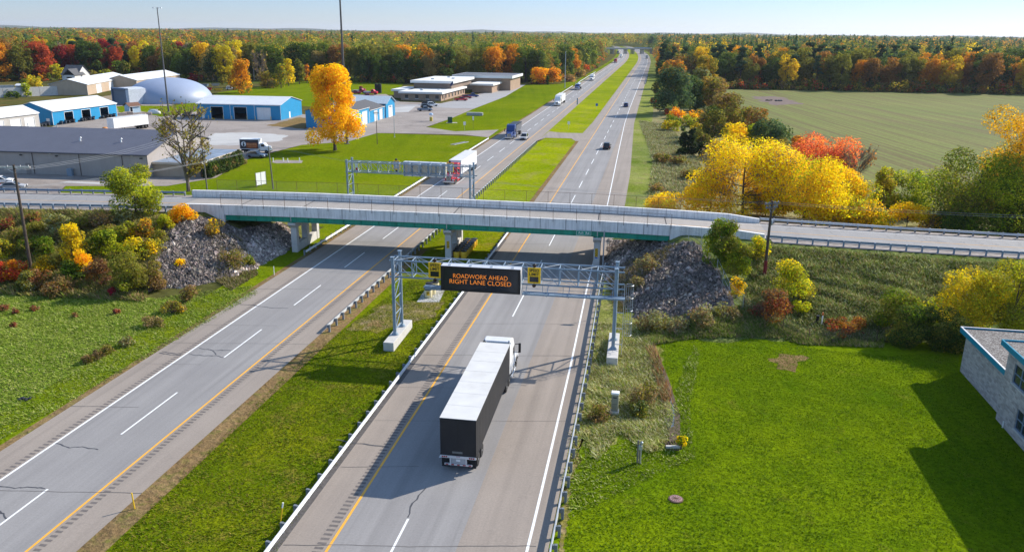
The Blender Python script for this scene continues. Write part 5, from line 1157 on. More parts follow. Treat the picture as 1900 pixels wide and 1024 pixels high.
# office
oA = g2(742, 187.4); oB = g2(818.4, 188.5); rz = math.atan2(oB[1] - oA[1], oB[0] - oA[0]) * 0 + R(-11.1)
O = np.array([-32.05, 363.57]); c, s = math.cos(R(79 - 90)), math.sin(R(79 - 90))
t = thing('office_building', 'low tan brick office with stacked white flat roofs', 'office', (O[0], O[1], 0), R(-11))
def block(x0, y0, x1, y1, z0, z1, over=.9, th=.85, rt=m_fascia, wm=m_brick):
    q = MB(); q.box(x0, y0, z0, x1, y1, z1); w = q.build('wall', wm, t); q = MB(); q.box(x0 - over, y0 - over, z1 + .002, x1 + over, y1 + over, z1 + th); r = q.build('roof', m_fascia, t)
    if rt is not m_fascia: q = MB(); q.box(x0 - over + .4, y0 - over + .4, z1 + th + .002, x1 + over - .4, y1 + over - .4, z1 + th + .03); q.build('membrane', rt, r)
    return w
w = block(-18.5, 0, 0, 42, 0, 3.1); block(-26, 12, -18.6, 30, 0, 3.1)
block(-19.5, 22, -1.2, 60, 3.98, 6.4, 1.3, 1.1, wm=M('dark_brick', (.21, .155, .12), .9, .15)); block(.3, 56, 10.5, 92, 0, 3.6, 1.0, .9); block(-14, 76, 16, 104, 0, 6.2, 1.3, 1.3, m_tarroof)
for x in (-16.6, -11.9, -7.0, -2.6): q = MB(); q.box(x, -.03, .95, x + 1.5, -.001, 2.5); wi = q.build('window', m_wglass, t); q = MB(); q.box(x - .1, -.06, .8, x + 1.6, -.031, .95); q.build('sill', m_trim, wi)
for y in (2, 7, 12.5, 18, 23.5, 29, 34, 38.5): q = MB(); q.box(.001, y, .9, .03, y + 1.7, 2.5); q.build('window', m_wglass, t)
q = MB(); q.box(.001, 5.0, 0, .04, 6.0, 2.3); q.build('door', m_shingle, t)
for x, y in ((-12, 8), (-6, 15), (-14, 14)): q = MB(); q.box(x, y, 3.96, x + 1.2, y + 1, 4.3); q.build('roof_unit', m_galv, t)
for x, y in ((-14, 32), (-6, 40), (-11, 50)): q = MB(); q.box(x, y, 7.51, x + 1.4, y + 1.2, 8.0); q.build('roof_unit', m_galv, t)
t = thing('flagpole', 'thin flagpole with a drooping dark flag beside the office', 'flagpole', at(841, 189)); q = MB(); q.tube([(0, 0, 0), (0, 0, 9)], .06, 6); q.build('pole', m_galv, t); q = MB(); q.add([(0, 0, 8.8), (-.9, .05, 8.0), (-1.5, 0, 6.9), (-.9, .03, 6.6), (-.1, 0, 7.4)], [(0, 1, 2, 3, 4)]); q.build('flag', M('navy_flag', (.03, .04, .12), .8), t)
# house in the wood
t, rz, L = shed('house', 'white house with grey hipped roofs among the trees of the left wood', g2(117, 153), g2(146, 153.5), 11, 4.5, 4.6, M('white_house_wall', (.62, .60, .57), .7), m_shingle, (), over=.5, cat='house')
q = MB(); q.box(4, -4.5, 0, 10.5, 1, 4.2); q.build('wing_wall', _mats['white_house_wall'], t); q = MB(); q.extr([(3.5, 4.1), (7.25, 7.6), (11, 4.1), (10.8, 3.95), (7.25, 7.2), (3.7, 3.95)], -5, 5, 'xz'); q.build('wing_roof', m_shingle, t); q = MB(); q.box(5.6, -4.54, 1, 8.8, -4.501, 3.2); q.build('window', m_wglass, t)
# concrete bunker walls at the far left
def wall_run(label, pts, h, th, mat, name='concrete_wall'):
    P = [G(*p) for p in pts]; o = P[0]; t = thing(name, label, 'wall', o); q = MB()
    for a, b in zip(P, P[1:]): d = (b - a)[:2]; L = np.linalg.norm(d); n = max(1, int(L / 6)); 
    for a, b in zip(P, P[1:]):
        n = max(1, int(np.linalg.norm(b - a) / 6))
        for i in range(n): p, r = a + (b - a) * i / n - o, a + (b - a) * (i + .985) / n - o; p[2] = r[2] = h / 2; q.bar(p, r, th, h)
    q.build('panels', mat, t)
wall_run('long pale concrete bunker wall left of the tan hangar', [(-60, 184), (40, 180), (108, 177)], 4.0, .8, m_conc2); wall_run('low pale concrete storage wall farther back at the left edge', [(-60, 172), (28, 170)], 3.0, .8, m_conc2)
t, rz, L = shed('site_hut', 'grey hut with one dark window beside the bunker walls', g2(31, 172), g2(44, 172), 4, 3.2, .6, s_grey, s_wroof, (), cat='hut'); q = MB(); q.box(.8, -.03, 1.4, 3.0, -.001, 2.6); q.build('window', m_wglass, t)
# stone-faced building at the right edge
def stone_mat():
    m, nt, b, out = newmat('coursed_grey_stone'); k = NT(nt); mp = k.n('ShaderNodeMapping'); mp.inputs['Rotation'].default_value = (math.pi / 2, 0, math.pi / 2); k.link(k.co, mp.inputs['Vector'])
    sx = k.n('ShaderNodeSeparateXYZ'); k.link(k.co, sx.inputs[0]); cx = k.n('ShaderNodeCombineXYZ'); k.link(k.math('ADD', sx.outputs[0], sx.outputs[1]), cx.inputs[0]); k.link(sx.outputs[2], cx.inputs[1])
    bt = k.n('ShaderNodeTexBrick'); bt.inputs['Scale'].default_value = 1.0; bt.inputs['Mortar Size'].default_value = .012; bt.inputs['Brick Width'].default_value = .42; bt.inputs['Row Height'].default_value = .16; bt.offset = .43; bt.squash = 1.3
    bt.inputs['Color1'].default_value = (.27, .235, .22, 1); bt.inputs['Color2'].default_value = (.50, .445, .41, 1); bt.inputs['Mortar'].default_value = (.30, .28, .27, 1); k.link(cx.outputs[0], bt.inputs['Vector'])
    c = k.mix(k.fr(k.noise(1.4, 5, .7), .4, .7, 0, .4), bt.outputs['Color'], (.60, .50, .43)); k.link(c, b.inputs['Base Color']); b.inputs['Roughness'].default_value = .9
    k.bump(k.math('ADD', bt.outputs['Fac'], k.noise(9, 4)), b, .5, -.03); return m
m_stone = stone_mat(); m_turq = M('turquoise_fascia', (.0, .23, .34), .4, .08, 1.0)
def gravelroof():
    m, nt, b, out = newmat('roof_gravel'); k = NT(nt); v = k.n('ShaderNodeTexVoronoi'); v.inputs['Scale'].default_value = 9.0; k.link(k.co, v.inputs['Vector'])
    c = k.ramp(v.outputs['Color'], [(.2, (.09, .075, .07)), (.55, (.16, .145, .13)), (.9, (.30, .285, .27))]); k.link(c, b.inputs['Base Color']); b.inputs['Roughness'].default_value = .95; k.bump(v.outputs['Distance'], b, .6, .05); return m
m_groof = gravelroof()
SO = (41.98, 69.92); t = thing('stone_building', 'grey stone building with turquoise roof edges and gravel roof at the right edge', 'building', (SO[0], SO[1], 0), -HEAD)   # x right, y along the motorway
wd = MB(); wd.box(0, -10.0, 0, 30, 0, 3.85); w1 = wd.build('wall', m_stone, t)
q = MB(); q.box(-.35, -10.0, 3.852, 30.4, .35, 4.08); r1 = q.build('roof', m_groof, t); q = MB(); q.box(-.45, -10.0, 3.72, -.351, .45, 4.2); q.box(-.351, .351, 3.72, 30.4, .45, 4.2); q.build('fascia', m_turq, t)
q = MB(); q.box(-.47, -10.0, 4.2, -.33, .47, 4.24); q.box(-.33, .33, 4.2, 30.4, .47, 4.24); q.build('parapet_cap', m_alu, t)
wd = MB(); h2 = 6.4; holes_w = [(-18.5, -15.2, .75, 2.4), (-18.5, -12.2, 3.95, 5.45), (-12.0, -11.0, 9, 9)]
# upper block: wall along y with window openings
x0, x1 = -.55, -.25; wall2 = MB(); ys = [(-30.0, -19.5), (-19.5, -16.0), (-16.0, -15.4), (-15.4, -12.2), (-12.2, -10.0)]
def wy(a, b, z0, z1): wall2.box(x0, a, z0, x1, b, z1)
wy(-30, -24.4, 0, h2); wy(-24.4, -21.0, 0, .8); wy(-24.4, -21.0, 2.5, 4.1); wy(-24.4, -21, 5.6, h2); wy(-21, -20.6, 0, h2); wy(-20.6, -17.0, 0, .8); wy(-20.6, -17.0, 2.5, 4.1); wy(-20.6, -17, 5.6, h2); wy(-17, -16.4, 0, h2); wy(-16.4, -13.2, 0, .8); wy(-16.4, -13.2, 2.5, h2 if 0 else 3.9); wy(-16.4, -11.4, 5.5, h2); wy(-13.2, -11.4, 0, 3.9); wy(-11.4, -10.0, 0, h2)
wall2.box(x1, -10.3, 0, 30, -10.001, h2); wall2.box(x1, -30, 0, 30, -29.7, h2); wall2.build('wall', m_stone, t)
q = MB(); q.box(-.95, -30.4, h2 + .002, 30.4, -9.6, h2 + .22); q.build('roof', m_groof, t); q = MB(); q.box(-1.05, -30.4, h2 - .12, -.951, -9.5, h2 + .34); q.box(-.951, -9.599, h2 - .12, 30.4, -9.5, h2 + .34); q.build('fascia', m_turq, t)
for (a, b_, z0, z1, n) in ((-16.4, -13.2, .8, 2.5, 3), (-16.4, -11.4, 3.9, 5.5, 4), (-20.6, -17, .8, 2.5, 3), (-20.6, -17, 4.1, 5.6, 3), (-24.4, -21, .8, 2.5, 3), (-24.4, -21, 4.1, 5.6, 3)):
    q = MB(); q.box(-.42, a, z0, -.36, b_, z1); wi = q.build('window', m_wglass, t); q = MB()
    for i in range(n + 1): y = a + (b_ - a) * i / n; q.box(-.48, max(a, y - .035), z0, -.421, min(b_, y + .035), z1)
    for z in (z0, (z0 + z1) / 2 - .03, z1 - .06): q.box(-.475, a, z, -.4215, b_, z + .06)
    q.build('frame', m_gblue, wi); q = MB(); q.box(-.62, a - .05, z0 - .1, -.55, b_ + .05, z0); q.build('sill', m_conc2, wi)
q = MB(); q.lathe([(.16, 0), (.16, .35), (.22, .36), (.1, .55), (0, .56)], (5.5, -3.2, 4.08), 10); q.build('roof_vent', m_galv, t, smooth=True); q = MB(); q.tube([(-.62, -11.6, .0), (-.62, -11.6, .55)], .05, 6); q.build('pipe', m_trim, t)
# ---------------------------------------------------------------- far overpass
fa, fb = G(1124, 100.5), G(1214, 100.5); d = fb[:2] - fa[:2]; Lf = np.linalg.norm(d); rz = math.atan2(d[1], d[0]); sc_ = 1.0
t = thing('far_overpass', 'distant concrete road bridge crossing the motorway at the bend', 'bridge', (fa[0], fa[1], 0), rz)
q = MB(); q.box(-40, 0, 6.2, Lf + 25, 11, 7.4); q.build('deck', m_conc, t); q = MB(); q.box(-40, -.3, 7.0, Lf + 25, -.01, 8.4); q.box(-40, 11.01, 7.0, Lf + 25, 11.3, 8.4); q.build('parapet', m_conc2, t)
for x in (12.5, 34, 45.5, 61):
    q = MB()
    for y in (.8, 5, 9.2): q.box(x - .6, y, -.2, x + .6, y + 1.2, 5.3)
    pi_ = q.build('pier', m_conc, t); q = MB(); q.box(x - .8, .2, 5.3, x + .8, 10.8, 6.198); q.build('cap_beam', m_conc, pi_)
q = MB(); q.box(-40, 1, -.2, 3, 10, 6.198); q.box(Lf - 2, 1, -.2, Lf + 25, 10, 6.198); q.build('abutment', m_conc, t)
q = MB(); q.box(Lf * .62, 3, 7.4, Lf * .9, 5, 8.9); q.build('noise_screen', M('blue_screen', (.05, .18, .36), .5), t)
# ================================================================ small things
t = thing('utility_cabinet', 'tall grey-green utility cabinet with a white top on the verge', 'cabinet', G(1140, 766.5), R(-12))
box_part('body', t, M('grey_green_cabinet', (.25, .25, .19), .5, .12, 2), (-.28, -.22, .28, .28, .22, 1.75), bev=.02); box_part('base', t, m_conc2, (-.36, -.30, -.1, .36, .30, .28)); box_part('top', t, m_trim, (-.32, -.26, 1.75, .32, .26, 1.93), bev=.03); box_part('door_seam', t, m_chass, (-.22, -.226, .9, .22, -.221, .92)); box_part('vent', t, m_chass, (-.15, -.228, 1.45, .15, -.221, 1.55))
t = thing('meter_post', 'weathered wooden post with a small grey meter box on the lawn', 'post', G(1184, 857), R(-20))
box_part('post', t, m_woodg, (-.12, -.06, -.1, 0, .06, 1.75)); box_part('second_post', t, m_woodg, (.05, -.08, -.1, .14, .02, 1.55)); box_part('meter_box', t, m_galv, (.0, -.2, 1.1, .26, -.08, 1.45), bev=.02); q = MB(); q.lathe([(.1, 0), (.11, .15), (.04, .22)], (.18, 0, 1.5), 10); q.build('meter_cap', m_galv, t, smooth=True); q = MB(); q.tube([(.2, -.12, 0), (.2, -.12, 1.1)], .03, 6); q.build('conduit', m_galv, t)
t = thing('manhole_cover', 'round rusty manhole cover set in the lawn', 'manhole', G(1254, 925)); q = MB(); q.lathe([(.50, -.05), (.50, .015), (.42, .03)], (0, 0, 0), 24); q.build('ring', m_rust, t); q = MB(); q.lathe([(.415, .0), (.415, .035), (.40, .05), (.0, .055)], (0, 0, 0), 24); cv = q.build('lid', M('rusty_iron_lid', (.30, .18, .17), .8, .3, 6), t); q = MB()
for a in np.arange(0, math.pi, math.pi / 6): q.bar((.34 * math.cos(a), .34 * math.sin(a), .057), (-.34 * math.cos(a), -.34 * math.sin(a), .057), .03, .012)
q.build('rib', m_rust, cv)
t = thing('culvert', 'rusty grated culvert end at the foot of the ditch', 'culvert', G(1249, 830)); box_part('headwall', t, m_conc2, (-.55, -.1, -.1, .55, .1, .16)); box_part('grate', t, m_rust, *[(-.5 + i * .2, .1, -.02, -.46 + i * .2, 1.1, .06) for i in range(6)])
def marker(label, px, py, h, m, lean=(0, 0), top=None, name='marker_post', r=.05):
    t = thing(name, label, 'marker post', GT(px, py)); q = MB(); q.tube([(0, 0, -.1), (lean[0], lean[1], h)], r, 7); q.build('post', m, t, smooth=True)
    if top: q = MB(); q.tube([(lean[0] * .8, lean[1] * .8, h * .8), (lean[0] * 1.02, lean[1] * 1.02, h * 1.02)], r * 1.15, 7); q.build('cap', top, t, smooth=True)
m_ypost = M('yellow_marker', (.80, .50, .02), .5)
marker('leaning yellow marker post with a white top in the median grass', 519, 975, 1.55, m_ypost, (.28, .15), m_signw, r=.045); marker('short yellow marker post beside the left carriageway', 250, 944, 1.2, m_ypost, (-.05, 0), r=.045)
marker('thin white delineator post in front of the left rock slope', 509, 511, 1.2, m_signw, r=.05); marker('orange and white marker post at the end of the wire fence', 1524, 605, 1.5, m_signw, (0, 0), M('orange_post_top', (.55, .13, .02), .5), r=.07); marker('short black pedestal behind the wire fence', 1516, 600, .9, m_black, r=.16, name='pedestal')
def sign(label, px, py, h, w, hh, mat, rz=0, pm=None, name='road_sign', face=None):
    t = thing(name, label, 'sign', GT(px, py), rz); q = MB(); q.tube([(0, 0, -.1), (0, 0, h)], .045, 6); q.build('post', pm or m_galv, t); q = MB(); q.box(-w / 2, -.09, h - hh, w / 2, -.05, h + .05); q.build('panel', mat, t); return t
m_grs = _mats['green_sign_face']; m_bls = M('blue_sign_face', (.01, .12, .50), .5)
sign('green road sign seen edge-on behind the right end of the near gantry', 1106, 592, 2.6, 1.2, .3, m_grs, -HEAD)
sign('small blue sign on a post in the median beyond the crossover', 1107, 205, 2.6, .9, .9, m_bls, -HEAD); sign('small white sign standing in the tip of the far median', 1055, 240, 2.4, .8, .9, m_signw, -HEAD)
sign('wide blue sign beside the right carriageway before the far bridge', 1219, 112, 7, 7, 4.5, M('light_blue_sign', (.0, .30, .52), .5), -HEAD); sign('white sign on the lawn corner nearest the side road', 862, 242, 2.6, .8, 1.0, m_signw, R(20)); sign('white sign standing up the lawn behind the first one', 878, 240, 4, .5, 1.2, m_signw, R(20), m_wood)
sign('dark narrow post sign at the edge of the left carriageway', 1071, 197, 3.2, .5, 2.6, m_gblue, -HEAD)
t = thing('notice_board', 'pair of white boards on the lawn behind the bridge', 'notice board', G(485, 345), R(60)); box_part('board', t, m_signw, (-1.25, -.04, .25, -.05, .04, 2.7)); box_part('board', t, m_signw, (.05, -.04, .25, 1.25, .04, 2.7)); box_part('post', t, m_woodg, (-1.35, -.06, 0, -1.26, .06, 2.75), (-.045, -.06, 0, .045, .06, 2.75), (1.26, -.06, 0, 1.35, .06, 2.75))
t = thing('white_stake_sign', 'narrow white board with a red mark behind the far gantry truss', 'sign', G(662, 326)); box_part('panel', t, m_signw, (-.35, -.03, .6, .35, .03, 2.8)); box_part('mark', t, m_red, (-.2, -.036, 1.2, .2, -.031, 1.7)); box_part('post', t, m_woodg, (-.05, .031, 0, .05, .1, 2.6))
t = thing('green_cabinet', 'dark green transformer cabinet on the lawn beside the parking lot', 'cabinet', G(835, 228.5), R(8)); box_part('body', t, M('dark_green_cabinet', (.03, .08, .06), .5), (-.75, -.6, .1, .75, .6, 2.0), bev=.03); box_part('pad', t, m_conc2, (-1.2, -.9, 0, 2.4, .9, .1))
t = thing('concrete_planter', 'low grey concrete block lying on the roadside lawn', 'block', G(881, 214.5), R(-6)); box_part('block', t, m_conc, (-3.0, -.7, 0, 3.0, .7, 1.0), bev=.04); box_part('lid', t, m_conc2, (-2.6, -.5, 1.002, 2.6, .5, 1.1))
t = thing('pay_station', 'yellow pillar with a small blue round top on the parking lot', 'pillar', G(800, 225)); q = MB(); q.lathe([(.55, 0), (.55, 1.3), (.5, 1.4)], (0, 0, 0), 14); q.build('pillar', M('ochre_pillar', (.55, .42, .08), .6), t); q = MB(); q.lathe([(.1, 1.4), (.1, 2.1), (.75, 2.15), (.6, 2.6), (.05, 2.8)], (0, 0, 0), 14); q.build('top', M('pale_blue_top', (.35, .48, .65), .5), t, smooth=True)
t = thing('drain_slab', 'grey stone drain channel set in the lawn slope', 'drain', G(853, 266), R(-30)); box_part('slab', t, m_conc, (-.7, -3.6, -.1, .7, 3.6, .06)); box_part('channel', t, m_shingle, (-.35, -3.4, .0601, .35, 3.4, .08))
sheet('pipe_pad', [(503, 301), (512, 297), (562, 298), (560, 302.5), (512, 303)], -.02, m_gravel)
for px, py, lab in ((507, 300, 'white standpipe at the left end of the gravel pad'), (526, 300, 'white standpipe second from the left on the gravel pad'), (534, 301, 'white standpipe third from the left on the gravel pad'), (556, 300, 'white standpipe at the right end of the gravel pad')): marker(lab, px, py, .9, m_signw, r=.12, name='standpipe')
t = thing('boat_hull', 'upturned white hull lying on the grass in front of the dome', 'boat', G(286, 211), R(-20)); q = MB(); q.lathe([(.1, -2.6), (.7, -2.2), (1.15, -.8), (1.2, .8), (1.0, 2.0), (.5, 2.6), (.05, 2.8)], (0, 0, .35), 14, 'x'); q.build('hull', M('white_hull', (.70, .69, .66), .4, .1), t, smooth=True); box_part('keel', t, m_galv, (-2.0, -.05, 1.5, 2.0, .05, 1.62))
cb = None
for i, (px, py, lab) in enumerate(((226, 214, 'pale concrete block left of the kiosk'), (238, 212.5, 'pale concrete block at the foot of the kiosk'), (273, 213.5, 'pale concrete block beside the upturned white hull'), (262, 216, 'pinkish slab block in front of the kiosk'))):
    p = G(px, py)
    if cb is None: cb = thing('concrete_block', lab, 'block', p, R(35), 'concrete blocks around the kiosk'); box_part('block', cb, M('pinkish_concrete', (.48, .37, .29), .9, .1), (-1.6, -.5, 0, 1.6, .5, .9), bev=.05); box_part('lug', cb, m_rust, (-.1, -.1, .9, .1, .1, 1.0))
    else: copy_tree(cb, lab, p, R(35 - i * 8))
dr = None
for px, lab in ((699, 'left one of two tall dark drums behind the red flatbed truck'), (705, 'right one of two tall dark drums behind the red flatbed truck')):
    p = G(px, 173)
    if dr is None: dr = thing('storage_drum', lab, 'drum', p, 0, 'tall dark drums'); q = MB(); q.lathe([(.9, 0), (.9, 4.2), (.7, 4.4), (.05, 4.5)], (0, 0, 0), 14); q.build('drum', m_chass, dr, smooth=True); box_part('band', dr, m_gblue, (-.95, -.1, 3.2, .95, .1, 3.3))
    else: copy_tree(dr, lab, p, 0)
# junk at the far edge of the yard
for px, py, m, lab in ((385, 168, m_red, 'red scrap bin at the wood edge behind the dome'), (405, 168.5, M('yellow_scrap', (.60, .42, .04), .6), 'yellow scrap bin on the grass behind the dome'), (380, 161, m_gblue, 'blue-grey scrap bin behind the red one'), (400, 160, m_galv, 'pale scrap bin behind the yellow one')):
    t = thing('scrap_bin', lab, 'bin', at(px, py), R(rnd.uniform(-40, 40))); q = MB(); q.hexa([(-1.6, -.8, .1), (1.6, -.8, .1), (1.6, .8, .1), (-1.6, .8, .1), (-2.2, -1.0, 1.4), (2.2, -1.0, 1.4), (2.2, 1.0, 1.4), (-2.2, 1.0, 1.4)]); q.build('bin', m, t); box_part('rim', t, m_chass, (-2.25, -1.05, 1.4, 2.25, 1.05, 1.48))
for px, py, lab in ((1427, 187, 'small grey stone heap on the bare patch of the field'), (1446, 188, 'small dark stone heap on the bare patch of the field')):
    t = thing('stone_heap', lab, 'stones', at(px, py)); q = MB()
    for i in range(14): x, y = rnd.uniform(-1.6, 1.6), rnd.uniform(-.8, .8); r = rnd.uniform(.25, .6); q.lathe([(r * .6, 0), (r, r * .4), (r * .6, r), (.05, r * 1.15)], (x, y, 0), 6)
    q.build('stones', m_ripbase if 'grey' in lab else m_shingle, t)
t = thing('litter_bag', 'crumpled black plastic lying in the meadow at the left', 'litter', G(48, 741)); q = MB()
for i in range(9): x, y, r = rnd.uniform(-.6, .6), rnd.uniform(-.2, .3), rnd.uniform(.08, .2); q.lathe([(r, 0), (r * 1.1, r * .3), (r * .4, r * .8), (.01, r * .7)], (x, y, 0), 6)
q.build('plastic', m_blk, t)
# wire fence at the foot of the right bank and chain-link beside the right abutment
def small_fence(name, label, px, h, pm, mesh, r=.035, rails=True):
    P = [GT(*p) for p in px]; o = P[0]; t = thing(name, label, 'fence', o); pts = []
    for a, b in zip(P, P[1:]):
        n = max(1, round(np.linalg.norm(b - a) / 3.0)); pts += [a + (b - a) * i / n for i in range(n)]
    pts.append(P[-1]); pts = [np.array([p[0], p[1], terr(p[0], p[1])]) - o for p in pts]; po = None
    for p in pts:
        if po is None: q = MB(); q.tube([(0, 0, -.2), (0, 0, h)], r, 6); po = q.build('post', pm, t); oo = po
        else: oo = po.copy(); COL.objects.link(oo); oo.parent = t
        oo.location = p
    q = MB()
    for a, b in zip(pts, pts[1:]):
        for z in ((h - .03, h * .5, .15) if rails else (h - .03,)): q.tube([a + np.array([0, 0, z]), b + np.array([0, 0, z])], .012, 4)
    q.build('wire', pm, t)
    if mesh: q = MB(); V = []; [V.extend([tuple(p + np.array([0, 0, .05])), tuple(p + np.array([0, 0, h - .05]))]) for p in pts]; q.add(V, [(2 * i, 2 * i + 2, 2 * i + 3, 2 * i + 1) for i in range(len(pts) - 1)]); q.build('wire_mesh', mesh, t)
small_fence('wire_fence', 'rusty wire fence with dark posts along the foot of the right bank', [(1380, 575), (1452, 612), (1500, 632), (1556, 634), (1626, 636)], 1.4, m_rust, m_link)
small_fence('chain_link_fence', 'grey chain-link fence running down the right abutment beside the rock slope', [(1255, 440), (1300, 462), (1330, 505), (1352, 550), (1378, 575)], 1.6, m_galv, m_link)
# ================================================================ vegetation
m_leaf = tint_mat('autumn_foliage', (1.12, 1.10, 1.0), .8, .50, (1.2, 1.15, .6))
m_grassb = tint_mat('grass_blades', (1.0, 1.0, 1.0), .85, .25, (1, 1, .8))
m_bark = M('tree_bark', (.075, .06, .048), .95, .3, 3.0, bump=.4, bs=12); m_twig = M('bare_twigs', (.17, .13, .105), .95, .25, 2.0)
YEL, GOLD, ORA, RUST, RED, CRI = (.86, .64, .012), (.84, .50, .010), (.78, .33, .012), (.36, .16, .035), (.50, .07, .035), (.30, .02, .035)
OLI, DGR, GRN, YGR, PINE, BRN, GRY, SAGE, JUN = (.21, .20, .035), (.065, .105, .022), (.14, .22, .015), (.38, .42, .02), (.075, .135, .075), (.26, .17, .09), (.26, .21, .15), (.28, .30, .17), (.026, .046, .018)
def rand_unit(g, n):
    v = g.normal(size=(n, 3)); return v / np.linalg.norm(v, axis=1)[:, None]
def quads(P, N, S, g, asp=1.5):
    """one pointed leaf spray per row: P centre, N facing, S size."""
    n = len(P); r = rand_unit(g, n); T = np.cross(N, r); T /= np.linalg.norm(T, axis=1)[:, None] + 1e-9; B = np.cross(N, T); S = S[:, None]
    bend = N * S * .18
    return np.stack([P - T * S * .5 * asp ** .5, P - B * S * .5 / asp ** .5 + bend, P + T * S * .5 * asp ** .5, P + B * S * .5 / asp ** .5 + bend], 1).reshape(-1, 3)
def cloud(g, blobs, n, size, pal, up=.35, shell=.55, jit=.2):
    """blobs: (x, y, z, rx, ry, rz); pal: list of (colour, weight)."""
    B = np.array(blobs, float); w = (B[:, 3] * B[:, 5]) ** 1.0; k = g.choice(len(B), n, p=w / w.sum())
    d = rand_unit(g, n); r = np.minimum(1.12, shell + (1 - shell) * g.random(n) ** .6 + g.normal(0, .06, n)); P = B[k, :3] + d * B[k, 3:6] * r[:, None]
    N = d * .8 + rand_unit(g, n) * .75 + np.array([0, 0, up]); N /= np.linalg.norm(N, axis=1)[:, None]
    cs = np.array([c for c, _ in pal], float); ws = np.array([x for _, x in pal], float); ws /= ws.sum()
    kb = g.choice(len(cs), len(B), p=ws); kl = np.where(g.random(n) < .62, kb[k], g.choice(len(cs), n, p=ws))
    C = cs[kl] * (g.uniform(.82, 1.18, len(B))[k] * np.clip(g.normal(1, jit, n), .35, 1.8))[:, None] * (1 + g.normal(0, .05, (n, 3)))
    return quads(P, N, size * g.uniform(.55, 1.35, n), g), np.clip(C, .004, .95)
def blobs_for(style, h, w, g):
    b = []
    if style == 'round':
        for i in range(26):
            a = g.uniform(0, 6.283); t = g.random(); z = h * (.17 + .76 * t); rr = w * .5 * math.sqrt(max(.12, 1 - ((z / h - .52) / .50) ** 2)) * g.uniform(.45, .85); s = w * g.uniform(.14, .24)
            b.append((math.cos(a) * rr, math.sin(a) * rr, min(z, h - s * .7), s, s, s * .85))
    elif style == 'tall':
        for i in range(20):
            a = g.uniform(0, 6.283); z = h * (.42 + .55 * g.random()); rr = w * .42 * g.uniform(.2, .9) * (1.1 - .5 * z / h); s = w * g.uniform(.15, .25); b.append((math.cos(a) * rr, math.sin(a) * rr, min(z, h - s), s, s, s * 1.1))
    elif style == 'egg':
        for i in range(44):
            a = g.uniform(0, 6.283); t = g.random() ** .8; z = h * (.15 + .79 * t); rr = w * .5 * (1.0 - .62 * max(0, t - .25)) * g.uniform(.35, .82); s = w * g.uniform(.12, .20); b.append((math.cos(a) * rr, math.sin(a) * rr, min(z, h - s * .8), s, s, s))
    elif style == 'bush':
        for i in range(14):
            a = g.uniform(0, 6.283); t = g.random(); z = h * (.15 + .65 * t); rr = w * .5 * math.sqrt(max(.1, 1 - (t * .9) ** 2)) * g.uniform(.3, .8); s = min(w, h * 1.6) * g.uniform(.16, .27); b.append((math.cos(a) * rr, math.sin(a) * rr, min(z, h - s * .6), s, s, s * .8))
    elif style == 'conifer':
        nl = 9
        for i in range(nl):
            t = i / (nl - 1); z = h * (.10 + .84 * t); R0 = w * .5 * (1 - t) ** .85 + .04 * w
            m = max(1, int(6 * (1 - t)) + 1)
            for j in range(m): a = 6.283 * (j + g.random()) / m; rr = R0 * g.uniform(.45, .75) if m > 1 else 0; b.append((math.cos(a) * rr, math.sin(a) * rr, z + g.uniform(-.03, .03) * h, R0 * .42 + .05, R0 * .42 + .05, h * .055))
    elif style == 'pine':
        for i in range(17):
            t = g.random(); z = h * (.40 + .57 * t); R0 = w * .5 * (1.05 - .75 * t); a = g.uniform(0, 6.283); rr = R0 * g.uniform(.2, .8); s = w * g.uniform(.12, .2); b.append((math.cos(a) * rr, math.sin(a) * rr, min(z, h - s * .5), s * 1.2, s * 1.2, s * .55))
    elif style == 'column':
        for i in range(14): t = g.random(); z = h * (.08 + .88 * t); s = w * (.42 - .25 * t); b.append((g.uniform(-.1, .1) * w, g.uniform(-.1, .1) * w, z, s, s, h * .09))
    return b
def trunk_mesh(name, h, w, blobs, g, parent, mat=None, low=.0, twigs=0, tw=None):
    q = MB(); r = max(.05, h * .018); top = h * .82; bend = [g.uniform(-.03, .03) * h for _ in range(4)]
    ax = lambda z: (bend[0] * z / h + bend[2] * math.sin(z / h * 3), bend[1] * z / h + bend[3] * math.sin(z / h * 2.6), z)
    q.tube([ax(z) for z in (-.3, h * .05, h * .25, h * .5, top)], [r * 1.5, r * 1.1, r * .85, r * .55, r * .12], 7)
    for b in blobs[::max(1, len(blobs) // 9)]:
        z0 = min(b[2] * g.uniform(.45, .75), top * .9); p0 = Vector(ax(z0)); p1 = Vector(b[:3]); mid = p0.lerp(p1, .5) + Vector((0, 0, -.04 * h)); rr = r * .5 * (1 - z0 / h)
        q.tube([p0, mid, p1], [rr + .012, rr * .6 + .01, .012], 5, False)
    return q.build(name, mat or m_bark, parent, smooth=True)
def plant(name, label, cat, base, h, w, style, pal, leaf, n, seed, group=None, trunk='trunk', crown='crown'):
    g = np.random.default_rng(seed); t = thing(name, label, cat, base, 0, group); bl = blobs_for(style, h, w, g); V, C = cloud(g, bl, n, leaf, pal)
    V[:, 2] = np.maximum(V[:, 2], .02); np_mesh(crown, V, 4, m_leaf, C, t); trunk_mesh(trunk, h, w, bl, g, t); return t
_seed = [100]
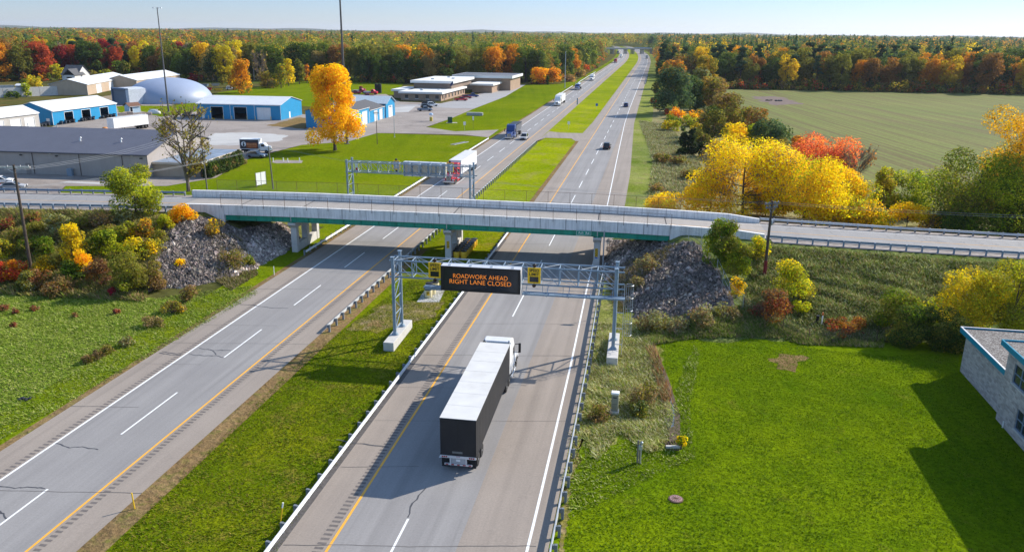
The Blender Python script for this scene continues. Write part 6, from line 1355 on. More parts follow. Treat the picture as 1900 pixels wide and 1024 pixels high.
def veg(name, label, px, py, top, wpx, pal, style='round', dens=1.0, cat=None, leafk=1.0, group=None, ground=True):
    p = GT(px, py); Z = depth(p); h = max(.4, (py - top) * Z / FPX / .95); w = max(.4, wpx * Z / FPX); leaf = max(.14, Z * .0020) * leafk
    n = int(np.clip(4.2 * dens * w * h / (.5 * leaf * leaf), 200, 24000)); _seed[0] += 1
    tree = style in ('round', 'tall', 'egg', 'conifer', 'pine'); cat = cat or ('tree' if tree and h > 3 else 'bush')
    return plant(name, label, cat, (p[0], p[1], p[2] - .05), h, w, style, pal, leaf, n, _seed[0], group, 'trunk' if cat == 'tree' else 'stem', 'crown' if cat == 'tree' else 'foliage')
def bare_tree(name, label, px, py, top, wpx, pal, n, seed, cat='tree', leafy=1.0, col=None, spread=.62):
    p = GT(px, py); Z = depth(p); h = (py - top) * Z / FPX / .95; w = wpx * Z / FPX; g = random.Random(seed); t = thing(name, label, cat, (p[0], p[1], p[2] - .05))
    q = MB(); tips = []; U = g.uniform
    def limb(a, d, L, r, lev, up):
        c = a + d * L * .5 + Vector((U(-.06, .06), U(-.06, .06), .05)) * L; b = a + d * L + Vector((0, 0, up * L)); q.tube([a, c, b], [r, r * .7, r * .3], 6 if lev == 0 else 4, False); tips.append(b)
        if lev >= 2: return
        for i in range((7, 4)[lev]):
            f = U(.25, 1.0); p = a.lerp(c, f * 2) if f < .5 else c.lerp(b, f * 2 - 1); nd = (d + Vector((U(-1, 1), U(-1, 1), U(-.2, .9))) * .8).normalized(); limb(p, nd, L * U(.28, .5), max(.012, r * .42), lev + 1, .12)
    nl = 3 if spread < .6 else 5
    for k in range(nl):
        a0 = 6.283 * k / nl + U(-.4, .4); off = w * (.10 if spread < .6 else .2); top = h * U(.82, 1.0); pts = [Vector((0, 0, -.2)), Vector((0, 0, h * .12)), Vector((math.cos(a0) * off, math.sin(a0) * off, h * .45)), Vector((math.cos(a0) * off * 1.7, math.sin(a0) * off * 1.7, top))]
        q.tube(pts, [h * .024, h * .018, h * .010, .02], 7, False); tips.append(pts[-1])
        for i in range(13):
            tz = .14 + .80 * (i + U(0, 1)) / 13; z = h * tz; f = min(max((z / h - .12) / .33, 0), 2); p = pts[1].lerp(pts[2], min(f, 1)) if z < h * .45 else pts[2].lerp(pts[3], min(1, (z - h * .45) / (top - h * .45)))
            az = a0 + U(-1.7, 1.7); L = w * .46 * max(.25, math.sin(math.pi * min(1, .12 + tz * .80)) ** .7); limb(p, Vector((math.cos(az), math.sin(az), U(.5, 1.1))).normalized(), L * U(.7, 1.05), h * .008 + .012, 0, .10)
    zs = max(v[2] for v in q.v); xs = max(max(abs(v[0]), abs(v[1])) for v in q.v); sx, sz = w * .5 / xs, h / zs; q.v = [(x * sx, y * sx, z * sz) for x, y, z in q.v]; tips = [Vector((b.x * sx, b.y * sx, b.z * sz)) for b in tips]
    q.build('trunk', col or m_twig, t); gg = np.random.default_rng(seed); ti = np.array([list(b) for b in tips]); P = ti[gg.choice(len(ti), n)] + gg.normal(0, .28 * leafy, (n, 3)); keep = gg.random(n) < np.clip(.30 + .7 * (np.sin(P[:, 0] * 1.3 + 2) * np.sin(P[:, 2] * .9)) + .75 * (.42 - P[:, 2] / h), .05, 1); P = P[keep]; n = len(P)
    cs = np.array(pal, float); C = cs[gg.integers(0, len(cs), n)] * np.clip(gg.normal(1, .3, (n, 1)), .4, 1.7); np_mesh('crown', quads(P, rand_unit(gg, n), max(.2, Z * .0022) * gg.uniform(.6, 1.3, n), gg), 4, m_leaf, C, t); return t
# ---- trees and bushes on the right
veg('yellow_tree', 'large yellow tree right behind the right end of the bridge, its crown thin and twiggy', 1378, 404, 264, 180, [(YEL, 6), (GOLD, 2), (GRY, 2)], 'round', .85)
veg('yellow_tree', 'bright yellow tree in the middle of the grove behind the overpass road', 1490, 412, 292, 165, [(YEL, 7), (GOLD, 3), (YGR, 2), (BRN, 1)], 'round', 1)
veg('yellow_tree', 'lower bright yellow tree at the right end of the grove', 1572, 416, 338, 120, [(YEL, 6), (GOLD, 2), (YGR, 4)], 'round', 1)
veg('yellow_tree', 'yellow tree at the left end of the grove, leaning over the parapet', 1316, 396, 318, 105, [(YEL, 7), (GOLD, 3), (GRY, 1)], 'round', .85)
veg('yellow_bush', 'low bright yellow bush showing over the far bridge parapet', 1238, 392, 357, 98, [(YEL, 8), (GOLD, 3)], 'bush', 1.1)
veg('red_maple', 'round pinkish red tree behind the yellow grove', 1520, 322, 256, 122, [((.74, .17, .09), 5), ((.78, .26, .08), 4), (RED, 2)], 'round', 1.1)
veg('orange_bush', 'orange bush behind the red tree', 1478, 300, 250, 48, [(ORA, 4), (RUST, 3)], 'bush')
bare_tree('bare_bush', 'bare brown bush between the red tree and the field', 1588, 335, 268, 95, [BRN, RUST, (.34, .16, .08)], 900, 5, 'bush', 1.0)
bare_tree('bare_bush', 'bare grey-brown bush at the edge of the field behind the yellow grove', 1556, 325, 280, 60, [BRN, RUST], 500, 6, 'bush', 1.0)
veg('slender_tree', 'slender yellow-green tree beside the green bush at the field edge', 1634, 404, 311, 48, [((.42, .33, .03), 4), (YGR, 3), (OLI, 2)], 'egg', .9)
veg('green_bush', 'round green bush between the yellow grove and the large green tree', 1676, 398, 321, 92, [(GRN, 5), (YGR, 3), (OLI, 2)], 'round', 1.1)
veg('sumac_bush', 'low golden sumac bush beside the far guardrail', 1682, 424, 378, 80, [(YEL, 5), (GOLD, 4), (YGR, 2)], 'bush', .9)
veg('sumac_bush', 'low yellow-green bush at the foot of the yellow grove', 1618, 422, 385, 90, [(YEL, 4), (YGR, 4), (OLI, 2)], 'bush', .9)
veg('brown_bush', 'low brown bush beside the far guardrail in front of the large green tree', 1742, 428, 396, 80, [(BRN, 5), (OLI, 3), (GOLD, 1)], 'bush', .8)
veg('large_green_tree', 'large round green tree at the right edge behind the overpass road', 1800, 430, 286, 185, [(GRN, 5), (YGR, 5), (OLI, 2), (DGR, 1)], 'round', 1.2)
veg('large_green_tree', 'dark green tree at the far right under the orange crown', 1886, 432, 322, 110, [(DGR, 4), (OLI, 3), (GRN, 2)], 'round', 1.1)
veg('orange_tree', 'tall airy orange tree rising at the right edge of the picture', 1876, 424, 214, 165, [((.70, .42, .02), 5), (GOLD, 4), (OLI, 2)], 'round', .9)
veg('yellow_tree', 'yellow tree behind the stone building', 1786, 628, 508, 130, [((.50, .38, .015), 5), (YEL, 3), (YGR, 3)], 'round', 1.0)
veg('yellow_tree', 'yellow-green tree at the right edge behind the stone building', 1872, 640, 486, 140, [(YGR, 5), ((.42, .38, .02), 4), (OLI, 2)], 'round', 1.0)
veg('green_bush', 'dark green bush at the end of the wire fence', 1700, 640, 560, 95, [(DGR, 5), (OLI, 3), (GRN, 2)], 'bush', 1.2)
veg('green_bush', 'olive green bush on the bank above the wire fence', 1660, 606, 535, 95, [(OLI, 5), (GRN, 3), (YGR, 1)], 'bush', 1.0)
veg('green_bush', 'dark bush in the shade beside the corner of the stone building', 1758, 650, 575, 90, [(DGR, 5), (OLI, 2)], 'bush', 1.2)
veg('small_tree', 'small leafy green tree standing on top of the right rock slope', 1336, 496, 410, 72, [(GRN, 5), (OLI, 4), (YGR, 2)], 'egg', 1.3)
veg('green_bush', 'green bush at the foot of the small tree on the right abutment', 1368, 512, 444, 62, [(OLI, 4), (GRN, 4), (YGR, 3)], 'bush', 1.0)
veg('sumac_bush', 'yellow leafy bush beside the right utility pole', 1400, 480, 432, 50, [(YEL, 3), (YGR, 4), (OLI, 3)], 'bush', .7)
veg('yellow_green_bush', 'yellow-green bush just right of the right utility pole', 1462, 555, 480, 85, [(YGR, 5), (OLI, 3), (YEL, 2)], 'bush', .7)
veg('red_bush', 'dark red bush at the foot of the right utility pole', 1428, 592, 535, 75, [((.22, .05, .03), 4), (RUST, 4), (BRN, 3)], 'bush', .8)
veg('yellow_bush', 'small yellow leafy bush hanging over the chain-link fence', 1366, 552, 512, 34, [(YEL, 4), (GOLD, 4), (OLI, 2)], 'bush', .7)
veg('yellow_green_bush', 'small yellow-green bush low on the right bank', 1486, 583, 550, 36, [(YGR, 5), (YEL, 2)], 'bush', .7)
veg('red_bush', 'low red bush on the top of the wire fence', 1575, 618, 588, 95, [((.24, .05, .03), 4), (OLI, 3), (RUST, 3)], 'bush', .6)
for i, (px, py, tp, w, lab) in enumerate(((1210, 612, 574, 60, 'pale dry bush at the foot of the right rock slope, nearest the gantry'), (1252, 615, 580, 55, 'pale dry bush in the middle of the foot of the right rock slope'), (1300, 602, 566, 58, 'pale dry bush at the right end of the foot of the right rock slope'), (1198, 503, 470, 45, 'pale dry bush high on the right rock slope'), (1180, 535, 510, 34, 'straw-coloured bush beside the ladder cage'), (1345, 590, 560, 50, 'brown dry bush beside the lower end of the chain-link fence'))):
    veg('dry_bush', lab, px, py, tp, w, [(SAGE, 4), (BRN, 3), (GRY, 3), (OLI, 2)], 'bush', .7)
veg('dry_bush', 'bushy grey-brown weed beside the utility cabinet', 1196, 752, 700, 60, [(BRN, 4), (GRY, 4), (OLI, 2)], 'bush', .5); veg('dry_bush', 'dark green weed clump right of the utility cabinet', 1186, 772, 742, 44, [(OLI, 4), (DGR, 3), (SAGE, 1)], 'bush', .7)
veg('dry_bush', 'dark weed clump left of the utility cabinet', 1112, 778, 745, 46, [(OLI, 4), (BRN, 4)], 'bush', .6); veg('flower_clump', 'clump of yellow flowers beside the culvert', 1264, 832, 805, 24, [(YEL, 5), (GRN, 5)], 'bush', 1.0, cat='flowers')

veg('yellow_tree', 'yellow tree joining the two largest crowns of the grove', 1436, 402, 284, 120, [(YEL, 6), (GOLD, 3), (GRY, 2)], 'round', .8)
veg('yellow_tree', 'yellow tree filling the right shoulder of the grove', 1534, 409, 318, 110, [(YEL, 8), (GOLD, 2)], 'round', 1)
veg('yellow_bush', 'yellow underwood at the foot of the grove behind the parapet end', 1420, 400, 350, 130, [(YEL, 5), (GOLD, 3), (OLI, 3)], 'bush', 1)
veg('yellow_bush', 'yellow underwood at the foot of the grove beside the far guardrail', 1545, 412, 366, 120, [(YEL, 6), (GOLD, 2), (OLI, 2)], 'bush', 1)
veg('green_bush', 'dark green bush under the large green tree beside the far guardrail', 1790, 434, 380, 120, [(DGR, 4), (GRN, 4), (OLI, 2)], 'bush', 1.1)
veg('green_bush', 'dark bush under the orange tree at the right edge', 1880, 436, 384, 90, [(DGR, 5), (OLI, 3)], 'bush', 1.1)
# roadside group on the right, beyond the bridge
RS = [('spruce', 'large blue-green tree at the front left of the roadside group', 1248, 212, 134, 78, [(PINE, 6), ((.07, .11, .05), 3), (OLI, 1)], 'egg', 1.3), ('spruce', 'dark blue-green tree beside the large one in the roadside group', 1280, 208, 146, 55, [(DGR, 5), (PINE, 5)], 'egg', 1.3),
      ('olive_tree', 'olive tree with a tan edge at the right of the roadside group', 1316, 205, 148, 58, [(OLI, 5), (BRN, 2), ((.34, .22, .04), 2)], 'round', 1.1), ('golden_tree', 'golden topped tree behind the olive one', 1309, 178, 108, 48, [((.46, .31, .02), 5), (OLI, 3)], 'round', 1.1), ('olive_tree', 'grey-green tree in front of the golden topped one', 1300, 180, 130, 46, [(SAGE, 3), (OLI, 5)], 'round', 1.0),
      ('rust_tree', 'rust coloured tree behind the large blue-green one', 1246, 165, 116, 45, [(RUST, 5), (OLI, 3), (ORA, 1)], 'round', 1.0), ('red_tree', 'bright red tree far back in the roadside group', 1297, 130, 90, 36, [(RED, 6), (RUST, 2)], 'round', 1.1), ('golden_tree', 'small yellow tree far back at the roadside', 1246, 128, 103, 20, [(YEL, 5), (OLI, 1)], 'round', 1.0), ('dark_tree', 'dark tree at the roadside just before the far bridge', 1228, 150, 116, 26, [(DGR, 6), (PINE, 2)], 'egg', 1.2), ('olive_tree', 'brownish tree behind the roadside group', 1270, 150, 104, 50, [(OLI, 5), (BRN, 3), (RUST, 2)], 'round', 1), ('dark_tree', 'tall dark tree left of the red one', 1279, 140, 92, 34, [(DGR, 5), (OLI, 3)], 'egg', 1),
      ('olive_tree', 'olive brown tree at the field corner', 1346, 252, 178, 62, [(OLI, 5), (BRN, 3), ((.30, .2, .05), 2)], 'round', 1), ('rust_tree', 'rust topped tree at the edge of the field', 1394, 262, 203, 60, [(RUST, 4), (OLI, 4), (BRN, 2)], 'round', 1), ('yellow_bush', 'round yellow tree before the rust topped one', 1358, 288, 232, 48, [(YEL, 6), (GOLD, 2), (YGR, 1)], 'round', 1.1), ('spruce', 'blue-green spreading tree beside the round yellow one', 1424, 288, 224, 72, [(PINE, 5), ((.08, .13, .05), 3), (OLI, 1)], 'round', 1.1), ('green_bush', 'yellow-green bush between the round yellow tree and the spreading one', 1396, 285, 230, 36, [(YGR, 5), (GRN, 3)], 'round', 1),
      ('olive_tree', 'dark olive tree behind the golden bushes', 1322, 262, 200, 50, [(OLI, 5), (DGR, 3), (BRN, 1)], 'round', 1), ('orange_bush', 'orange bush in front of the round yellow tree', 1326, 288, 264, 42, [(ORA, 4), (RUST, 4)], 'bush', 1), ('yellow_bush', 'long low yellow bush beside the dark junipers', 1246, 242, 224, 46, [((.55, .42, .02), 5), (YGR, 2)], 'bush', 1), ('yellow_bush', 'second low yellow bush right behind the dark junipers', 1298, 246, 230, 50, [((.55, .42, .02), 5), (YGR, 2)], 'bush', 1), ('orange_bush', 'orange bush in front of the dark blue-green tree', 1288, 228, 206, 40, [(ORA, 4), (GOLD, 4), (OLI, 1)], 'bush', 1), ('orange_bush', 'orange bush at the foot of the large blue-green tree', 1256, 220, 202, 34, [(ORA, 4), (GOLD, 3), (RED, 1)], 'bush', 1), ('orange_bush', 'small orange bush right of the dark junipers', 1310, 226, 208, 30, [(ORA, 5), (GOLD, 3)], 'bush', 1), ('red_bush', 'small red bush at the left foot of the roadside group', 1212, 192, 182, 12, [(RED, 5)], 'bush', 1), ('red_bush', 'rusty red bush left of the orange bushes', 1239, 214, 202, 16, [(RUST, 5), (RED, 3)], 'bush', 1),
      ('juniper', 'dark juniper, leftmost of the three beside the yellow bushes', 1266, 287, 239, 24, [(JUN, 5), (DGR, 2)], 'column', 1.5), ('juniper', 'dark juniper, middle one of the three beside the yellow bushes', 1282, 287, 240, 26, [(JUN, 5), (DGR, 2)], 'column', 1.5), ('juniper', 'short broad dark juniper, rightmost of the three', 1301, 291, 260, 26, [(JUN, 5), (DGR, 2)], 'bush', 1.5),
      ('dry_bush', 'brown weedy bush left of the juniper shadow', 1222, 300, 284, 34, [(BRN, 5), (OLI, 3)], 'bush', .8), ('dry_bush', 'brown weedy bush in the rough below the junipers', 1250, 306, 288, 70, [(OLI, 4), (BRN, 4), (SAGE, 2)], 'bush', .8), ('dry_bush', 'olive weedy bush left of the yellow grove', 1285, 332, 312, 60, [(OLI, 5), (BRN, 3)], 'bush', .8), ('dry_bush', 'brown weedy bush beside the low yellow bush', 1218, 356, 340, 34, [(BRN, 5), (OLI, 3)], 'bush', .8), ('juniper', 'tiny dark juniper in the rough grass', 1234, 302, 287, 8, [(JUN, 5)], 'column', 1.3)]
for (nm, lab, px, py, tp, w, pal, st, de) in RS: veg(nm, lab, px, py, tp, w, pal, st, de)
FILL = [(1222, 178, 150, 26, DGR, 'dark bush'), (1236, 196, 160, 30, PINE, 'blue-green bush'), (1262, 190, 140, 40, OLI, 'olive tree'), (1292, 200, 150, 40, DGR, 'dark green tree'), (1330, 190, 148, 36, BRN, 'brown tree'), (1318, 160, 122, 40, (.36, .25, .05), 'tan tree'), (1262, 138, 100, 36, RUST, 'rust tree'), (1236, 140, 112, 24, OLI, 'olive tree'), (1322, 140, 104, 40, (.48, .25, .04), 'orange-brown tree'), (1340, 220, 176, 40, OLI, 'olive bush'), (1366, 246, 205, 44, DGR, 'dark bush'), (1335, 240, 205, 40, (.30, .22, .05), 'tan bush'), (1300, 268, 244, 50, OLI, 'olive bush'), (1344, 296, 268, 40, GRN, 'green bush'), (1276, 236, 214, 44, YGR, 'yellow-green bush'), (1330, 318, 292, 50, BRN, 'brown bush'), (1440, 300, 258, 50, OLI, 'olive bush'), (1250, 232, 214, 36, GRN, 'green bush'), (1308, 226, 196, 36, SAGE, 'grey-green tree')]
for (px, py, tp, w, c, nm) in sorted(FILL):
    veg(nm.replace('-', '_').replace(' ', '_').replace('blue_green_', '').replace('yellow_green_', '').replace('grey_green_', '').replace('orange_brown_', ''), f"{nm} filling the roadside thicket, {('far back near the bend', 'in its middle', 'at its near end beside the yellow grove')[0 if py < 170 else 1 if py < 235 else 2]}, {('left', 'centre', 'right')[0 if px < 1256 else 1 if px < 1310 else 2]} part", px, py, tp, w, [(c, 6), (OLI, 2), (BRN, 1)], 'round' if py - tp > 34 else 'bush', 1.1)
# ---- left side
veg('orange_maple', 'big egg-shaped orange maple on the lawn beside the tallest mast', 622, 279, 134, 98, [((.88, .52, .008), 6), ((.92, .60, .010), 4), (ORA, 1)], 'egg', 1.5)
veg('orange_maple', 'small orange maple on the grass beyond the long blue shed', 449, 174, 116, 46, [((.62, .28, .012), 6), (GOLD, 2), (OLI, 1)], 'egg', 1.2)
bare_tree('bare_tree', 'nearly bare tree with tufts of olive leaves beside the beige warehouse', 350, 355, 192, 112, [OLI, (.22, .19, .04), (.30, .25, .04), BRN], 8500, 11, leafy=1.6, spread=.5)
veg('bank_tree', 'bushy yellow-green tree at the edge of the overpass road left of the bridge', 252, 404, 314, 100, [(YGR, 5), ((.16, .20, .03), 4), ((.38, .34, .03), 2)], 'round', 1.1)
veg('orange_bush', 'bright orange bush at the left end of the bridge parapet', 338, 412, 377, 48, [(GOLD, 5), (ORA, 4)], 'bush', 1.2)
bare_tree('bare_tree', 'greyish half-bare tree behind the small orange maple', 486, 162, 96, 40, [GRY, BRN, (.35, .27, .08)], 900, 21); veg('yellow_tree', 'bright yellow tree beside the dark tree at the end of the back lawn', 536, 160, 114, 30, [((.60, .46, .015), 6), (YGR, 1)], 'egg', 1); veg('dark_tree', 'dark green tree with an orange flank on the back lawn', 556, 157, 114, 26, [(DGR, 4), (OLI, 4)], 'egg', 1.1); veg('orange_bush', 'orange small tree touching the dark one on the back lawn', 570, 155, 122, 14, [(ORA, 5), (RUST, 3)], 'egg', 1); veg('olive_tree', 'olive and yellow tree between the half-bare tree and the dark one', 522, 164, 122, 26, [(OLI, 4), (YGR, 3), (GOLD, 1)], 'egg', 1); veg('olive_tree', 'tan bushy tree right of the small orange maple', 497, 164, 135, 36, [(BRN, 3), ((.36, .26, .04), 4), (OLI, 2)], 'bush', 1)
LB = [('yellow_tree', 'yellow shrubby tree halfway up the left bank', 140, 492, 417, 52, [(YEL, 5), ((.45, .36, .03), 4), (OLI, 1)], 'egg', .9), ('orange_bush', 'orange-yellow bush below the yellow shrubby tree', 157, 510, 458, 46, [(GOLD, 5), (ORA, 2), (YEL, 2)], 'bush', .9), ('green_bush', 'bright green bush right of the yellow shrubby tree', 198, 478, 422, 50, [((.12, .18, .015), 5), (YGR, 4)], 'bush', 1), ('green_bush', 'yellow-green bush below the bank tree', 232, 452, 408, 50, [(YGR, 4), (GRN, 4), (OLI, 2)], 'bush', 1), ('orange_bush', 'rust and orange bush beside the left rock slope', 268, 446, 404, 44, [(RUST, 3), (GOLD, 3), (OLI, 3)], 'bush', 1), ('yellow_green_bush', 'yellow-green bush under the bright orange one', 306, 430, 398, 34, [(YGR, 5), ((.4, .36, .02), 3)], 'bush', 1), ('yellow_bush', 'yellow leafy bush at the left edge of the rock slope', 288, 476, 440, 40, [(YEL, 4), (OLI, 4), (GOLD, 2)], 'bush', .8), ('green_bush', 'yellow and green bush in the middle of the left bank', 252, 482, 440, 60, [(OLI, 4), (YGR, 4), (YEL, 2)], 'bush', .9),
      ('olive_bush', 'large olive bush at the foot of the left bank', 240, 540, 466, 72, [(OLI, 6), ((.2, .2, .04), 3), (YGR, 1)], 'bush', 1.0), ('tan_bush', 'large tan bush beside the olive one at the rock edge', 280, 535, 466, 52, [((.34, .22, .08), 5), (BRN, 3), (OLI, 2)], 'bush', 1.0), ('green_bush', 'dark green bush left of the large olive one', 140, 520, 478, 44, [(GRN, 4), (DGR, 4)], 'bush', 1), ('brown_bush', 'dark reddish brown bush between the orange bush and the olive one', 186, 522, 480, 52, [(BRN, 4), ((.14, .06, .04), 4), (RUST, 1)], 'bush', .8), ('yellow_bush', 'yellow bush right of the left utility pole', 88, 508, 472, 46, [((.5, .38, .03), 5), (GOLD, 3), (OLI, 2)], 'bush', .9), ('red_bush', 'red and orange bush left of the left utility pole', 24, 520, 478, 52, [(RED, 4), (RUST, 3), (ORA, 3)], 'bush', 1), ('olive_bush', 'olive bush at the foot of the left utility pole', 50, 540, 500, 40, [(OLI, 5), (SAGE, 3)], 'bush', 1), ('red_bush', 'deep red bush at the left edge of the picture', -6, 526, 470, 40, [(CRI, 4), (RED, 3)], 'bush', 1), ('yellow_green_bush', 'yellow-green bush at the left edge above the red one', 6, 480, 440, 42, [(YGR, 4), (OLI, 4), (GOLD, 2)], 'bush', 1), ('green_bush', 'green bush in the middle of the bank left of the yellow tree', 86, 478, 440, 50, [(GRN, 5), (OLI, 4)], 'bush', .9), ('dry_bush', 'brown dry bush below the guardrail left of the bank tree', 190, 424, 394, 74, [(BRN, 5), (OLI, 3), (GRY, 2)], 'bush', .7), ('dry_bush', 'grey-green dry bush under the bank tree', 232, 414, 388, 50, [(SAGE, 5), (OLI, 4)], 'bush', .7), ('dry_bush', 'brown dry bush at the foot of the bank behind the meadow', 110, 546, 520, 76, [(BRN, 5), (RUST, 2), (OLI, 2)], 'bush', .7), ('red_bush', 'reddish weeds below the guardrail at the left edge', 62, 412, 392, 44, [((.30, .10, .06), 4), (OLI, 4)], 'bush', .6), ('red_bush', 'reddish weeds on the bank at the left edge', 12, 424, 398, 40, [((.30, .08, .06), 4), (OLI, 4)], 'bush', .6), ('green_bush', 'olive green scrub in the middle of the left bank', 122, 450, 420, 70, [(OLI, 5), (SAGE, 3), (BRN, 2)], 'bush', .7), ('olive_bush', 'olive scrub left of the pole on the bank', 30, 458, 424, 60, [(OLI, 5), (BRN, 3)], 'bush', .7),
      ('yellow_bush', 'small yellow bush growing in the left rock slope', 335, 496, 480, 26, [(YEL, 5), (GOLD, 4)], 'bush', .7), ('dry_bush', 'brown and orange weeds on the left rock slope near the abutment', 400, 440, 402, 40, [(BRN, 4), (GOLD, 2), (OLI, 3)], 'bush', .5), ('dry_bush', 'brown dry weeds at the toe of the left rock slope', 352, 558, 528, 42, [(BRN, 5), (OLI, 3)], 'bush', .6), ('dry_bush', 'brown weeds between the dark and the pale rocks', 430, 496, 464, 50, [(BRN, 4), (OLI, 4)], 'bush', .5), ('green_bush', 'small green bush among the pale rocks', 462, 492, 474, 24, [(GRN, 4), (OLI, 4)], 'bush', .9), ('red_bush', 'crimson weed clump in front of the olive bush', 208, 548, 532, 22, [((.40, .02, .06), 5)], 'bush', .8), ('red_bush', 'small red weed clump in the meadow nearest the bank', 216, 582, 571, 16, [((.34, .10, .07), 5), (BRN, 3), (OLI, 2)], 'bush', .6), ('red_bush', 'small red weed clump at the left edge of the meadow', 8, 576, 563, 22, [((.34, .10, .07), 5), (BRN, 3), (OLI, 2)], 'bush', .6), ('red_bush', 'second small red weed clump in the left meadow', 28, 582, 570, 16, [((.34, .10, .07), 5), (BRN, 3), (OLI, 2)], 'bush', .6), ('red_bush', 'third small red weed clump in the left meadow', 62, 576, 567, 20, [((.34, .10, .07), 5), (BRN, 3), (OLI, 2)], 'bush', .6), ('red_bush', 'lone red weed clump in the middle of the meadow', 140, 588, 578, 12, [((.34, .10, .07), 5), (BRN, 3), (OLI, 2)], 'bush', .6), ('red_bush', 'lowest red weed clump in the left meadow', 25, 606, 595, 14, [((.34, .10, .07), 5), (BRN, 3), (OLI, 2)], 'bush', .6),
      ('dry_bush', 'tan dry bush above the two small ones beside the roadside ditch', 285, 604, 585, 60, [((.30, .22, .12), 5), (OLI, 3)], 'bush', .7), ('dry_bush', 'olive brown bush at the end of the meadow beside the rocks', 318, 582, 560, 64, [(OLI, 5), (BRN, 4), (GOLD, 1)], 'bush', .7), ('dry_bush', 'first small brown bush at the roadside ditch', 164, 672, 654, 26, [(BRN, 5), (OLI, 3)], 'bush', 1), ('dry_bush', 'second small brown bush at the roadside ditch', 180, 666, 646, 28, [((.12, .10, .04), 5), (BRN, 3)], 'bush', 1), ('dry_bush', 'third small brown bush at the roadside ditch', 202, 656, 637, 28, [((.26, .19, .09), 5), (OLI, 3)], 'bush', 1), ('dry_bush', 'pale olive bush farther along the roadside ditch', 236, 640, 622, 40, [(SAGE, 4), (BRN, 3), (OLI, 3)], 'bush', .7)]
for i, (px, py, tp, w, c, nm) in enumerate(((60, 440, 412, 60, OLI, 'olive'), (104, 424, 398, 60, SAGE, 'grey-green'), (150, 432, 404, 60, OLI, 'dark olive'), (196, 446, 418, 60, (.30, .28, .05), 'yellowish olive'), (60, 470, 440, 50, GRN, 'green'), (110, 500, 468, 46, (.34, .3, .05), 'straw yellow'), (214, 500, 468, 50, GRN, 'leafy green'), (176, 470, 440, 44, (.2, .24, .04), 'moss green'), (270, 470, 436, 40, OLI, 'brownish olive'), (70, 530, 500, 56, (.28, .12, .06), 'rusty'), (296, 452, 424, 34, (.3, .3, .04), 'lime'), (120, 540, 512, 50, BRN, 'dull brown'))):
    LB.append(('bank_bush', f"{nm} bush in the tangle on the left bank, {'upper' if py < 447 else 'middle' if py < 501 else 'lower'} part", px, py, tp, w, [(c, 5), (OLI, 3), (BRN, 1)], 'bush', .8))
for (nm, lab, px, py, tp, w, pal, st, de) in LB: veg(nm, lab, px, py, tp, w, pal, st, de)
YB = [('yellow_bush', 'round yellow tree beside the white house', 106, 150, 121, 24, [((.50, .44, .02), 5), (YGR, 2)], 'round', 1), ('yellow_bush', 'yellow airy bush behind the bunker wall', 66, 170, 142, 26, [((.55, .44, .03), 5), (YGR, 2)], 'round', .9), ('yellow_green_bush', 'slim yellow-green tree in front of the bunker wall', 50, 181, 156, 18, [(YGR, 6), (GRN, 2)], 'egg', 1), ('green_bush', 'dark green bush, left of two in front of the bunker wall', 17, 182, 168, 22, [(DGR, 5), (GRN, 2)], 'bush', 1), ('green_bush', 'dark green bush, right of two in front of the bunker wall', 32, 183, 169, 14, [(DGR, 5), (GRN, 2)], 'bush', 1), ('yellow_green_bush', 'green bush behind the bunker wall left of the yellow airy one', 47, 168, 143, 18, [(OLI, 4), (GRN, 3)], 'bush', 1), ('olive_bush', 'olive bush before the white house', 152, 152, 132, 24, [(OLI, 4), (YGR, 3)], 'bush', 1), ('olive_bush', 'tan bush right of the white house', 172, 150, 130, 26, [(BRN, 3), (OLI, 4)], 'bush', 1), ('yellow_green_bush', 'yellow-green bush beside the tan hangar', 198, 150, 129, 28, [(YGR, 4), (OLI, 4)], 'bush', 1), ('green_bush', 'green tree behind the left end of the tan hangar', 228, 146, 114, 34, [(GRN, 3), (OLI, 4), (DGR, 2)], 'round', 1.1), ('red_bush', 'red bush at the wood edge right of the tan hangars', 358, 152, 134, 20, [(CRI, 4), (RED, 3)], 'bush', 1), ('olive_bush', 'olive bush at the wood edge behind the scrap bins', 416, 158, 140, 18, [(OLI, 4), ((.3, .25, .04), 3)], 'bush', 1), ('orange_bush', 'low orange bushes at the wood edge behind the office', 1000, 157, 128, 34, [(ORA, 5), (GOLD, 4)], 'round', 1), ('orange_bush', 'orange bush beside the tall grey pole', 1026, 156, 128, 32, [(ORA, 5), (RUST, 3)], 'round', 1), ('yellow_bush', 'yellow slender tree at the wood edge left of the orange bushes', 1012, 150, 116, 22, [((.55, .40, .02), 5), (OLI, 2)], 'egg', 1), ('dry_bush', 'tan bush at the foot of the tall grey pole', 1058, 152, 138, 26, [((.40, .25, .14), 5), (BRN, 3)], 'bush', 1), ('dry_bush', 'tan bush along the wood edge beside the carriageway', 1078, 143, 129, 24, [((.40, .25, .14), 4), (OLI, 3)], 'bush', 1), ('juniper', 'small dark conifer among the orange bushes at the wood edge', 1016, 158, 142, 7, [(DGR, 5)], 'column', 1)]
for (nm, lab, px, py, tp, w, pal, st, de) in YB: veg(nm, lab, px, py, tp, w, pal, st, de)
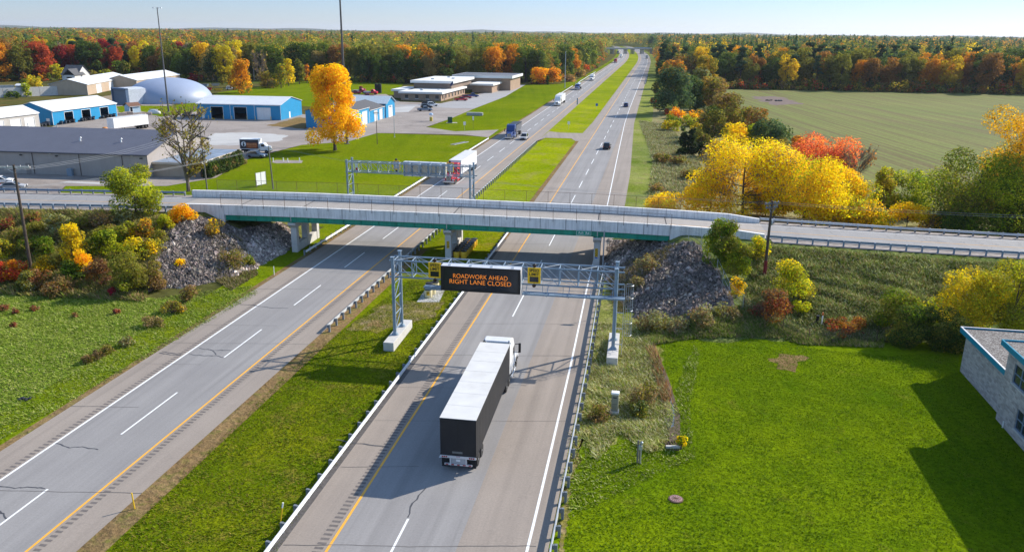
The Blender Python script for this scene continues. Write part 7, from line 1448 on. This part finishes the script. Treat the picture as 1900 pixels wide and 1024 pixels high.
# hedge behind the canopy building
hp = [GT(x, y) for x, y in ((386, 331), (408, 322), (430, 314), (452, 303))]; t = thing('hedge', 'dense dark green clipped hedge along the low flat-roofed building', 'hedge', hp[0]); g = np.random.default_rng(8); bl = []
for a, b_ in zip(hp, hp[1:]):
    for i in range(5):
        p = a + (b_ - a) * i / 5 - hp[0]
        for z in (.7, 1.7, 2.6): bl.append((p[0] + g.uniform(-.3, .3), p[1] + g.uniform(-.3, .3), z, 1.25 - .2 * z, 1.25 - .2 * z, .9))
V, C = cloud(g, bl, 7000, .34, [(DGR, 6), ((.03, .055, .015), 4), (BRN, 1)]); np_mesh('foliage', V, 4, m_leaf, C, t)

# ---------------------------------------------------------------- woods
def variant(style, h, w, n, leaf, seed):
    g = np.random.default_rng(seed); bl = blobs_for(style, h, w, g); V, C = cloud(g, bl, n, leaf, [((.95, .95, .95), 3), ((1.25, 1.18, 1.0), 2), ((.72, .74, .80), 2)], jit=.16); return g, bl, V, C
VAR = {}
def wood_tree(name, label, p, kind, vi, scale, col, rz, group):
    key = (kind, vi)
    if key not in VAR:
        h, w, n, leaf, st = {'broad': (20, 13, 3000, .80, 'round'), 'tall': (21, 7.5, 1200, .75, 'tall'), 'pine': (22, 9, 1900, .8, 'pine'), 'spruce': (19, 8, 1000, .7, 'conifer')}[kind]
        g, bl, V, C = variant(st, h, w, n, leaf, 900 + vi * 17 + len(kind)); t = thing(name, label, 'tree', p, rz, group)
        V[:, 2] = np.maximum(V[:, 2], .3)
        cr = np_mesh('crown', V, 4, m_leaf, C, t); tr = trunk_mesh('trunk', h, w, bl, g, t, m_bark if kind != 'tall' else M('pale_bark', (.30, .27, .23), .95, .2)); VAR[key] = t
    else:
        t = copy_tree(VAR[key], label, p, rz, group); t.name = name
    t.scale = scale
    for c in t.children:
        if c.name.startswith('crown'): c.color = (*col, 1)
    return t
CN = {'golden': (.66, .46, .02), 'yellow': (.66, .55, .02), 'orange': (.66, .30, .02), 'rust brown': (.34, .17, .05), 'red': (.46, .09, .04), 'crimson': (.30, .03, .045), 'olive': (.22, .22, .04), 'dark green': (.085, .135, .03), 'green': (.135, .20, .03), 'tan': (.38, .29, .11), 'blue-green': (.065, .125, .07), 'grey': (.27, .23, .18)}
WG = np.random.default_rng(77)
def wood_points(front, back_y, spacing, dmax, seed, dmin=250):
    g = np.random.default_rng(seed); poly = front; 
    pts = []
    R0 = [G(*p) for p in front if p[1] > 62]
    xs = [p[0] for p in R0]; 
    Y = dmin
    while Y < dmax:
        sp = spacing(Y); half = Y * .82 + 40; X = np.arange(-half, half, sp) + g.uniform(-.4, .4) * sp
        P = np.stack([X + g.uniform(-.38, .38, len(X)) * sp, Y + g.uniform(-.38, .38, len(X)) * sp, np.zeros(len(X))], 1); pts.append(P); Y += sp
    P = np.concatenate(pts); return P[inpoly(PXA(P), poly)]
LEFT_FRONT = [(-700, 148), (-200, 150), (0, 153), (92, 149), (108, 143), (180, 143), (250, 142), (335, 149), (430, 153), (520, 149), (648, 151), (737, 155), (925, 154), (1000, 155), (1055, 142), (1092, 128), (1108, 112), (1121, 103), (1128, 93), (1128, 82), (1128, 63), (-700, 46)]
RIGHT_FRONT = [(1206, 96), (1216, 104), (1222, 120), (1226, 142), (1300, 150), (1334, 164), (1500, 166.5), (1900, 175.5), (2600, 188), (2600, 79), (1206, 64)]
def pal_pick(u, P, side, g):
    """species mix drifts through the wood."""
    X, Y = P[0], P[1]; n1 = math.sin(X * .021 + 1.7) + math.sin(Y * .017 + X * .009); d = Y
    if side == 'L':
        if X < -190: w = {'rust brown': 2.6, 'orange': 1.3, 'crimson': 1.4, 'red': 1.0, 'olive': 3.4, 'dark green': 3.8, 'golden': .9, 'grey': .8, 'green': 2.6, 'yellow': .4, 'blue-green': .8}
        elif X < -90: w = {'olive': 3.5, 'tan': 2.5, 'golden': 1.2, 'dark green': 3, 'green': 2.4, 'rust brown': 1.2, 'yellow': .5}
        else: w = {'olive': 5, 'dark green': 3.2, 'green': 3.5, 'rust brown': 1.2, 'orange': .5, 'tan': 1}
        if n1 > .9: w['orange'] = w.get('orange', 0) + 1.0; w['golden'] = w.get('golden', 0) + .7
        if d > 620: w['blue-green'] = 1.0; w['dark green'] += 1.6; w['olive'] += 2.5; w['green'] = w.get('green', 0) + 1.5; w = {k: v * ((.35 if n1 < .8 else 1.2) if k in ('golden', 'yellow', 'orange', 'tan', 'red') else 1) for k, v in w.items()}; w['rust brown'] = w.get('rust brown', 0) + 1.6
    else:
        w = {'olive': 2.6, 'orange': 2.3, 'rust brown': 2.8, 'golden': 2.2, 'dark green': 2.2, 'red': .4, 'tan': 1.2}
        if d > 470: w = {'blue-green': 4.2, 'dark green': 2.8, 'olive': 2.4, 'golden': .7, 'orange': .8, 'rust brown': 1.2}
        if X < 140 and d < 640: w['olive'] += 1.5; w['golden'] = w.get('golden', 0) + 1
    k = list(w); p = np.array([w[i] for i in k]); return k[int(np.searchsorted(np.cumsum(p / p.sum()), u))]
ORD = ['first', 'second', 'third', 'fourth', 'fifth', 'sixth', 'seventh', 'eighth', 'ninth', 'tenth', 'eleventh', 'twelfth', 'thirteenth', 'fourteenth', 'fifteenth', 'sixteenth', 'seventeenth', 'eighteenth', 'nineteenth', 'twentieth']
def plant_wood(side, front, n_ind, seed, where, dmin):
    P = wood_points(front, 0, lambda Y: 8.8 if Y < 720 else 12 if Y < 1300 else 15 if Y < 2400 else 24, 4200, seed, dmin)
    g = np.random.default_rng(seed + 1); px = PXA(P)
    vis = (px[:, 0] > -40) & (px[:, 0] < 1940); D = P[:, 1]
    # keep the white house clear
    if side == 'L': H = G(132, 150); ok = ~((abs(P[:, 0] - H[0]) < 17) & (P[:, 1] < H[1] + 16)); P, px, vis, D = P[ok], px[ok], vis[ok], D[ok]
    # front rows first: nearness measured behind the local wood edge
    cell = np.round(px[:, 0] / 26).astype(int); rank = np.zeros(len(P), int)
    for c in np.unique(cell):
        idx = np.where(cell == c)[0]; rank[idx[np.argsort(D[idx])]] = np.arange(len(idx))
    score = np.where(vis, rank * 60 + D * .25, 1e9); order = np.argsort(score); ind = order[:n_ind]; rest = order[n_ind:]
    recs = []
    for i in ind:
        c = pal_pick(g.random(), P[i], side, g)
        kind = 'pine' if c == 'blue-green' else 'tall' if (side == 'L' and -190 < P[i][0] < -95 and g.random() < .6) else 'broad'
        recs.append((i, c, kind))
    cnt = {}
    recs.sort(key=lambda r: px[r[0], 0])
    for i, c, kind in recs:
        row = 'front edge' if rank[i] <= 1 else 'second line' if rank[i] <= 3 else 'back rows'
        k = (c, kind, row); cnt[k] = cnt.get(k, 0) + 1
    seen = {}
    for i, c, kind in recs:
        row = 'front edge' if rank[i] <= 1 else 'second line' if rank[i] <= 3 else 'back rows'; k = (c, kind, row); seen[k] = seen.get(k, 0) + 1; m = seen[k]
        form = {'broad': 'broad-crowned tree', 'tall': 'slim tree', 'pine': 'pine'}[kind]
        o = f"{ORD[m-1]} " if m <= 20 else f"{ORD[(m - 1) % 20]} further "
        lab = f"{o}{c} {form} from left, {row} of {where}" if cnt[k] > 1 else f"only {c} {form} in the {row} of {where}"
        s = g.uniform(.78, 1.14) * (.9 if kind == 'tall' else 1.0); col = np.array(CN[c]) * g.uniform(.85, 1.15)
        wood_tree({'broad': 'broadleaf_tree', 'tall': 'slim_tree', 'pine': 'pine_tree'}[kind], lab, P[i], kind, int(g.integers(0, 5 if kind == 'broad' else 3)), (s * g.uniform(.85, 1.15), s * g.uniform(.85, 1.15), s), tuple(np.clip(col, 0, 1)), g.uniform(0, 6.28), f"trees of {where}")
    return P[rest], px[rest]
def wood_mass(name, label, P, side, seed):
    g = np.random.default_rng(seed); P = P[(np.sin(P[:, 0] * .031 + 1.3 * np.sin(P[:, 1] * .02)) * np.sin(P[:, 1] * .027) < .88)]; VV, CC = [], []
    for lo, hi, q, ls in ((0, 800, 150, 1.15), (800, 1400, 70, 1.7), (1400, 2500, 34, 2.9), (2500, 9000, 16, 5.0)):
        A = P[(P[:, 1] >= lo) & (P[:, 1] < hi)]
        if not len(A): continue
        n = len(A); cols = [pal_pick(g.random(), a, side, g) for a in A]; pine = np.array([c == 'blue-green' for c in cols]); col = np.array([CN[c] for c in cols]) * g.uniform(.8, 1.2, (n, 1))
        hm = 3.5 * np.sin(A[:, 0] * .013 + 2 * np.sin(A[:, 1] * .006)) * np.sin(A[:, 1] * .011); h = np.clip(g.normal(18.5, 3.2, n) + hm, 9, 27) + 3 * pine; w = np.where(pine, g.uniform(6, 9, n), np.clip(g.normal(13, 4, n) + .003 * A[:, 1], 7, 24)) * (1 if lo < 1400 else 1.5)
        d = rand_unit(g, n * q).reshape(n, q, 3); d[..., 2] = np.abs(d[..., 2]) * 1.15 - .15; t = (d[..., 2:3] + .15)
        lump = 1 + .28 * np.sin(d[..., 0:1] * 7 + g.uniform(0, 6, (n, 1, 1))) * np.sin(d[..., 1:2] * 6 + g.uniform(0, 6, (n, 1, 1)))
        r = np.concatenate([np.repeat((w / 2)[:, None, None], q, 1)] * 2, 2) * lump * np.where(pine[:, None, None], 1.15 - .8 * t, 1.0)
        p = np.empty((n, q, 3)); p[..., :2] = A[:, None, :2] + d[..., :2] * r * g.uniform(.75, 1.05, (n, q, 1)); p[..., 2] = h[:, None] * (.50 + .5 * d[..., 2] * g.uniform(.85, 1.02, (n, q)))
        N = d + rand_unit(g, n * q).reshape(n, q, 3) * .6 + np.array([0, 0, .3]); N /= np.linalg.norm(N, axis=2)[..., None]
        c = col[:, None, :] * np.clip(g.normal(1, .15, (n, q, 1)), .5, 1.5)
        VV.append(quads(p.reshape(-1, 3), N.reshape(-1, 3), ls * g.uniform(.6, 1.3, n * q), g, 1.25)); CC.append(np.clip(c.reshape(-1, 3), .004, .95))
    o = np_mesh(name, np.concatenate(VV), 4, m_leaf, np.concatenate(CC)); return tag(o, label, 'woodland', kind='stuff')
Pr, _ = plant_wood('L', LEFT_FRONT, 230, 31, 'the wood behind the yard', 300); wood_mass('left_woods', 'endless autumn wood stretching to the skyline on the left', Pr, 'L', 41)
Pr, _ = plant_wood('R', RIGHT_FRONT, 170, 32, 'the wood behind the field', 300); wood_mass('right_woods', 'endless wood of pines and autumn trees stretching to the skyline on the right', Pr, 'R', 42)
FARP = [(1040, 96), (1128, 96), (1206, 98), (1300, 98), (1300, 62), (1040, 60)]
Pf = wood_points([(1127, 87.5), (1207, 87.5), (1207, 63), (1127, 62.2)], 0, lambda Y: 11 if Y < 2300 else 22, 4200, 33, 1380); wood_mass('distant_woods', 'distant wood closing the view behind the far bridge', Pf, 'L', 43)
# undergrowth along the wood edges
def undergrowth(name, label, px, pal, seed, n, hmax):
    g = np.random.default_rng(seed); P = [G(*p) for p in px]; L = [np.linalg.norm(b - a) for a, b in zip(P, P[1:])]; VV, CC = [], []
    for i in range(n):
        k = g.choice(len(L), p=np.array(L) / sum(L)); p = P[k] + (P[k + 1] - P[k]) * g.random() + np.array([g.normal(0, 1.5), g.uniform(-1, 9), 0]); h = g.uniform(1.5, hmax); w = g.uniform(3, 6.5)
        V, C = cloud(g, [(p[0] + g.normal(0, w * .25), p[1] + g.normal(0, w * .25), h * g.uniform(.25, .75), w * .3, w * .3, h * .32) for _ in range(6)], 130, .75, [(pal[g.integers(0, len(pal))], 4), (OLI, 2), (DGR, 1)]); V[:, 2] = np.maximum(V[:, 2], 0); VV.append(V); CC.append(C)
    tag(np_mesh(name, np.concatenate(VV), 4, m_leaf, np.concatenate(CC)), label, 'undergrowth', kind='stuff')
undergrowth('undergrowth', 'tangled autumn undergrowth along the edge of the wood behind the yard', [(-60, 153), (60, 152), (250, 144), (335, 150), (430, 154), (520, 150), (648, 152), (737, 156), (925, 156), (1000, 157), (1056, 144), (1096, 128), (1122, 104)], [RUST, OLI, ORA, DGR, BRN, RED, GRN], 71, 330, 6.5)
undergrowth('undergrowth', 'tangled autumn undergrowth along the edge of the wood behind the field', [(1328, 165), (1500, 168), (1700, 172), (1960, 178), (2200, 182)], [RUST, OLI, BRN, DGR, (.5, .36, .04), RED], 72, 190, 7.5)
# low wooded hills at the skyline
mb = MB(); n = 160; g = np.random.default_rng(5); V = []
for j, (dist, hz) in enumerate(((5200, 11), (6200, 17), (7600, 27))):
    for i in range(n + 1):
        a = -.75 + 1.5 * i / n; z = hz + 7 * math.sin(a * 23 + j) + 5 * math.sin(a * 61 + 2 * j) + g.uniform(-2, 2) - (0 if a < 0 else 14 * a)
        V.append((dist * math.tan(a), dist, max(z, 5)))
mb.add([(x * .8, 4300, -1) for x, _, _ in V[:n + 1]] + V, [(r * (n + 1) + i, r * (n + 1) + i + 1, (r + 1) * (n + 1) + i + 1, (r + 1) * (n + 1) + i) for r in range(3) for i in range(n)])
tag(mb.build('hills', M('distant_woodland', (.10, .105, .07), .95, .35, .01)), kind='structure')

# ---------------------------------------------------------------- grass you can see standing: uncountable blades
def tufts(name, label, poly, n, h, w, cols, seed, lean=.5, cat='grass', avoid=None, zmin=-9):
    g = np.random.default_rng(seed); c = np.array([GT(*p) for p in poly]); lo, hi = c[:, :2].min(0) - 4, c[:, :2].max(0) + 4
    S = g.uniform(0, 1, (n * 5, 2)) * (hi - lo) + lo; Z = np.maximum(emb_z(S[:, 0], S[:, 1]), -.045); P = np.concatenate([S, Z[:, None]], 1); P = P[inpoly(PXA(P), poly)]
    if avoid is not None: P = P[~inpoly(PXA(P), avoid)]
    P = P[:n]; n = len(P); f = .5 + .5 * np.sin(P[:, 0] * .9 + 2 * np.sin(P[:, 1] * .5)) * np.sin(P[:, 1] * 1.1 + np.sin(P[:, 0] * .7)); hh = (h * (.5 + .9 * f) * g.uniform(.6, 1.3, n))[:, None]
    a = g.uniform(0, 6.283, n); wdir = np.stack([np.cos(a), np.sin(a), np.zeros(n)], 1); b = g.normal(.0, 1, (n, 2)) * lean * .6 + np.array([-.5, -.35]) * lean; tip = P + np.concatenate([b * hh, hh], 1); ww = (w * g.uniform(.6, 1.4, n))[:, None]
    V = np.stack([P - wdir * ww, P + wdir * ww, tip], 1).reshape(-1, 3); cs = np.array(cols, float); C = cs[g.integers(0, len(cs), n)] * (np.clip(g.normal(1, .2, n), .5, 1.6) * (.8 + .45 * f))[:, None]
    return tag(np_mesh(name, V, 3, m_grassb, np.clip(C, .004, .9)), label, cat, kind='stuff')
tufts('long_grass', 'long wind-blown grass on the right bank', [(1385, 455), (1500, 462), (1700, 478), (1960, 495), (1960, 560), (1720, 600), (1640, 632), (1500, 622), (1420, 590), (1380, 560), (1395, 500)], 42000, .42, .075, [(.19, .24, .04), (.30, .33, .11), (.44, .43, .24), (.13, .19, .025), (.30, .22, .10)], 51, 1.0)
tufts('weeds', 'dry weeds and rough grass on the left bank', [(-40, 390), (230, 392), (330, 410), (300, 470), (270, 560), (-40, 545)], 34000, .55, .075, [(.25, .22, .05), (.32, .28, .10), (.19, .20, .04), (.34, .22, .12), (.16, .21, .03)], 52, .7)
tufts('verge_weeds', 'pale rough grass between the guardrail and the ditch', [(1112, 600), (1200, 600), (1212, 640), (1232, 700), (1250, 770), (1238, 822), (1206, 842), (1150, 806), (1108, 856), (1080, 806), (1050, 910), (1046, 900), (1092, 700)], 24000, .30, .045, [(.34, .38, .08), (.52, .50, .25), (.24, .32, .04), (.60, .57, .36), (.38, .29, .13)], 53, 1.0)
tufts('verge_weeds', 'thin rough grass where the verge runs out into the mown lawn', [(1090, 795), (1160, 790), (1240, 800), (1262, 700), (1290, 640), (1300, 650), (1280, 760), (1290, 850), (1180, 900), (1060, 960), (1050, 920)], 9000, .16, .045, [(.24, .32, .03), (.34, .38, .08), (.16, .25, .01), (.50, .48, .22)], 63, 1.0)
tufts('meadow_grass', 'rough pale green grass of the left meadow', [(-40, 540), (270, 556), (470, 530), (480, 545), (150, 735), (-40, 840)], 42000, .16, .05, [(.16, .25, .02), (.26, .31, .05), (.34, .35, .11), (.12, .18, .01)], 54, 1.2)
tufts('lawn_blades', 'mown bright grass of the right lawn', [(1220, 640), (1250, 605), (1380, 592), (1500, 645), (1640, 660), (1790, 655), (1960, 760), (1960, 1100), (1040, 1100), (1060, 870), (1180, 820), (1262, 840), (1262, 760)], 90000, .075, .035, [(.09, .17, .002), (.125, .21, .002), (.07, .13, .002), (.15, .20, .01)], 55, 1.0, avoid=[(1778, 690), (1858, 776), (1858, 792), (1920, 860), (2000, 860), (2000, 600), (1780, 600)])
tufts('median_blades', 'mown grass of the near median', [(160, 1060), (560, 668), (640, 610), (760, 520), (880, 520), (700, 760), (490, 1060)], 50000, .09, .04, [(.10, .16, .003), (.15, .19, .004), (.075, .12, .002), (.20, .16, .03)], 56, 1.0)
tufts('cattails', 'rusty brown cattails filling the ditch', [(1203, 648), (1220, 648), (1248, 735), (1250, 748), (1232, 752), (1216, 700)], 1000, .75, .05, [(.36, .19, .10), (.30, .15, .07), (.42, .26, .14), (.2, .14, .06)], 58, .6, 'reeds')
tufts('edge_weeds', 'rough grass and weeds along the foot of the right rock slope', [(1196, 630), (1180, 606), (1240, 592), (1385, 565), (1440, 590), (1500, 622), (1640, 630), (1640, 645), (1490, 640), (1445, 628), (1360, 626), (1280, 630), (1215, 640)], 16000, .35, .07, [(.17, .24, .03), (.30, .31, .10), (.34, .27, .15), (.13, .20, .02)], 59, .7)
tufts('slope_weeds', 'brown weeds overgrowing part of the left rock slope', [(392, 404), (436, 428), (468, 470), (480, 510), (430, 540), (400, 520), (408, 470), (380, 430)], 5000, .40, .06, [(.24, .17, .08), (.17, .16, .05), (.30, .24, .14), (.12, .12, .03)], 60, .7)
tufts('slope_weeds', 'brown weeds overgrowing part of the right rock slope', [(1130, 520), (1160, 490), (1215, 470), (1262, 452), (1240, 480), (1190, 520), (1165, 580), (1140, 580)], 5000, .40, .06, [(.24, .17, .08), (.17, .16, .05), (.30, .24, .14), (.12, .12, .03)], 61, .7)
tufts('scrub_weeds', 'rough pale weeds between the motorway and the yellow grove', [(1186, 225), (1240, 232), (1300, 300), (1310, 370), (1200, 378), (1212, 300)], 16000, .5, .12, [(.32, .33, .16), (.42, .40, .26), (.22, .25, .07), (.30, .22, .11)], 57, .8)

# ---------------------------------------------------------------- autumn haze: one even box of air round the whole site
mh = bpy.data.materials.new('thin_haze'); mh.use_nodes = True; nt = mh.node_tree; nt.nodes.clear(); o_ = nt.nodes.new('ShaderNodeOutputMaterial'); v_ = nt.nodes.new('ShaderNodeVolumePrincipled')
v_.inputs['Color'].default_value = (.80, .88, 1.0, 1); v_.inputs['Density'].default_value = HAZE; v_.inputs['Anisotropy'].default_value = .3; nt.links.new(v_.outputs[0], o_.inputs['Volume'])
mb = MB(); mb.box(-15000, -900, -1.5, 15000, 15000, 95); tag(mb.build('haze', mh), 'thin pale haze lying over the whole landscape', 'haze', kind='stuff')
